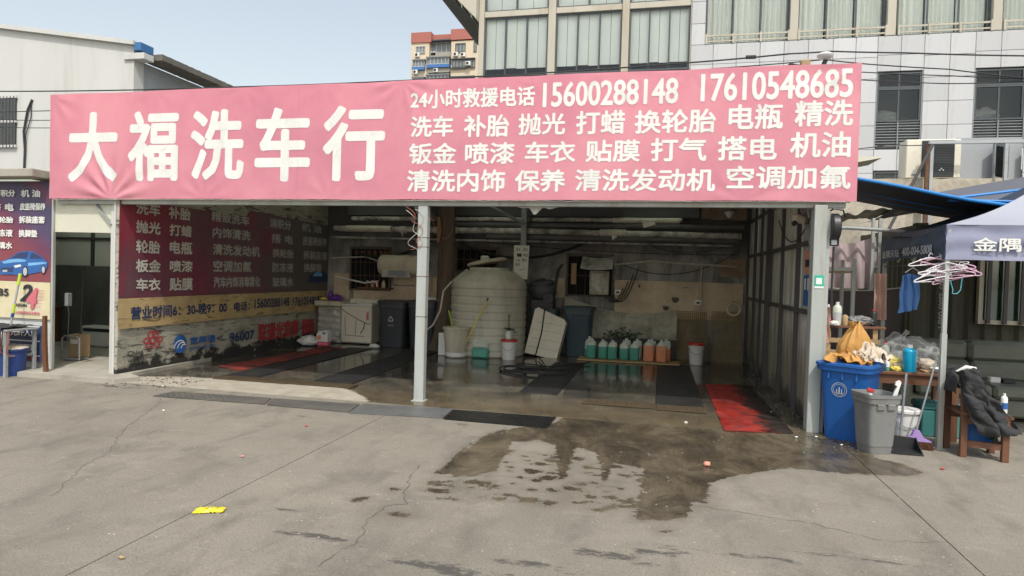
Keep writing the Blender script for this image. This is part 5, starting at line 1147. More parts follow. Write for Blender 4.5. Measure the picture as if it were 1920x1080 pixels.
letters(('金隅天坛',.0,.62,2.03,2.13), lambda a,z,d: (TX0-.024-d,1.45-a,z), 'print_silver', vs_, bold=.05); letters(('400-004-5808',.72,1.60,2.04,2.14), lambda a,z,d: (TX0-.024-d,1.45-a,z), 'print_silver', vs_, bold=.06)
for x,y in ((TX0+.03,TY0+.03),(TX0+.03,TY1-.03),(TX1-.03,TY0+.03),(TX1-.03,TY1-.03)):
    mb = MB(); mb.box(x-.025,x+.025,y-.025,y+.025,.0,1.2); mb.box(x-.02,x+.02,y-.02,y+.02,1.2,2.30); mb.box(x-.05,x+.05,y-.05,y+.05,.0,.006); ob('pole', mb, 'steel_pale', tn)
for a,b in (((TX0+.06,TY0+.04),(TX1-.06,TY0+.04)),((TX0+.04,TY0+.06),(TX0+.04,TY1-.06))):
    for k in (0,1):
        n_ = 4; m_ = MB()
        for i in range(n_):
            p0 = Vector((*a,0)).lerp(Vector((*b,0)),i/n_); p1 = Vector((*a,0)).lerp(Vector((*b,0)),(i+1)/n_)
            zz = (2.26,1.98) if (i+k) % 2 else (1.98,2.26); m_.bar((p0.x,p0.y+.03*k,zz[0]),(p1.x,p1.y+.03*k,zz[1]),.016)
        ob('scissor_bar', m_, 'steel_pale', tn)
# shade sails
sa = thing('shade_sail', 'taut black shade sheet with a bright blue hem stretched from the banner end', 'shade sail', (2.9,.2,2.5))
NE = [(2.193, 0.3, 2.907), (2.436, 0.3, 2.863), (2.713, 0.3, 2.807), (3.045, 0.3, 2.73), (3.366, 0.3, 2.663), (3.887, 0.3, 2.586), (5.094, 0.3, 2.387)]
FE = [(2.593, 1.8, 2.822), (2.854, 1.8, 2.768), (3.083, 1.8, 2.713), (3.323, 1.8, 2.67), (3.541, 1.8, 2.631), (3.802, 1.8, 2.593), (4.297, 1.8, 2.493)]
def pl(P,u):
    k = min(len(P)-2,int(u*(len(P)-1))); return Vector(P[k]).lerp(Vector(P[k+1]), u*(len(P)-1)-k)
mb = MB(); mb.grid(36,14,lambda u,v: pl(NE,u).lerp(pl(FE,u),v)-Vector((0,0,.02*math.sin(math.pi*v))),th=.003); ob('sheet', mb, 'sail_black', sa, smooth=60)
mb = MB(); mb.tube([pl(NE,i/40)+Vector((0,-.008,0)) for i in range(41)],.02,8); ob('hem', mb, 'sail_blue', sa, smooth=60)
for v in (.45,.68): mb = MB(); mb.tube([pl(NE,i/40*.72+.03).lerp(pl(FE,i/40*.72+.03),v)-Vector((0,0,.02*math.sin(math.pi*v)+.006)) for i in range(41)],[.007*math.sin(math.pi*min(1,max(.05,(i+2)/42))) for i in range(41)],6); ob('stripe', mb, 'sail_blue', sa)
s2 = thing('shade_sail', 'grey shade sheet with a blue stripe rising towards the right edge', 'shade sail', (4.3,.8,2.6))
A2 = [(3.205, 0.45, 2.673), (3.979, 0.45, 2.651), (4.863, 0.45, 2.695), (5.968, 0.45, 2.805)]; B2 = [(3.295, 2.2, 2.89), (3.826, 2.2, 3.018), (4.676, 2.2, 3.188), (5.952, 2.2, 3.422)]
mb = MB(); mb.grid(24,14,lambda u,v: pl(A2,u).lerp(pl(B2,u),v)-Vector((0,0,.03*math.sin(math.pi*v))),th=.003); ob('sheet', mb, 'sail_grey', s2, smooth=60)
mb = MB(); mb.grid(24,10,lambda u,v: pl(B2,u)+Vector((.1*v,2.4*v,-.02-.12*v-.06*math.sin(math.pi*v))),th=.003); ob('added_rear_sheet', mb, 'sail_grey', s2, smooth=60)  # hidden extension added to keep sun off the container and sofa
for v in (.62,.0): mb = MB(); mb.tube([pl(A2,i/30).lerp(pl(B2,i/30),v)-Vector((0,0,.03*math.sin(math.pi*v)-.012)) for i in range(31)],.022 if v else .018,6); ob('stripe', mb, 'sail_blue', s2)

# ---------------------------------------------------------------- overhead lines
def wire(P, r, lb, bend=0): 
    out = []
    for a,b in zip(P[:-1],P[1:]): out += sagline(a,b,bend*(Vector(b)-Vector(a)).length,10)[:-1]
    out.append(Vector(P[-1])); line('overhead_wire', out, r, 'cable', lb, 'wire', 'overhead wires behind the banner', 6)
wire([(-24,2.5,5.35),(-13,2.5,5.04),(-7.77,2.5,4.94),(-3.07,2.5,4.95),(.31,2.5,5.03),(1.77,2.5,5.10)], .012, 'overhead wire running just above the pink banner from the left', .004)
wire([(1.77,2.5,5.10),(2.36,2.5,5.11),(3.36,2.5,5.04),(4.84,2.5,4.93),(9,2.5,4.9)], .011, 'uppermost overhead wire right of the dome camera', .004)
wire([(-24,3,5.0),(-12.35,3,4.76),(-4,3,4.75),(.74,3,5.08),(2.37,3,5.15),(2.94,3,5.06),(4.1,3,4.93),(5.08,3,4.76),(9,3,4.5)], .009, 'overhead wire peaking at the dome camera bracket', .004)
wire([(-24,3.02,4.85),(-13.6,3.02,4.61),(-12.35,3.02,4.57),(-3,3.02,4.6),(2.93,3.02,4.94),(4.11,3.02,4.84),(5.08,3.02,4.76),(9,3.02,4.6)], .008, 'second overhead wire passing behind both banner ends', .004)
wire([(-24,3.05,4.7),(-13.6,3.05,4.46),(-12.35,3.05,4.42),(-3,3.05,4.5),(2.93,3.05,4.83),(4.11,3.05,4.73),(5.08,3.05,4.72),(9,3.05,4.65)], .008, 'lowest overhead wire passing behind both banner ends', .004)
wire([(2.2,4.5,4.0),(3.51,5,4.15),(3.97,5,4.22),(4.95,6,4.40)], .009, 'slack wire from the banner end to the pipe frame', .02)
sk = MB(); sk.tube([(1.16,2.48,5.07),(1.3,2.5,5.075)],.03,8); ob('wire_splice', sk, 'cable', None, 'taped splice on the overhead wire left of the dome camera', 'splice')
dc = thing('dome_camera', 'small white dome camera on a bracket above the banner right end', 'camera', (1.76,.2,4.1))
mb = MB(); mb.lathe([(.01,0),(.05,.015),(.085,.04),(.09,.06),(.06,.085),(.01,.095)],(1.76,.15,4.24),16); ob('dome', mb, 'plastic_white', dc, smooth=60)
mb = MB(); mb.bar((1.70,.1,4.08),(1.77,.15,4.25),.035); ob('bracket', mb, 'plastic_black', dc)
mb = MB(); mb.box(1.50,1.60,.1,.2,4.13,4.25,.01); ob('junction_box', mb, 'cardboard', dc); mb = MB(); mb.tube([(1.3,.1,4.13),(1.38,.1,4.2),(1.5,.12,4.18)],.015,6); ob('lead', mb, 'cable', dc)

# ---------------------------------------------------------------- inside the shed
# water tank
tk = thing('water_tank', 'large ribbed grey green plastic water tank against the rear wall', 'water tank', (-3.48,5.2,0))
pr = [(.76,.0),(.79,.03)]
z = .08
while z < 1.38:
    pr += [(.79,z),(.775,z+.02),(.775,z+.045),(.79,z+.065)]; z += .155
pr += [(.79,1.42),(.775,1.50),(.60,1.66),(.44,1.74),(.42,1.75),(.42,1.80)]
mb = MB(); mb.lathe(pr,(-3.48,5.2,0),56); bd = ob('body', mb, 'tank_cream', tk, smooth=35)
for k in range(6):
    a = k*math.pi/3+.3; mb = MB(); mb.bar((-3.48+.76*math.cos(a),5.2+.76*math.sin(a),1.515),(-3.48+.46*math.cos(a),5.2+.46*math.sin(a),1.755),.10,.035,.008); ob('shoulder_rib', mb, 'tank_cream', bd)
mb = MB(); mb.T = Matrix.Translation((-3.52,5.15,1.88)) @ Matrix.Rotation(R(-11),4,'Y'); mb.lathe([(.40,0),(.42,.02),(.42,.05),(.38,.07)],n=36); ob('lid', mb, 'plastic_cream', tk, smooth=40)
mb = MB(); mb.lathe([(.09,0),(.09,.1),(.07,.12)],(-3.62,5.3,1.93),16); ob('filler_cap', mb, 'plastic_white', tk)
# tree trunk through the shed
tr = thing('tree_trunk', 'dark rough tree trunk growing up through the shed beside the water tank', 'tree', (-4.5,5.45,0))
mb = MB()
def tfn(u,v):
    a = 2*math.pi*u; z = v*3.42; cx = -4.60+.10*v+.05*math.sin(v*4); cy_ = 5.42
    r_ = .20-.03*v+.10*max(0,.12-v)/.12; q = Vector((math.cos(a)*4.5,math.sin(a)*4.5,z*1.4)); r_ *= 1+.10*noise.fractal(q,1,2,4)+.09*noise.noise(Vector((a*5,z*.5,2)))
    return (cx+r_*math.cos(a),cy_+r_*math.sin(a),z)
mb.grid(48,70,tfn); ob('trunk', mb, 'bark', tr, smooth=70)
mat('bark_torn', (.34,.19,.10), .9, .25, 6, .5, 30, streak=True)
mb = MB(); mb.grid(5,14,lambda u,v: (-4.66+u*.10*(1-abs(v-.5)),5.20-.015*math.sin(3.14*u),2.3+v*.55),th=.01); ob('torn_bark', mb, 'bark_torn', tr, smooth=60)
mb = MB(); mb.tube([(-4.60,5.35,2.75),(-4.9,5.1,2.95),(-5.1,5.0,3.25)],[.05,.04,.035],8); ob('limb', mb, 'bark', tr)
# whiteboard
wb = thing('whiteboard', 'tall white notice board with scribbles hung above the tank', 'notice board', (-2.85,5.42,1.56))
mb = MB(); mb.prism([(-3.02,1.62),(-2.96,1.56),(-2.72,1.58),(-2.69,2.29),(-3.02,2.29)],lambda a,b,d: (a,d,b),5.415,5.43); ob('board', mb, 'paper_white', wb)
for k,(txt,a0,z0) in enumerate((('洗车',-2.98,2.2),('30',-2.83,2.2),('1',-2.95,2.08),('40',-2.82,2.08),('小车',-2.98,1.97),('80',-2.84,1.98),('精洗',-2.98,1.88))):
    letters((txt,a0,a0+.1,z0-.03,z0+.035), lambda a,z,d: (a,5.414-d,z), 'print_black', wb, bold=0)
mb = MB(); mb.add([(-2.90,5.411,1.76),(-2.76,5.411,1.80),(-2.76,5.411,1.807),(-2.90,5.411,1.767)],[(0,1,2,3)]); ob('scribble', mb, 'print_black', wb)
# wheelie bins
def wheelie(name, label, at, w_, d_, h_, mt_, lid=True, rz=0, group=None, sym=None, lidm=None):
    r_ = thing(name, label, 'wheelie bin', at, group); M = Matrix.Translation(at) @ Matrix.Rotation(rz,4,'Z')
    def rb(z,k): return [(-w_/2*k,-d_/2*k),(w_/2*k,-d_/2*k),(w_/2*k,d_/2*k),(-w_/2*k,d_/2*k)]
    mb = MB(); mb.T = M; n = 28; prof = [(.40,.0),(.41,.02),(.47,h_*.82),(.475,h_*.83),(.495,h_*.84),(.5,h_*.93),(.52,h_*.935),(.52,h_*.95)]
    mb.lathe([(q,z) for q,z in prof],(0,0,0),n,a0=math.pi/4,sx=w_,sy=d_,sq=.32); bd_ = ob('body', mb, mt_, r_, smooth=38)
    if lid:
        mb = MB(); mb.T = M; mb.lathe([(.53,h_*.95),(.55,h_*.955),(.55,h_*.975),(.5,h_*.995),(.3,h_)],(0,0,0),n,a0=math.pi/4,sx=w_,sy=d_,sq=.32); l_ = ob('lid', mb, lidm or mt_, r_, smooth=38)
        mb = MB(); mb.T = M; mb.tube([(-w_*.22,-d_*.55,h_*.975),(-w_*.2,-d_*.58,h_*.99),(w_*.2,-d_*.58,h_*.99),(w_*.22,-d_*.55,h_*.975)],.012,6); ob('grip', mb, lidm or mt_, l_)
    mb = MB(); mb.T = M; mb.tube([(-w_*.42,d_*.55,h_*.9),(-w_*.42,d_*.62,h_*.93),(w_*.42,d_*.62,h_*.93),(w_*.42,d_*.55,h_*.9)],.016,8); ob('handle', mb, mt_, r_)
    for s in (-1,1):
        mb = MB(); mb.T = M @ Matrix.Translation((s*w_*.40,d_*.38,.085)) @ Matrix.Rotation(R(90),4,'Y'); mb.lathe([(.03,-.025),(.085,-.025),(.085,.025),(.03,.025)],n=18); ob('wheel', mb, 'plastic_black', r_, smooth=40)
    for s in (-1,0,1):
        mb = MB(); mb.T = M; x = s*w_*.26; yb = -d_*.5
        mb.obox((x,-d_*.445,h_*.80),(.03,.03,h_*.1),(R(-4),0,0),.006); ob('rib', mb, mt_, bd_)
    if sym:
        PT = lambda a,z,d: M @ Vector((a,-d_*(.405+.075*z/h_)-d,z))
        mb = MB()
        for k in range(3):
            a0 = math.pi/2+k*2*math.pi/3; c0 = (.075*math.cos(a0),.075*math.sin(a0)); c1 = (.075*math.cos(a0-2*math.pi/3),.075*math.sin(a0-2*math.pi/3))
            p0 = Vector(c0).lerp(Vector(c1),.08); p1 = Vector(c0).lerp(Vector(c1),.72); nn = Vector((-(p1-p0).y,(p1-p0).x)).normalized()*.012
            mb.add([PT(q.x,h_*.6+q.y,.006) for q in (p0-nn,p1-nn,p1+nn,p0+nn)],[(0,1,2,3)])
            tip = Vector(c0).lerp(Vector(c1),.95); mb.add([PT(q.x,h_*.6+q.y,.007) for q in (p1-nn*2.2,tip,p1+nn*2.2)],[(0,1,2)])
        ob('recycling_mark', mb, 'print_grey', bd_)
        letters(('可回收物',-.075,.075,h_*.455,h_*.485), PT, 'print_grey', bd_, bold=.03, base=.006)
    return r_
wheelie('wheelie_bin', 'black wheelie bin with a recycling mark beside the washing machine', (-5.66,5.45,.01), .64,.6,1.02,'plastic_navygrey',sym=True,group='dark wheelie bins')
wheelie('wheelie_bin', 'black wheelie bin with a recycling mark partly behind the white centre post', (-4.98,5.45,.01), .64,.6,1.05,'plastic_navygrey',sym=True,group='dark wheelie bins')
wheelie('wheelie_bin', 'dark teal wheelie bin between the foam crate and the green jugs', (-1.62,5.62,.01), .60,.56,1.04,'plastic_darkteal',group='dark wheelie bins')
wheelie('wheelie_bin', 'dark open bin carrying the pressure washer behind the foam crate', (-2.36,5.66,.01), .60,.52,1.02,'plastic_darkteal',lid=False,group='dark wheelie bins')
bgm = MB(); bgm.grid(14,10,lambda u,v: (-5.1+u*.5,5.3+v*.35,1.075+.06*math.sin(3.14*u)*math.sin(3.14*v)+.02*noise.noise(Vector((u*5,v*5,1)))),th=.004); ob('plastic_sheet', bgm, 'paper_white', None, 'crumpled white plastic sheet on the black bin behind the post', 'plastic sheet', smooth=60)
# pressure washer on the bin
vw = thing('pressure_washer', 'dark grey pressure washer with a tall handle on top of the open bin', 'pressure washer', (-2.38,5.6,1.0))
mb = MB(); mb.blob((-2.42,5.6,1.36),(.3,.2,.24),.12,4,26,16,2.2); mb.obox((-2.42,5.6,1.50),(.5,.3,.10),(0,-.12,0),.04); ob('housing', mb, 'plastic_navygrey', vw, smooth=60)
mb = MB(); mb.box(-2.65,-2.15,5.46,5.76,.965,1.17,.02); ob('base', mb, 'plastic_black', vw)
mb = MB(); mb.T = Matrix.Translation((-2.25,5.40,1.2)) @ Matrix.Rotation(R(90),4,'X'); mb.lathe([(.05,0),(.11,0),(.115,.03),(.11,.05),(.05,.05)],n=20); ob('wheel', mb, 'plastic_black', vw, smooth=40)
for y in (5.5,5.72): mb = MB(); mb.tube([(-2.20,y,1.1),(-2.14,y,1.5),(-2.10,y,1.78),(-2.02,y,1.9)],.016,8); ob('handle', mb, 'plastic_black', vw)
mb = MB(); mb.tube([(-2.02,5.5,1.9),(-2.0,5.61,1.91),(-2.02,5.72,1.9)],.016,8); ob('grip', mb, 'plastic_black', vw)
# foam crate
fc = thing('foam_crate', 'white polystyrene crate tipped on end with a black strap', 'crate', (-2.3,5.05,0))
M = Matrix.Translation((-2.30,5.05,.0)) @ Matrix.Rotation(R(7),4,'Y') @ Matrix.Rotation(R(-8),4,'X')
mb = MB(); mb.T = M; mb.prism([(-.36,.04),(.31,.0),(.38,.78),(.33,.84),(-.24,1.0),(-.30,.95)],lambda a,b,d: (a,d,b),-.02,.30); ob('shell', mb, 'foam_white', fc)
mat('foam_groove', (.42,.38,.3), .85, .15, 4, .1)
for z in (.18,.36,.54,.70): mb = MB(); mb.T = M; mb.box(-.31+.06*z,.30+.05*z,-.0225,-.0205,z,z+.007); ob('groove', mb, 'foam_groove', fc)
mb = MB(); mb.T = M; mb.tube([(-.1,.1,.985),(-.1,-.03,.97),(-.08,-.033,.5),(-.12,-.033,.05),(-.16,-.1,.012)],.013,6); ob('strap', mb, 'cable', fc)
# white tub with brooms
wt = thing('white_tub', 'tall dirty white plastic tub standing before the water tank', 'tub', (-3.9,4.35,0))
mb = MB(); mb.lathe([(.19,.01),(.20,.03),(.255,.55),(.275,.56),(.275,.60),(.25,.60),(.19,.05)],(-3.9,4.35,0),32,capt=False); ob('tub', mb, 'plastic_cream', wt, smooth=40)
mb = MB(); mb.lathe([(.205,.03),(.212,.035),(.215,.10),(.209,.105)],(-3.9,4.35,0.002),32,capb=False,capt=False); ob('foot_band', mb, 'plastic_white', wt)
for k,(a,b,lb,mt_) in enumerate((((-3.88,4.4,.12),(-4.10,4.38,.98),'short lime green stick leaning left in the white tub','lime'),((-3.78,4.3,.1),(-3.26,4.32,1.20),'long yellow green brush handle leaning right out of the tub','yellow_soft'))):
    r_ = thing('brush_handle', lb, 'handle', a); mb = MB(); mb.tube([a,b],.014,8); ob('shaft', mb, mt_, r_); mb = MB(); mb.tube([Vector(b)-(Vector(b)-Vector(a)).normalized()*.06,b],.018,8); ob('end_cap', mb, 'plastic_black', r_)
mb = MB(); mb.box(-4.30,-4.15,4.42,4.54,.01,.46,.008); ob('white_box', mb, 'plastic_white', None, 'narrow white upright box left of the dirty tub', 'box')
line('tank_hose', [(-4.15,4.75,1.5),(-4.28,4.6,1.3),(-4.32,4.55,.9),(-4.45,4.5,.6),(-4.7,4.6,.42),(-4.85,4.9,.38)], .02, 'wire_pale', 'pale hose hanging down the left side of the tank', 'hose', n=8)
# jerrycan, bucket with sprayer
jc = thing('jerrycan', 'square green tinted jerrycan standing before the tank', 'jerrycan', (-3.41,4.45,0))
mb = MB(); mb.box(-3.58,-3.24,4.33,4.56,.01,.20,.03); ob('liquid', mb, 'liquid_green', jc, smooth=40)
mb = MB(); mb.box(-3.58,-3.24,4.33,4.56,.202,.335,.035); mb.box(-3.5,-3.3,4.41,4.48,.335,.375,.012); ob('shell', mb, 'jug_clear', jc, smooth=40)
mb = MB(); mb.lathe([(.03,0),(.03,.03)],(-3.53,4.44,.335),12); ob('cap', mb, 'plastic_white', jc)
def bucket(name,label,at,r0,r1,h_,lidm,group=None):
    r_ = thing(name,label,'bucket',at,group); x,y,z0 = at
    mb = MB(); mb.lathe([(r0,.005),(r0+.005,.02),(r1,h_*.86),(r1+.008,h_*.87),(r1+.008,h_*.9)],at,28); ob('pail', mb, 'plastic_white', r_, smooth=40)
    mb = MB(); mb.lathe([(r1+.012,h_*.89),(r1+.02,h_*.9),(r1+.02,h_*.97),(r1+.01,h_),(r1-.02,h_-.006)],at,28); ob('lid', mb, lidm, r_, smooth=40)
    mb = MB(); mb.tube([(x+(r1+.01)*math.cos(t_),y-(r1+.012)*math.sin(t_)*1.0-.004,z0+h_*.78-.13*h_*4*math.sin(t_)**2*.55) for t_ in np.linspace(0,math.pi,16)],.005,6); ob('bail', mb, 'steel_grey', r_)
    return r_
bucket('lidded_bucket','white bucket with a red lid carrying a pump sprayer',(-2.845,4.45,0),.125,.15,.40,'plastic_red')
bucket('lidded_bucket','white bucket with a red lid before the leaning gratings',(.745,5.35,0),.125,.15,.43,'plastic_red')
sp = thing('pump_sprayer', 'small pump sprayer with a black trigger on the red bucket lid', 'sprayer', (-2.86,4.45,.402))
mb = MB(); mb.lathe([(.06,0),(.07,.01),(.07,.10),(.05,.15),(.03,.17)],(-2.86,4.45,.402),20); ob('bottle', mb, 'jug_clear', sp, smooth=40)
mb = MB(); mb.lathe([(.035,.17),(.05,.18),(.05,.20),(.03,.22)],(-2.86,4.45,.402),14); mb.bar((-2.95,4.45,.615),(-2.75,4.45,.60),.025); mb.bar((-2.78,4.45,.60),(-2.73,4.45,.53),.03,.02); ob('head', mb, 'plastic_black', sp)
mb = MB(); mb.tube([(-2.86,4.45,.62),(-2.86,4.45,.87)],.010,8); mb.box(-2.885,-2.835,4.44,4.46,.868,.88); ob('plunger', mb, 'plastic_black', sp)
# row of jugs on a board
jb = MB(); jb.box(-1.55,.42,4.86,5.42,.012,.04,.004); ob('jug_board', jb, 'wood_pale', None, 'pale plank under the row of green and orange jugs', 'plank')
def jug(name,label,at,liq,fill,group,h_=.37,w_=.19):
    x,y,z0 = at; r_ = thing(name,label,'jug',at,group)
    f = fill*h_*.78; d_ = w_*.8
    mb = MB(); mb.lathe([(.42,.005),(.5,.02),(.5,f)],at,20,sx=w_,sy=d_,sq=.6,a0=math.pi/4); ob('liquid', mb, liq, r_, smooth=50)
    mb = MB(); mb.lathe([(.5,f+.001),(.5,h_*.7),(.46,h_*.78),(.30,h_*.88),(.14,h_*.95)],at,20,sx=w_,sy=d_,sq=.7,a0=math.pi/4); sh = ob('shell', mb, 'jug_clear', r_, smooth=50)
    mb = MB(); mb.tube([(x+.02,y,z0+h_*.93),(x+w_*.36,y,z0+h_*.9),(x+w_*.44,y,z0+h_*.76),(x+w_*.40,y,z0+h_*.66)],.014,8); ob('handle', mb, 'jug_clear', sh)
    mb = MB(); mb.lathe([(.028,0),(.028,.03)],(x,y,z0+h_*.955),12); ob('cap', mb, 'plastic_white', r_)
    return r_
GJ = ['green jug at the left end of the row on the plank','second green jug from the left end of the row','third green jug from the left end of the row','fourth green jug from the left end of the row','green jug standing left of the orange jugs']
for k in range(5): jug('cleaner_jug',GJ[k],(-1.30+.215*k+(0,.012,-.008,.006,-.004)[k],5.12+(.0,.03,-.01,.015,-.02)[k],.04),'liquid_green',(.93,.84,.88,.8,.9)[k],'green cleaner jugs on the plank')
jug('cleaner_jug','left of the two large orange jugs in the front row',(-.17,5.12,.04),'liquid_orange',.98,'orange cleaner jugs',.42,.215)
jug('cleaner_jug','right of the two large orange jugs in the front row',(.075,5.12,.04),'liquid_orange',.98,'orange cleaner jugs',.42,.215)
jug('cleaner_jug','pale jug in the back row behind the fourth green jug',(-.62,5.33,.04),'jug_clear',.4,'pale jugs in the back row',.40)
jug('cleaner_jug','pale jug in the back row behind the last green jug',(-.40,5.33,.04),'jug_clear',.4,'pale jugs in the back row',.40)
jug('cleaner_jug','orange jug in the back row behind the left orange jug',(-.12,5.34,.04),'liquid_orange',.6,'orange cleaner jugs',.41)
jug('cleaner_jug','orange jug in the back row at the right end',(.16,5.34,.04),'liquid_orange',.75,'orange cleaner jugs',.42)
jug('cleaner_jug','half hidden teal jug leaning behind the first green jug',(-1.36,5.34,.04),'liquid_green',.5,'pale jugs in the back row',.40)
# leaning gratings
def leaning(x0,x1,label,z1,rust):
    r_ = thing('floor_grating', label, 'grating', ((x0+x1)/2,5.8,0)); n = 15; m_ = 24
    mb = MB(); f = lambda a,b: Vector((x0+(x1-x0)*a, 5.70+.22*b, .012+z1*b))
    for i in range(n+1): mb.bar(f(i/n,0),f(i/n,1),.010)
    for j in range(m_+1): mb.bar(f(0,j/m_),f(1,j/m_),.009)
    ob('grid_bars', mb, rust, r_); return r_
mat('grating_yellow', (.34,.24,.09), .7, .2, 3, .1, dirt=(.13,.1,.06), dsc=3, damt=.45)
leaning(.37,.95,'yellow plastic floor grating leaning left of the red lidded bucket',1.0,'grating_yellow')
leaning(1.06,1.64,'dull floor grating leaning in the right rear corner',1.02,'grating_yellow')
mb = MB(); mb.T = Matrix.Translation((1.45,5.62,1.1)) @ Matrix.Rotation(R(80),4,'X'); mb.tube([(.12*math.cos(a),.12*math.sin(a),0) for a in np.linspace(0,2*math.pi,25)[:-1]],.024,8,closed=True); mb.T = None
ob('hose_roll', mb, 'plastic_cream', None, 'roll of pale tape hung above the corner grating', 'roll', smooth=60)
line('roll_hook', [(1.45,5.66,1.2),(1.45,5.8,1.25),(1.45,5.96,1.26)], .008, 'steel_grey', 'small wall hook holding the pale roll', 'hook')
# sagging tarp
mb = MB()
def tpf(u,v):
    x = -1.98+u*2.35; top = 1.24-.30*math.sin(math.pi*u*.8)-.02*u; z = top-v*(top-.38); y = 5.93-.03*math.sin(math.pi*v)-.08*v+.05*noise.noise(Vector((u*5,v*3,1)))-.05*abs(math.sin(u*6+v*2.5))-.02*abs(math.sin(u*15-v*6))
    return (x,y,max(.02,z))
mb.grid(50,24,tpf,th=.004); ob('sagging_tarp', mb, 'tarp_grey', None, 'dull grey green tarp sagging along the wall behind the jugs', 'tarp', smooth=70)
pb = MB(); pb.box(-.9,.35,5.55,5.78,.02,.42,.01); ob('dark_trough', pb, 'plastic_black', None, 'low dark trough behind the row of jugs', 'trough')
lf = thing('weed', 'green leafy weed sprouting behind the jugs', 'plant', (-.75,5.5,.40)); LR = random.Random(4)
mb = MB()
for k in range(90):
    a = LR.uniform(0,6.28); r_ = .42*LR.random()**.6; c0 = Vector((-.72+r_*math.cos(a),5.48+.30*r_*math.sin(a),.42+.26*LR.random()*(1-r_*1.3))); n_ = Vector((LR.uniform(-.6,.6),-1,LR.uniform(-.2,.9))).normalized(); d0 = n_.cross(Vector((LR.uniform(-1,1),0,1))).normalized()*LR.uniform(.02,.04); s0 = n_.cross(d0).normalized()*d0.length*.7
    mb.add([c0-d0,c0-d0*.2+s0,c0+d0,c0-d0*.2-s0],[(0,1,2,3)])
ob('leaves', mb, 'green_leaf', lf); mb = MB()
for k in range(6): mb.tube([(-.75+.02*k-.05,5.55,.40),(-.75+.1*(k-3),5.5,.6)],.006,5)
ob('stems', mb, 'green_leaf', lf)
# boxes at the third window, flues
bx3 = thing('meter_box', 'olive metal meter box under a bent sheet hood at the rear window', 'meter box', (-1.24,5.78,1.3))
mb = MB(); mb.box(-1.44,-1.04,5.70,5.90,1.30,1.80,.008); ob('casing', mb, 'tarp_grey', bx3); mb = MB(); mb.box(-1.40,-1.08,5.692,5.699,1.37,1.74); ob('door', mb, 'pipe_wrap', bx3)
mb = MB(); mb.grid(8,6,lambda u,v: (-1.62+u*.66,5.88-.40*v,2.10-.26*v-.03*math.sin(u*3.14)),th=.006); ob('hood', mb, 'pipe_wrap', bx3)
for k in range(4): line('wall_cable', sagline((-1.1+.05*k,5.72,1.3),(-.75+.1*k,5.88,1.45+.15*k),.22+.05*k), .010, 'cable', ('black cable nearest the meter box foot','black cable looping below the meter box','second black loop right of the meter box','outer black loop right of the meter box')[k])
dr = thing('water_heater', 'horizontal cream water heater drum on the rear wall behind the centre post', 'water heater', (-5.6,5.6,1.55))
mb = MB(); mb.T = Matrix.Translation((-5.62,5.58,1.80)) @ Matrix.Rotation(R(90),4,'Y'); mb.lathe([(.10,-.50),(.20,-.48),(.23,-.44),(.23,.44),(.20,.48),(.10,.50)],n=28); ob('drum', mb, 'plastic_cream', dr, smooth=40)
mb = MB(); mb.box(-5.98,-5.32,5.35,5.62,1.53,1.70,.01); ob('sheet_wrap', mb, 'poly_wrap', dr); mb = MB(); mb.box(-5.82,-5.42,5.342,5.349,1.57,1.68); ob('label_plate', mb, 'frame_grey', dr)
for x in (-5.95,-5.3): mb = MB(); mb.bar((x,5.72,1.62),(x,5.97,1.60),.03); ob('bracket', mb, 'steel_dark', dr)
bo2 = [( -6.55,.035,'brown'),(-6.42,.04,'amber'),(-6.30,.035,'rust red'),(-6.15,.04,'tan')]
for k,(x,r_,cn_) in enumerate(bo2):
    q = thing('sill_pot', 'small %s pot on the ledge of the left rear window' % cn_, 'pot', (x,5.86,1.28)); mb = MB(); mb.lathe([(r_,0),(r_*1.3,.08),(r_*.8,.13)],(x,5.86,1.285),12); ob('pot', mb, ('rust','wood_pale','plastic_red','plaster_tan')[k], q); mb = MB(); mb.lathe([(r_*.7,.13),(r_*.7,.16)],(x,5.86,1.285),10); ob('stopper', mb, 'plaster_tan', q)
lg = MB(); lg.box(-6.75,-5.95,5.76,5.97,1.25,1.284); ob('window_ledge', lg, 'rust', None, 'rusty ledge under the left rear window', 'ledge')
# washing machine and wrapped cabinet
wm = thing('washing_machine', 'cream twin tub washing machine with torn film in the left rear corner', 'washing machine', (-6.6,5.7,0))
mb = MB(); mb.box(-6.98,-6.24,5.45,5.9,.03,.86,.02); ob('cabinet', mb, 'machine_cream', wm); mb = MB(); mb.box(-6.97,-6.25,5.452,5.9,.02,.16,.01); ob('plinth', mb, 'plastic_grey', wm)
mb = MB(); mb.box(-6.99,-6.23,5.44,5.91,.865,.90,.01); ob('top', mb, 'plastic_white', wm); mb = MB(); mb.box(-6.62,-6.25,5.5,5.8,.902,.925,.008); ob('lid', mb, 'plastic_white', wm)
mb = MB(); mb.obox((-6.61,5.86,.95),(.7,.06,.10),(R(-20),0,0),.01); ob('control_panel', mb, 'machine_cream', wm)
for x in (-6.8,-6.6,-6.4): mb = MB(); mb.T = Matrix.Translation((x,5.82,.955)) @ Matrix.Rotation(R(80),4,'X'); mb.lathe([(.025,0),(.02,.02)],n=10); ob('knob', mb, 'plastic_white', wm)
mb = MB(); mb.tube([(-6.96,5.446,.78),(-6.8,5.444,.68),(-6.55,5.442,.56),(-6.3,5.444,.46),(-6.26,5.446,.5)],.008,5); mb.tube([(-6.88,5.445,.6),(-6.86,5.445,.2),(-6.4,5.445,.19)],.006,5); mb.tube([(-6.6,5.445,.55),(-6.62,5.445,.22)],.006,5); mb.tube([(-6.4,5.445,.5),(-6.42,5.445,.36),(-6.5,5.445,.25)],.012,5); ob('torn_film', mb, 'rust', wm)
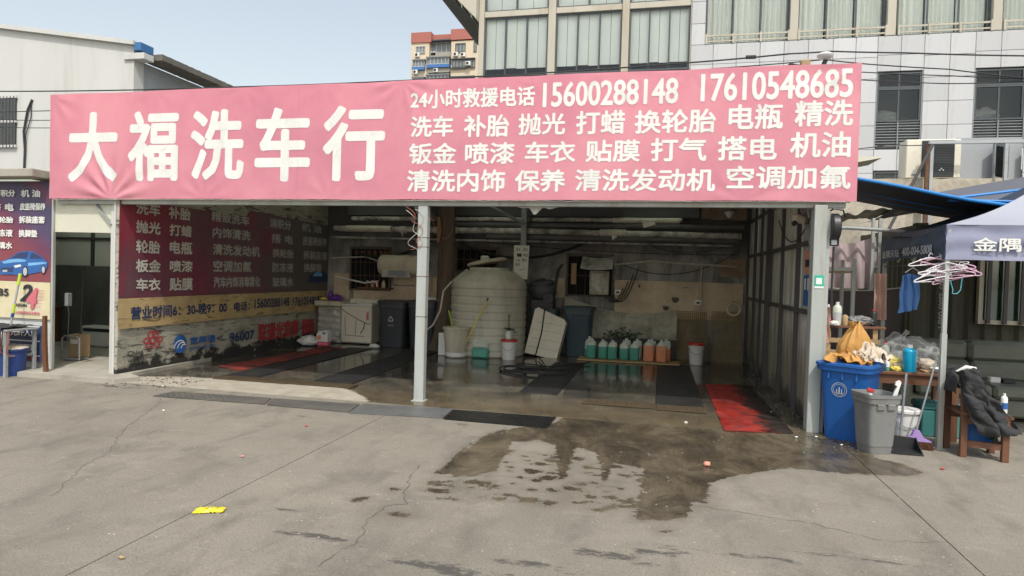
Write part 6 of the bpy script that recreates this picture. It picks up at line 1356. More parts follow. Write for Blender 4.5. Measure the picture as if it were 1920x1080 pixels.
letters(('小天鹅',-6.36,-6.30,.55,.75), lambda a,z,d: (a,5.446-d,z), 'print_pink', wm, bold=.05)
cb_ = thing('wrapped_cabinet', 'grey film wrapped cabinet in the left rear corner', 'cabinet', (-7.28,5.65,0))
mb = MB(); mb.grid(40,30,lambda u,v: ((lambda a: (-7.28+.30*math.copysign(abs(math.cos(a))**.35,math.cos(a))*(1+.02*noise.noise(Vector((u*9,v*14,1)))), 5.66+.24*math.copysign(abs(math.sin(a))**.35,math.sin(a))+.012*math.sin(v*34+u*12), .02+v*.80))(2*math.pi*u))); ob('wrapping', mb, 'poly_wrap', cb_, smooth=60)
mb = MB(); mb.box(-7.13,-7.07,5.40,5.408,.66,.74); ob('label_slip', mb, 'paper_white', cb_)
ty = thing('wash_tray', 'shallow cream tray resting on the wrapped cabinet', 'tray', (-7.28,5.65,.83)); mb = MB(); mb.box(-7.62,-6.96,5.38,5.92,.835,.95,.02); ob('tray', mb, 'plastic_cream', ty); mb = MB(); mb.box(-7.60,-6.98,5.41,5.89,.951,.956); ob('inside', mb, 'tarp_grey', ty)
mb = MB(); mb.blob((-7.22,5.6,1.02),(.18,.12,.07),.5,8,26,16,2.6,.957); mb.blob((-7.32,5.58,1.08),(.06,.06,.09),.4,9,16,10,2,.957); ob('purple_bag', mb, 'purple', None, 'purple cloth bundle lying in the cream tray', 'bag', smooth=60)
mb = MB(); mb.blob((-7.48,5.55,.99),(.10,.1,.035),.3,2,18,10,2,.957); ob('sponge', mb, 'yellow_soft', None, 'pale yellow sponge at the left of the tray', 'sponge', smooth=60)
# pink jug and sack on the old red carpet
pj = thing('pink_jug', 'white jug half full of pink liquid on the old red carpet', 'jug', (-6.92,4.6,.03))
mb = MB(); mb.box(-7.06,-6.80,4.53,4.69,.035,.135,.03); ob('liquid', mb, 'liquid_pink', pj, smooth=40); mb = MB(); mb.prism([(-7.06,.136),(-6.80,.136),(-6.80,.32),(-6.85,.375),(-6.93,.36),(-7.0,.33),(-7.06,.29)],lambda a,b,d: (a,d,b),4.53,4.69); ob('shell', mb, 'plastic_white', pj)
mb = MB(); mb.prism([(-6.92,.29),(-6.86,.29),(-6.84,.32),(-6.87,.345),(-6.92,.33)],lambda a,b,d: (a,d,b),4.524,4.529); ob('handle_hole', mb, 'plastic_grey', pj); mb = MB(); mb.lathe([(.025,0),(.025,.03)],(-7.03,4.61,.315),10); ob('cap', mb, 'plastic_white', pj)
mb = MB(); mb.blob((-6.99,4.52,.22),(.05,.006,.05),.3,3,14,10); ob('label_print', mb, 'liquid_orange', pj)
mb = MB(); mb.blob((-7.33,4.72,.12),(.24,.16,.11),.3,5,28,16,2.2,.02); ob('plastic_sack', mb, 'plastic_white', None, 'crumpled white sack at the foot of the poster wall', 'sack', smooth=60)
mb = MB(); mb.blob((-5.9,4.9,.06),(.10,.07,.05),.4,6,20,12,2.4,.012); ob('wet_rag', mb, 'plastic_white', None, 'small white rag on the floor before the first black bin', 'rag', smooth=60)
# hose coiled on the floor
hp = []
for i in range(140):
    t_ = i/139; a = t_*4*math.pi*1.25+1.2
    hp.append(Vector((-2.05+(.62-.16*t_)*math.cos(a)*1.05+.5*max(0,t_-.8), 3.05+(.38+.1*math.sin(a*.5))*math.sin(a)+1.2*max(0,t_-.75)*2, .028+.012*(math.sin(a*3)+1))))
hp = [Vector((-2.35,4.95,.06)),Vector((-2.3,4.5,.03)),Vector((-2.1,3.9,.03))]+hp+[Vector((-1.1,4.5,.035)),Vector((-.98,4.78,.05))]
sm_ = [sum((hp[max(0,min(len(hp)-1,i+d))] for d in range(-2,3)),Vector())/5 for i in range(len(hp))]
line('floor_hose', sm_, .013, 'cable', 'black hose lying in loops on the wet floor', 'hose', n=8)
# two peach curtains of torn board by the trunk
mb = MB(); mb.grid(10,8,lambda u,v: (-4.98+u*.5,5.90-.02*math.sin(u*9),1.0+v*.55),th=.01); ob('wall_board', mb, 'plaster_tan', None, 'pale torn board on the wall behind the tree trunk', 'board')

# ---------------------------------------------------------------- clutter right of the shed
# blue bin
bb = thing('blue_bin', 'scuffed bright blue wheelie bin beside the corner post', 'wheelie bin', (2.08,-.22,0))
M = Matrix.Translation((2.07,-.20,0)) @ Matrix.Rotation(R(-32),4,'Z')
mb = MB(); mb.T = M; mb.lathe([(.36,.0),(.37,.03),(.465,.74),(.47,.75)],(0,0,0),32,a0=math.pi/4,sx=.54,sy=.54,sq=.3); bo_ = ob('body', mb, 'plastic_blue', bb, smooth=36)
mb = MB(); mb.T = M; mb.lathe([(.475,.745),(.52,.75),(.53,.80),(.55,.805),(.55,.83),(.47,.84),(.45,.80)],(0,0,0),32,a0=math.pi/4,sx=.54,sy=.54,sq=.3,capt=True); ob('rim', mb, 'plastic_blue', bb, smooth=36)
for s in (-1,1): mb = MB(); mb.T = M @ Matrix.Translation((s*.2,.21,.085)) @ Matrix.Rotation(R(90),4,'Y'); mb.lathe([(.03,-.022),(.085,-.022),(.085,.022),(.03,.022)],n=18); ob('wheel', mb, 'plastic_black', bb, smooth=40)
PT = lambda a,z,d: M @ Vector((a,-.54*(.362+.097*z/.74)-d,z))
mb = MB(); ring(-.03,.55,.075,.006,PT,mb,28,d=.012); ring(-.03,.55,.058,.004,PT,mb,28,d=.012); ob('emblem_ring', mb, 'print_silver', bo_)
mb = MB()
for a0,z0,w_,h_ in ((-.055,.53,.012,.045),(-.03,.53,.016,.07),(-.005,.53,.012,.05)): mb.add([PT(a0-w_/2,z0-.015,.013),PT(a0+w_/2,z0-.015,.013),PT(a0+w_*.3,z0+h_-.02,.013),PT(a0-w_*.3,z0+h_-.02,.013)],[(0,1,2,3)])
mb.add([PT(-.07,.507,.013),PT(.01,.507,.013),PT(.01,.513,.013),PT(-.07,.513,.013)],[(0,1,2,3)]); ob('emblem', mb, 'print_silver', bo_)
for s in (-.14,.0,.14): mb = MB(); mb.T = M; mb.obox((s,-.255,.70),(.02,.02,.08),(R(-6),0,0),.004); ob('rib', mb, 'plastic_blue', bo_)
# heaped sack and cloths in the bin
def crumple(c,rad,mt_,name,label,seed,cat,am=.5,fr=2.6,flat=None,nu=40,nv=26,ridge=.5):
    mb = MB(); mb.blob(c,rad,am*.5,seed,nu,nv,fr,flat,ridge); return ob(name, mb, mt_, None, label, cat, smooth=75)
sk_ = thing('stuffed_sack', 'bulging orange brown sack heaped on the blue bin', 'sack', (2.08,-.16,.82))
def skf(u,v):
    a = 2*math.pi*u; z = v; pr_ = (math.sin(math.pi*min(1,v*.9+.08))**.6)*(1-.25*v); fold = .02+.11*v**2
    r_ = .185*pr_*(1+fold*math.sin(9*a+1.5*math.sin(3*a)+2*v)+.06*math.sin(3*a+4*v)+.10*noise.fractal(Vector((math.cos(a)*1.6,math.sin(a)*1.6,v*2.2)),1,2,4))
    return (2.08+r_*math.cos(a)+.05*v*v,-.16+r_*.95*math.sin(a)-.04*v,.82+.42*v-.05*math.cos(2*a)*v)
mb = MB(); mb.grid(90,40,skf); ob('body', mb, 'sack_orange', sk_, smooth=70)
mb = MB(); mb.grid(16,10,lambda u,v: (2.10+.09*(u-.5)*(1+v)+.02*math.sin(u*9),-.20-.02*math.sin(u*12)-.03*v,1.20+.07*v+.02*math.sin(u*7)),th=.004); ob('mouth', mb, 'sack_orange', sk_, smooth=70)
def drape(c,w_,d_,mt_,name,label,seed,cat,amp=.07,fr=5,rot=0,hump=.08):
    mb = MB()
    def fn(u,v):
        a,b = (u-.5)*w_,(v-.5)*d_; x = c[0]+a*math.cos(rot)-b*math.sin(rot); y = c[1]+a*math.sin(rot)+b*math.cos(rot)
        z = c[2]+hump*math.cos(math.pi*(u-.5))*math.cos(math.pi*(v-.5))+amp*noise.fractal(Vector((u*fr,v*fr,seed)),1,2,3)+.03*abs(math.sin(u*11+v*5+seed))-.02
        e = .04*noise.noise(Vector((u*7,v*7,seed+5))); return (x+e,y+e,z)
    mb.grid(44,36,fn,th=.005); return ob(name, mb, mt_, None, label, cat, smooth=75)
drape((2.02,-.30,.87),.46,.30,'sack_orange','crumpled_cloth','crumpled orange brown cloth spilling over the front of the blue bin',4,'cloth',.06,4,R(-20))
drape((2.24,-.30,.92),.34,.26,'cloth_pale','crumpled_cloth','pale crumpled cloth on the right of the blue bin heap',7,'cloth',.09,4,R(20),.1)
drape((2.10,-.36,.90),.26,.10,'cloth_pale','crumpled_cloth','striped pale rag across the front of the blue bin heap',9,'cloth',.05,4,R(-35),.06)
# grey bin
gb = thing('grey_bin', 'open scratched grey plastic rubbish bin before the blue bin', 'bin', (2.19,-.82,0))
M = Matrix.Translation((2.17,-.74,0)) @ Matrix.Rotation(R(18),4,'Z')
mb = MB(); mb.T = M; mb.lathe([(.36,.0),(.375,.02),(.47,.50),(.475,.505),(.52,.51),(.53,.56),(.55,.565),(.55,.60),(.52,.60),(.49,.54),(.40,.08)],(0,0,0),32,a0=math.pi/4,sx=.33,sy=.33,sq=.34,capt=False); gbo = ob('body', mb, 'plastic_grey', gb, smooth=36)
mb = MB(); mb.T = M; mb.lathe([(.40,.30),(.41,.305)],(0,0,0),32,a0=math.pi/4,sx=.32,sy=.32,sq=.34); ob('rubbish_level', mb, 'skin_black_hole', gb)
for s in (-.055,.055): mb = MB(); mb.T = M; mb.obox((s,-.163,.48),(.08,.025,.06),(R(8),0,0),.006); ob('grip_block', mb, 'plastic_grey', gbo)
q = thing('spray_trigger', 'red and white spray trigger poking out of the grey bin', 'sprayer', (2.10,-.80,.5)); mb = MB(); mb.tube([(2.10,-.80,.45),(2.10,-.80,.60)],.02,8); ob('neck', mb, 'plastic_white', q); mb = MB(); mb.obox((2.10,-.80,.625),(.07,.035,.04),(0,.3,.4),.008); ob('head', mb, 'plastic_red', q)
q = thing('white_brush', 'white plastic brush standing in the grey bin', 'brush', (2.30,-.76,.4)); mb = MB(); mb.prism([(2.27,.42),(2.31,.40),(2.36,.62),(2.385,.72),(2.37,.74),(2.335,.72),(2.33,.69),(2.35,.68),(2.325,.62)],lambda a,b,d: (a,d,b),-.78,-.755); ob('handle', mb, 'plastic_white', q)
# paint bucket
pb_ = bucket('paint_bucket','white paint bucket with a lid behind the grey bin',(2.62,-.22,0),.115,.125,.37,'plastic_white')
mb = MB(); mb.grid(8,4,lambda u,v: (2.62+.1262*math.cos(-1.0+u*.9),-.22+.1262*math.sin(-1.0+u*.9),.06+.13*v)); ob('blue_label', mb, 'plastic_blue', pb_)
# broom and dustpan
br = thing('broom', 'lilac broom with a grey handle leaning on the tent pole', 'broom', (2.70,-.42,0))
mb = MB(); mb.tube([(2.635,-.50,.19),(2.80,-.47,.92)],.011,8); ob('handle', mb, 'galv', br)
mb = MB(); mb.prism([(2.615,.20),(2.66,.20),(2.70,.13),(2.77,.095),(2.78,.08),(2.52,.08),(2.53,.095),(2.59,.14)],lambda a,b,d: (a,d,b),-.52,-.47); ob('head', mb, 'lilac', br)
mb = MB(); BRR = random.Random(2)
for i in range(120):
    x = 2.53+.24*(i % 40)/39; y = -.52+.05*(i//40)/2; mb.tube([(x,y,.085),(x+(x-2.65)*.25+BRR.uniform(-.01,.01),y+BRR.uniform(-.015,.015),.004)],.0035,4,caps=False)
ob('bristles', mb, 'wood_brown', br)
dp = thing('dustpan', 'black long handled dustpan behind the grey bin', 'dustpan', (2.48,-.68,0))
mb = MB(); mb.prism([(2.34,.005),(2.60,.005),(2.60,.016),(2.34,.016)],lambda a,b,d: (a,d,b),-.80,-.58); mb.prism([(2.33,.005),(2.61,.005),(2.60,.13),(2.34,.15)],lambda a,b,d: (a,d,b),-.575,-.56); mb.prism([(-.80,.005),(-.576,.005),(-.576,.14)],lambda a,b,d: (d,a,b),2.60,2.61); mb.prism([(-.80,.005),(-.576,.005),(-.576,.14)],lambda a,b,d: (d,a,b),2.33,2.34); ob('pan', mb, 'plastic_black', dp)
mb = MB(); mb.tube([(2.47,-.555,.06),(2.49,-.53,.42),(2.52,-.50,.78)],.013,8); ob('handle', mb, 'galv', dp)
# brown table with bottles and bags
tt = thing('brown_table', 'dark brown wooden table loaded with bottles and bags', 'table', (2.8,.3,0))
mb = MB(); mb.box(2.32,3.22,-.05,.52,.70,.735,.006); ob('top', mb, 'wood_brown', tt); mb = MB(); mb.box(2.36,3.18,-.02,.49,.60,.699); ob('apron', mb, 'wood_brown', tt)
for x,y in ((2.37,-.01),(3.16,-.01),(2.37,.47),(3.16,.47)): mb = MB(); mb.box(x-.035,x+.035,y-.03,y+.03,0,.70); ob('leg', mb, 'wood_brown', tt)
def bottle(name,label,at,r_,h_,mt_,cap,liq=None,fill=.7,group=None,cat='bottle',labelm=None):
    b_ = thing(name,label,cat,at,group); hb_ = h_*.78
    if liq: mb = MB(); mb.lathe([(r_*.9,.0),(r_,.01),(r_,hb_*fill)],at,20); ob('liquid', mb, liq, b_, smooth=45)
    z0 = hb_*fill+.001 if liq else 0
    mb = MB(); mb.lathe(([(r_*.9,.0),(r_,.01)] if not liq else [(r_,z0)])+[(r_,hb_*.96),(r_*.8,hb_*1.06),(r_*.38,hb_*1.14)],at,20); ob('shell', mb, mt_, b_, smooth=45)
    mb = MB(); mb.lathe([(r_*.42,hb_*1.14),(r_*.42,h_)],at,14); ob('cap', mb, cap, b_)
    if labelm: mb = MB(); mb.grid(10,2,lambda u,v: (at[0]+(r_+.001)*math.cos(-2.6+u*2.2),at[1]+(r_+.001)*math.sin(-2.6+u*2.2),at[2]+hb_*(.3+.4*v))); ob('label_wrap', mb, labelm, b_)
    return b_
bottle('screenwash_bottle','large bright blue bottle with a white cap on the brown table',(2.72,.02,.736),.068,.30,'liquid_blue','plastic_white','liquid_blue',.95)
bottle('pump_bottle','tiny bottle of green soap on the table by the blue bin',(2.50,.02,.736),.024,.13,'plastic_white','plastic_white','liquid_green',.4)
bottle('drink_bottle','clear drink bottle with a red cap behind the table bags',(2.56,.30,.736),.045,.30,'jug_clear','plastic_red')
def bag(c,rad,label,fillm,name='plastic_bag',seed=1):
    b_ = thing(name,label,'bag',(c[0],c[1],c[2]-rad[2])); mb = MB(); mb.blob(c,rad,.35,seed,34,22,2.4,c[2]-rad[2]+.004); ob('film', mb, 'bag_film', b_, smooth=70)
    if fillm: mb = MB(); mb.blob((c[0]-.03,c[1],c[2]-rad[2]*.45),(rad[0]*.62,rad[1]*.62,rad[2]*.45),.3,seed+2,24,14,2.6,c[2]-rad[2]+.012); ob('contents', mb, fillm, b_, smooth=60)
    mb = MB(); mb.tube([(c[0]-.02,c[1],c[2]+rad[2]*.75),(c[0]+.02,c[1],c[2]+rad[2]*1.15),(c[0]+.05,c[1]+.01,c[2]+rad[2]*1.3)],[.04,.02,.03],8); ob('knot', mb, 'bag_film', b_)
    return b_
bag((2.62,.20,.89),(.15,.12,.15),'clear plastic bag with something yellow inside on the table','yellow_soft',seed=3)
bag((2.99,.22,.87),(.15,.12,.13),'clear empty looking plastic bag at the right end of the table','cloth_pale',seed=6)
bag((2.78,.42,.92),(.28,.10,.18),'thin clear bag at the back of the table','poly_wrap',seed=9)
mb = MB(); mb.lathe([(.07,0),(.105,.05),(.11,.055),(.10,.055),(.065,.01)],(3.06,.02,.736),20,sx=1.15,sy=1.0,capt=False); ob('takeaway_tray', mb, 'plastic_white', None, 'white takeaway tray on the table beside the tent pole', 'tray', smooth=40)
mb = MB(); mb.lathe([(.06,0),(.085,.05),(.09,.055),(.08,.055),(.05,.01)],(2.47,.2,.736),16,capt=False); ob('paper_cup', mb, 'plastic_white', None, 'white paper bowl with an orange print behind the soap bottle', 'bowl')
crumple((2.60,.06,.755),(.06,.05,.03),'yellow_soft','snack_wrapper','yellow snack wrapper on the table front edge',4,'wrapper',.5,2.5,.737)
crumple((2.70,.12,.775),(.12,.06,.045),'cloth_pale','table_rag','pale rag lying behind the blue bottle',6,'rag',.5,2.5,.737)
mb = MB(); mb.box(2.88,3.14,.03,.20,.737,.752,.002); ob('folded_paper', mb, 'cardboard', None, 'folded brown card under the takeaway tray', 'card')
crumple((2.42,.12,.80),(.08,.07,.065),'paper_white','tissue_ball','white crumpled tissue near the bin end of the table',8,'tissue',.6,3,.737)
mb = MB(); mb.blob((2.50,.10,.84),(.035,.03,.03),.3,2,14,10); ob('orange_wrapper', mb, 'liquid_orange', None, 'small orange wrapper leaning on the tissue', 'wrapper', smooth=60)
# cooler, crates under the table
co = thing('teal_cooler', 'teal storage box with a pale lid under the table end', 'box', (3.12,.28,0)); mb = MB(); mb.box(2.92,3.34,.16,.48,.0,.30,.012); ob('box', mb, 'teal', co); mb = MB(); mb.box(2.91,3.35,.15,.49,.302,.375,.015); ob('lid', mb, 'teal', co)
mb = MB(); mb.box(2.46,2.72,.30,.48,.0,.42,.01); ob('dark_crate', mb, 'plastic_navygrey', None, 'dark crate in the shade under the brown table', 'crate')
mb = MB(); mb.blob((1.99,.12,.42),(.10,.12,.12),.4,3,20,12,2.4); ob('white_bundle', mb, 'plastic_white', None, 'white bundle squeezed between corner post and blue bin', 'bundle', smooth=60)
# stack of pallets / wooden shelf behind the blue bin
sh = thing('wood_shelf', 'rough pale wooden rack behind the blue bin', 'shelf', (2.2,.45,0))
for x in (1.95,2.45):
    for y in (.32,.72): mb = MB(); mb.box(x-.025,x+.025,y-.025,y+.025,0,1.17); ob('upright', mb, 'wood_pale', sh)
for z in (.25,.55,.86,1.0): mb = MB(); mb.box(1.90,2.50,.28,.33,z,z+.05); ob('slat', mb, 'wood_pale', sh)
mb = MB(); mb.box(1.88,2.55,.26,.78,1.172,1.2,.004); ob('top_board', mb, 'wood_brown', sh)
bottle('detergent_bottle','pink and white detergent bottle at the corner post end of the rack',(1.95,.36,1.201),.036,.24,'plastic_white','plastic_white','liquid_pink',.5)
bottle('detergent_bottle','clear grey bottle with a blue label on the wooden rack',(2.05,.36,1.201),.048,.27,'jug_clear','plastic_white','jug_clear',.5,labelm='print_silver')
bottle('amber_bottle','small amber bottle on the wooden rack',(2.13,.33,1.201),.03,.14,'wood_pale','plastic_black')
bottle('sauce_bottle','dark bottle with a red cap at the right of the rack',(2.46,.42,1.201),.035,.20,'plastic_black','plastic_red')
crumple((2.30,.42,1.25),(.15,.09,.06),'plastic_grey','grey_bag','grey bag lying on the wooden rack',5,'bag',.4,2.5,1.202)
crumple((2.00,.27,1.22),(.05,.04,.03),'paper_white','tissue_ball','white tissue on the front edge of the rack',2,'tissue',.5,3,1.202)
mb = MB(); mb.grid(6,20,lambda u,v: (1.842+.06*u+.01*math.sin(v*9),.06-.02*math.sin(u*6+v*3),1.0+.42*v),th=.004); ob('peach_towel', mb, 'cloth_peach', None, 'peach towel strip hanging on the corner post', 'towel', smooth=60)
# rack, curtains
rk = thing('steel_rack', 'white steel rack frame in front of the quilted curtain', 'rack', (2.3,1.5,0))
for x,y in ((2.50,1.45),(1.92,1.45),(2.50,2.0)): mb = MB(); mb.box(x-.022,x+.022,y-.022,y+.022,0,2.02); ob('upright', mb, 'steel_pale', rk)
for z in (1.86,): mb = MB(); mb.box(1.90,2.53,1.42,1.47,z,z+.045); ob('rail', mb, 'steel_pale', rk)
mb = MB(); mb.box(1.95,2.48,1.45,1.9,1.83,1.855); ob('shelf_board', mb, 'wood_pale', rk)
mb = MB(); mb.bar((1.95,1.4,1.45),(2.12,1.4,1.72),.02); ob('stay', mb, 'plastic_white', rk)
ra = thing('old_ladder', 'pale metal ladder standing between the quilt and the container', 'ladder', (3.1,2.55,0))
for x in (3.03,3.12): mb = MB(); mb.box(x-.02,x+.02,2.52,2.57,0,2.66); ob('rail', mb, 'steel_pale', ra)
for k in range(9): mb = MB(); mb.box(3.05,3.10,2.53,2.56,.25+.28*k,.28+.28*k); ob('rung', mb, 'steel_pale', ra)
mb = MB(); mb.grid(50,24,lambda u,v: (2.15+u*.95, 2.62-.05*math.sin(u*26+v*2)-.03*math.sin(math.pi*v), 1.62+v*(.78-.12*math.sin(math.pi*u))),th=.012); ob('quilt_curtain', mb, 'quilt', None, 'dusty pink quilted blanket hung as a curtain', 'blanket', smooth=70)
mb = MB(); mb.grid(40,20,lambda u,v: (2.1+u*1.35, 2.5-.03*math.sin(u*12)-.04*math.sin(u*5), .45+v*(1.2-.05*math.sin(math.pi*u))),th=.006); ob('plum_curtain', mb, 'curtain_plum', None, 'dark plum sheet hung below the quilted blanket', 'sheet', smooth=70)
mb = MB(); mb.grid(40,10,lambda u,v: (2.2+u*1.5, 2.75+v*.9, 2.66+.24*u-.06*v+.05*noise.noise(Vector((u*6,v*3,2)))+.02*math.sin(u*40)),th=.006); ob('roof_tarp', mb, 'tarp_grey', None, 'rumpled dark tarp roof above the quilted curtain', 'tarp', smooth=60)
mb = MB(); mb.tube([(1.86,2.3,2.42),(2.6,2.35,2.5),(3.4,2.4,2.46)],.025,8); ob('curtain_pole', mb, 'steel_grey', None, 'grey pole carrying the quilted curtain', 'pole')
line('eyelet_cord', sagline((1.9,2.35,1.66),(3.6,2.35,1.7),.09), .008, 'wire_pale', 'white cord along the top of the plum sheet', 'cord')
# hanging clothes and hangers
cl_ = thing('blue_shirt', 'light blue shirt hung to dry under the tent side', 'shirt', (2.84,.5,1.38))
mb = MB(); mb.grid(22,26,lambda u,v: (2.735+u*(.21-.05*v*v)+.035*v+.006*math.sin(v*9+u*5), .5-.022*math.sin(u*13+v*2)-.012*math.sin(u*29+v*5), 1.38+v*.45+.05*(u-.4)*(1-v)-.05*abs(u-.5)*v),th=.008); ob('cloth', mb, 'cloth_blue', cl_, smooth=70)
mb = MB(); mb.tube([(2.80,.5,1.84),(2.88,.5,1.90),(2.98,.5,1.83)],.006,6); mb.tube([(2.88,.5,1.90),(2.88,.5,1.97),(2.90,.5,1.99)],.004,6); ob('hanger', mb, 'hanger_white', cl_)
mb = MB(); mb.grid(14,20,lambda u,v: (2.62+u*.15,1.0-.03*math.sin(u*15+v*2),1.25+v*.58),th=.01); ob('peach_cloth', mb, 'cloth_peach', None, 'peach cloth hung left of the blue shirt', 'cloth', smooth=70)
line('clothes_line', sagline((2.88,1.5,1.93),(2.88,-.3,2.0),.03), .007, 'steel_dark', 'thin clothes line under the side valance', 'line')
HR = random.Random(8); HN = ['pink','white','pale','rose','grey white','mauve']
for k in range(14):
    cz = 1.94-.015*k; cx = 2.86+HR.uniform(-.09,.10); cy_ = -.36+HR.uniform(-.10,.08); an = HR.uniform(-.5,.5); tl = HR.uniform(-.1,.1); W_ = HR.uniform(.17,.20); H_ = HR.uniform(.055,.09)
    sx_ = (-1)**k*.05
    P_ = [(-1,0),(-.96,.2),(-.1,1),(.1,1),(.96,.2),(1,0),(.9,-.12),(-.9,-.12)]; out = []
    for i in range(8):
        a,b = Vector(P_[i]),Vector(P_[(i+1)%8])
        for j in range(4): q = a.lerp(b,j/4); out.append((cx+sx_+q.x*W_*math.cos(an), cy_+q.x*W_*math.sin(an)+HR.uniform(-.002,.002), cz+q.y*H_+q.x*tl*.5))
    hg = thing('coat_hanger', ('pink plastic hanger in the tangled bunch on the tent pole','white plastic hanger in the tangled bunch on the tent pole')[k % 2], 'hanger', (cx,cy_,cz), ('pink hangers bunched on the tent pole','white hangers bunched on the tent pole')[k % 2])
    mb = MB(); mb.tube(out,.0055,6,closed=True); ob('frame', mb, 'hanger_pink' if k % 2 == 0 else 'hanger_white', hg)
    mb = MB(); mb.tube([(cx+sx_,cy_,cz+H_),(cx+sx_,cy_,cz+H_+.03),(cx+sx_+.02,cy_,cz+H_+.05),(cx+sx_+.035,cy_,cz+H_+.035)],.004,6); ob('hook', mb, 'hanger_white', hg)
mb = MB(); mb.tube([(2.93,-.38,1.76),(2.96,-.38,1.66),(2.955,-.38,1.62),(3.0,-.38,1.62),(3.03,-.38,1.66),(3.04,-.38,1.78)],.005,6); ob('coat_hanger', mb, 'hanger_teal', None, 'teal hanger dangling below the pink bunch', 'hanger')
# sofa
sf = thing('sofa', 'wide olive grey leather sofa against the container', 'sofa', (4.3,2.0,0))
def cush(x0,x1,y0,y1,z0,z1,nm_,b=.06,cr=0):
    mb = MB(); mb.grid(16,8,lambda u,v: (x0+u*(x1-x0),y0+.0*v,z0+v*(z1-z0))) if False else mb.box(x0,x1,y0,y1,z0,z1,b); return ob(nm_, mb, 'leather_olive', sf, smooth=70)
cush(3.02,5.9,1.35,2.45,.06,.30,'base',.03)
for i in range(3): x = 3.25+i*.87; cush(x+.005,x+.865,1.28,2.0,.30,.46,'seat_cushion',.04); cush(x+.005,x+.865,1.92,2.22,.44,.70,'back_cushion',.045); cush(x+.005,x+.865,2.0,2.36,.69,.96,'head_cushion',.05)
cush(3.0,3.24,1.30,2.4,.06,.66,'arm',.07); cush(5.87,6.1,1.30,2.4,.06,.66,'arm',.07)
for x,y in ((3.1,1.42),(5.95,1.42),(3.1,2.35),(5.95,2.35)): mb = MB(); mb.box(x-.03,x+.03,y-.03,y+.03,0,.06); ob('foot', mb, 'plastic_black', sf)
mb = MB(); mb.box(4.22,4.34,1.62,1.70,.462,.53,.006); ob('small_carton', mb, 'paper_white', None, 'small pale carton on the sofa seat', 'carton'); mb = MB(); mb.box(4.36,4.50,1.60,1.70,.462,.52,.006); ob('black_case', mb, 'plastic_black', None, 'black case beside the carton on the sofa', 'case')
# small wooden chair with jacket
ch = thing('wooden_chair', 'low brown wooden chair with a jacket on its back', 'chair', (3.15,-.55,0))
for x,y,h_ in ((2.99,-.30,.80),(3.00,-.66,.80)): mb = MB(); mb.box(x-.03,x+.03,y-.025,y+.025,0,h_,.004); ob('back_post', mb, 'wood_brown', ch)
for x,y in ((3.32,-.76),(3.36,-.40)): mb = MB(); mb.box(x-.03,x+.03,y-.025,y+.025,0,.42,.004); ob('leg', mb, 'wood_brown', ch)
mb = MB(); mb.prism([(2.96,-.69),(3.37,-.80),(3.42,-.36),(2.96,-.27)],lambda a,b,d: (a,b,d),.422,.45); ob('seat', mb, 'wood_brown', ch)
mb = MB(); mb.bar((3.01,-.66,.37),(3.31,-.755,.37),.03,.07); ob('seat_rail', mb, 'wood_brown', ch); mb = MB(); mb.bar((3.01,-.30,.37),(3.35,-.40,.37),.03,.07); ob('seat_rail', mb, 'wood_brown', ch)
mb = MB(); mb.bar((3.01,-.66,.14),(3.31,-.755,.14),.03,.06); ob('stretcher', mb, 'wood_brown', ch); mb = MB(); mb.bar((3.33,-.74,.14),(3.355,-.42,.14),.03,.06); ob('stretcher', mb, 'wood_brown', ch)
mb = MB(); mb.bar((2.99,-.645,.72),(2.99,-.32,.72),.03,.10); ob('back_rail', mb, 'wood_brown', ch)
mb = MB(); mb.box(3.08,3.29,-.58,-.40,.13,.36,.01); ob('blue_crate', mb, 'plastic_blue', None, 'blue plastic crate under the low wooden chair', 'crate')
jk = thing('black_jacket', 'black jacket thrown over the back of the wooden chair', 'jacket', (3.08,-.5,.15))
def jf(u,v):
    # over the back rail: v 0 hangs in front towards the seat, 1 hangs behind
    y = -.72+u*.46+.02*math.sin(v*8); 
    if v < .68:
        k = v/.68; x = 3.25-.21*k**.8+.03*math.sin(u*7+v*5); z = .17+.68*k; x += .05*math.sin(math.pi*k)*(1-u)
    else:
        k = (v-.68)/.32; x = 3.04-.15*math.sin(k*math.pi*.5); z = .85+.04*math.sin(math.pi*k)-.22*k*k
    x += .03*noise.fractal(Vector((u*4,v*6,3)),1,2,3)+.03*abs(math.sin(u*9+v*3)); return (x,y+.02*noise.noise(Vector((u*5,v*5,8))),z+.02*noise.noise(Vector((u*6,v*4,2))))
mb = MB(); mb.grid(60,80,jf,th=.006); ob('body', mb, 'cloth_black', jk, smooth=75)
def sf_(u,v):
    k = v; x = 2.96+.30*k+.10*k*k-(.06+.10*k)*(1-u)+.02*math.sin(u*9+v*6)+.012*abs(math.sin(v*17+u*5)); z = .86-.62*k+.05*u+.02*noise.noise(Vector((u*6,v*6,4))); y = -.74-.04*math.sin(math.pi*u)-.03*noise.fractal(Vector((u*3,v*5,9)),1,2,3)-.035*abs(math.sin(u*8+v*4+1.5*math.sin(v*5)))-.02*abs(math.sin(v*13-u*6))
    return (x+(u-.5)*.16,y,z)
mb = MB(); mb.grid(40,64,sf_,th=.006); ob('sleeve', mb, 'cloth_black', jk, smooth=75)
mb = MB(); mb.tube([(2.93,-.62,.84),(3.0,-.66,.895),(3.07,-.66,.885),(3.13,-.64,.79)],[.012,.022,.022,.012],8); ob('white_lining', mb, 'plastic_white', jk, smooth=60)
bottle('spray_can','white spray can standing on the low chair seat',(3.36,-.62,.451),.030,.20,'plastic_white','plastic_white',labelm='print_blue')

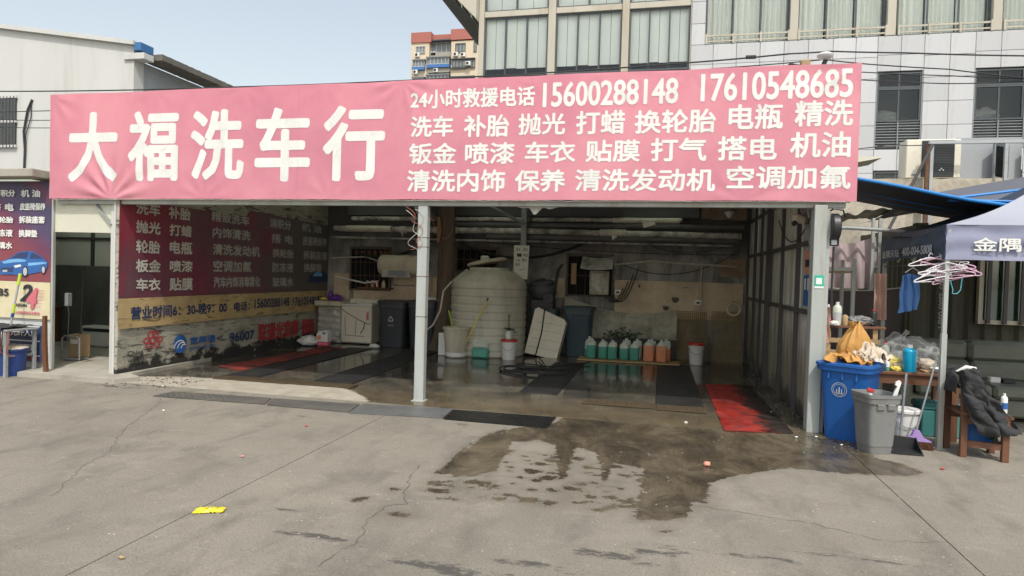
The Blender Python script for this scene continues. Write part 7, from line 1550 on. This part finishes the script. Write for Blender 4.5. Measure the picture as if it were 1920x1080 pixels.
# ---------------------------------------------------------------- litter on the ground
yr = thing('yellow_packet', 'crumpled bright yellow snack packet on the concrete', 'packet', (-2.97,-4.08,0))
def ypf(u,v,dz=0):
    a,b = (u-.5)*.20,(v-.5)*.085*(1+.25*abs(u-.5)); r_ = R(22); z = .006+.022*math.sin(math.pi*v)*math.sin(math.pi*u)**.5*(1+.5*noise.noise(Vector((u*6,v*5,4))))+.012*abs(noise.noise(Vector((u*9,v*3,1))))+(.018*(u-.8) if u > .8 else 0)
    return (-2.97+a*math.cos(r_)-b*math.sin(r_)+.008*noise.noise(Vector((v*7,1,u*3))), -4.08+a*math.sin(r_)+b*math.cos(r_)+.008*noise.noise(Vector((u*7,v*3,2))), z+dz)
yp = MB(); yp.grid(36,16,ypf,th=.0015); ob('film', yp, 'yellow_wrap', yr, smooth=50)
yp = MB(); yp.grid(10,6,lambda u,v: ypf(.38+.26*u,.3+.36*v,.0015)); mat('yellow_print', (.42,.33,.02), .35, .2, 12, .2); ob('printed_patch', yp, 'yellow_print', yr, smooth=50)
crumple((.47,-1.84,.022),(.032,.026,.022),'salmon','peach_scrap','small salmon coloured scrap on the wet concrete',3,'litter',.5,2,.002,16,10)
LT = random.Random(21)
LIT = [(-3.62,-1.72,'red','plastic_red','red scrap on the concrete left of the gutter plates'),(-3.55,-2.9,'peach','salmon','peach scrap beside the slab joint'),(-2.95,-4.85,'tan','wood_pale','tiny tan leaf near the yellow packet'),(1.72,-.33,'white','plastic_white','white cup lid at the foot of the corner post'),(1.5,-.42,'white','paper_white','white scrap beside the red carpet end'),(1.9,-.62,'white','plastic_white','white pebble beside the blue bin'),(2.6,-1.25,'red','plastic_red','small red berry like scrap right of the puddle'),(3.35,-1.55,'tan','wood_pale','tan leaf far right on the dry concrete'),(3.15,-1.75,'tan','wood_pale','second tan leaf right of the slab joint'),(.35,-.1,'white','paper_white','white fleck near the rubber mat'),(1.45,.9,'pale','paper_white','pale scrap on the red carpet edge'),(-6.6,-.35,'pale','paper_white','pale crumb heap by the wall corner'),(-5.5,-1.6,'white','paper_white','white fleck on the far left concrete')]
for x,y,_,mt_,lb in LIT: crumple((x,y,.012),(LT.uniform(.012,.022),LT.uniform(.008,.014),.008),mt_,'litter_scrap',lb,LT.randint(1,99),'litter',.5,2,.002,12,8)
sg = MB(); SG = random.Random(77)
for i in range(1500):
    x,y = SG.uniform(-8.5,4.5),SG.uniform(-5.0,-.5)
    s = SG.choice((.002,.003,.003,.004,.005,.008)); a = SG.random()*6
    sg.add([(x+s*math.cos(a+k*1.57)*(.7+.8*SG.random()),y+s*math.sin(a+k*1.57),.0005) for k in range(4)]+[(x,y,s*.6)],[(0,1,4),(1,2,4),(2,3,4),(3,0,4)])
mat('pale_grit', (.33,.31,.26), .9, .5, 3, 0, world=True)
ob('grit', sg, 'pale_grit', None, 'pale specks of grit scattered over the forecourt', 'grit', kind='stuff')
rb = MB(); RB = random.Random(31)
for i in range(420):
    z_ = RB.random()
    if z_ < .45: x,y = RB.gauss(1.62,.10),RB.uniform(.0,4.5)
    elif z_ < .8: x,y = RB.uniform(-7.55,-6.4),RB.gauss(.0,.25)
    else: x,y = RB.uniform(1.5,2.1),RB.gauss(-.4,.25)
    if x > 1.75 and y > -.1: continue
    s = RB.uniform(.004,.018); base = .006; a = RB.random()*6
    rb.add([(x+s*math.cos(a+k*1.57)*(1+.5*RB.random()),y+s*math.sin(a+k*1.57),base) for k in range(4)]+[(x,y,base+s*.9)],[(0,1,4),(1,2,4),(2,3,4),(3,0,4)])
ob('grit', rb, 'soil_joint', None, 'dark grit and crumbs along the shed edges', 'grit', kind='stuff')
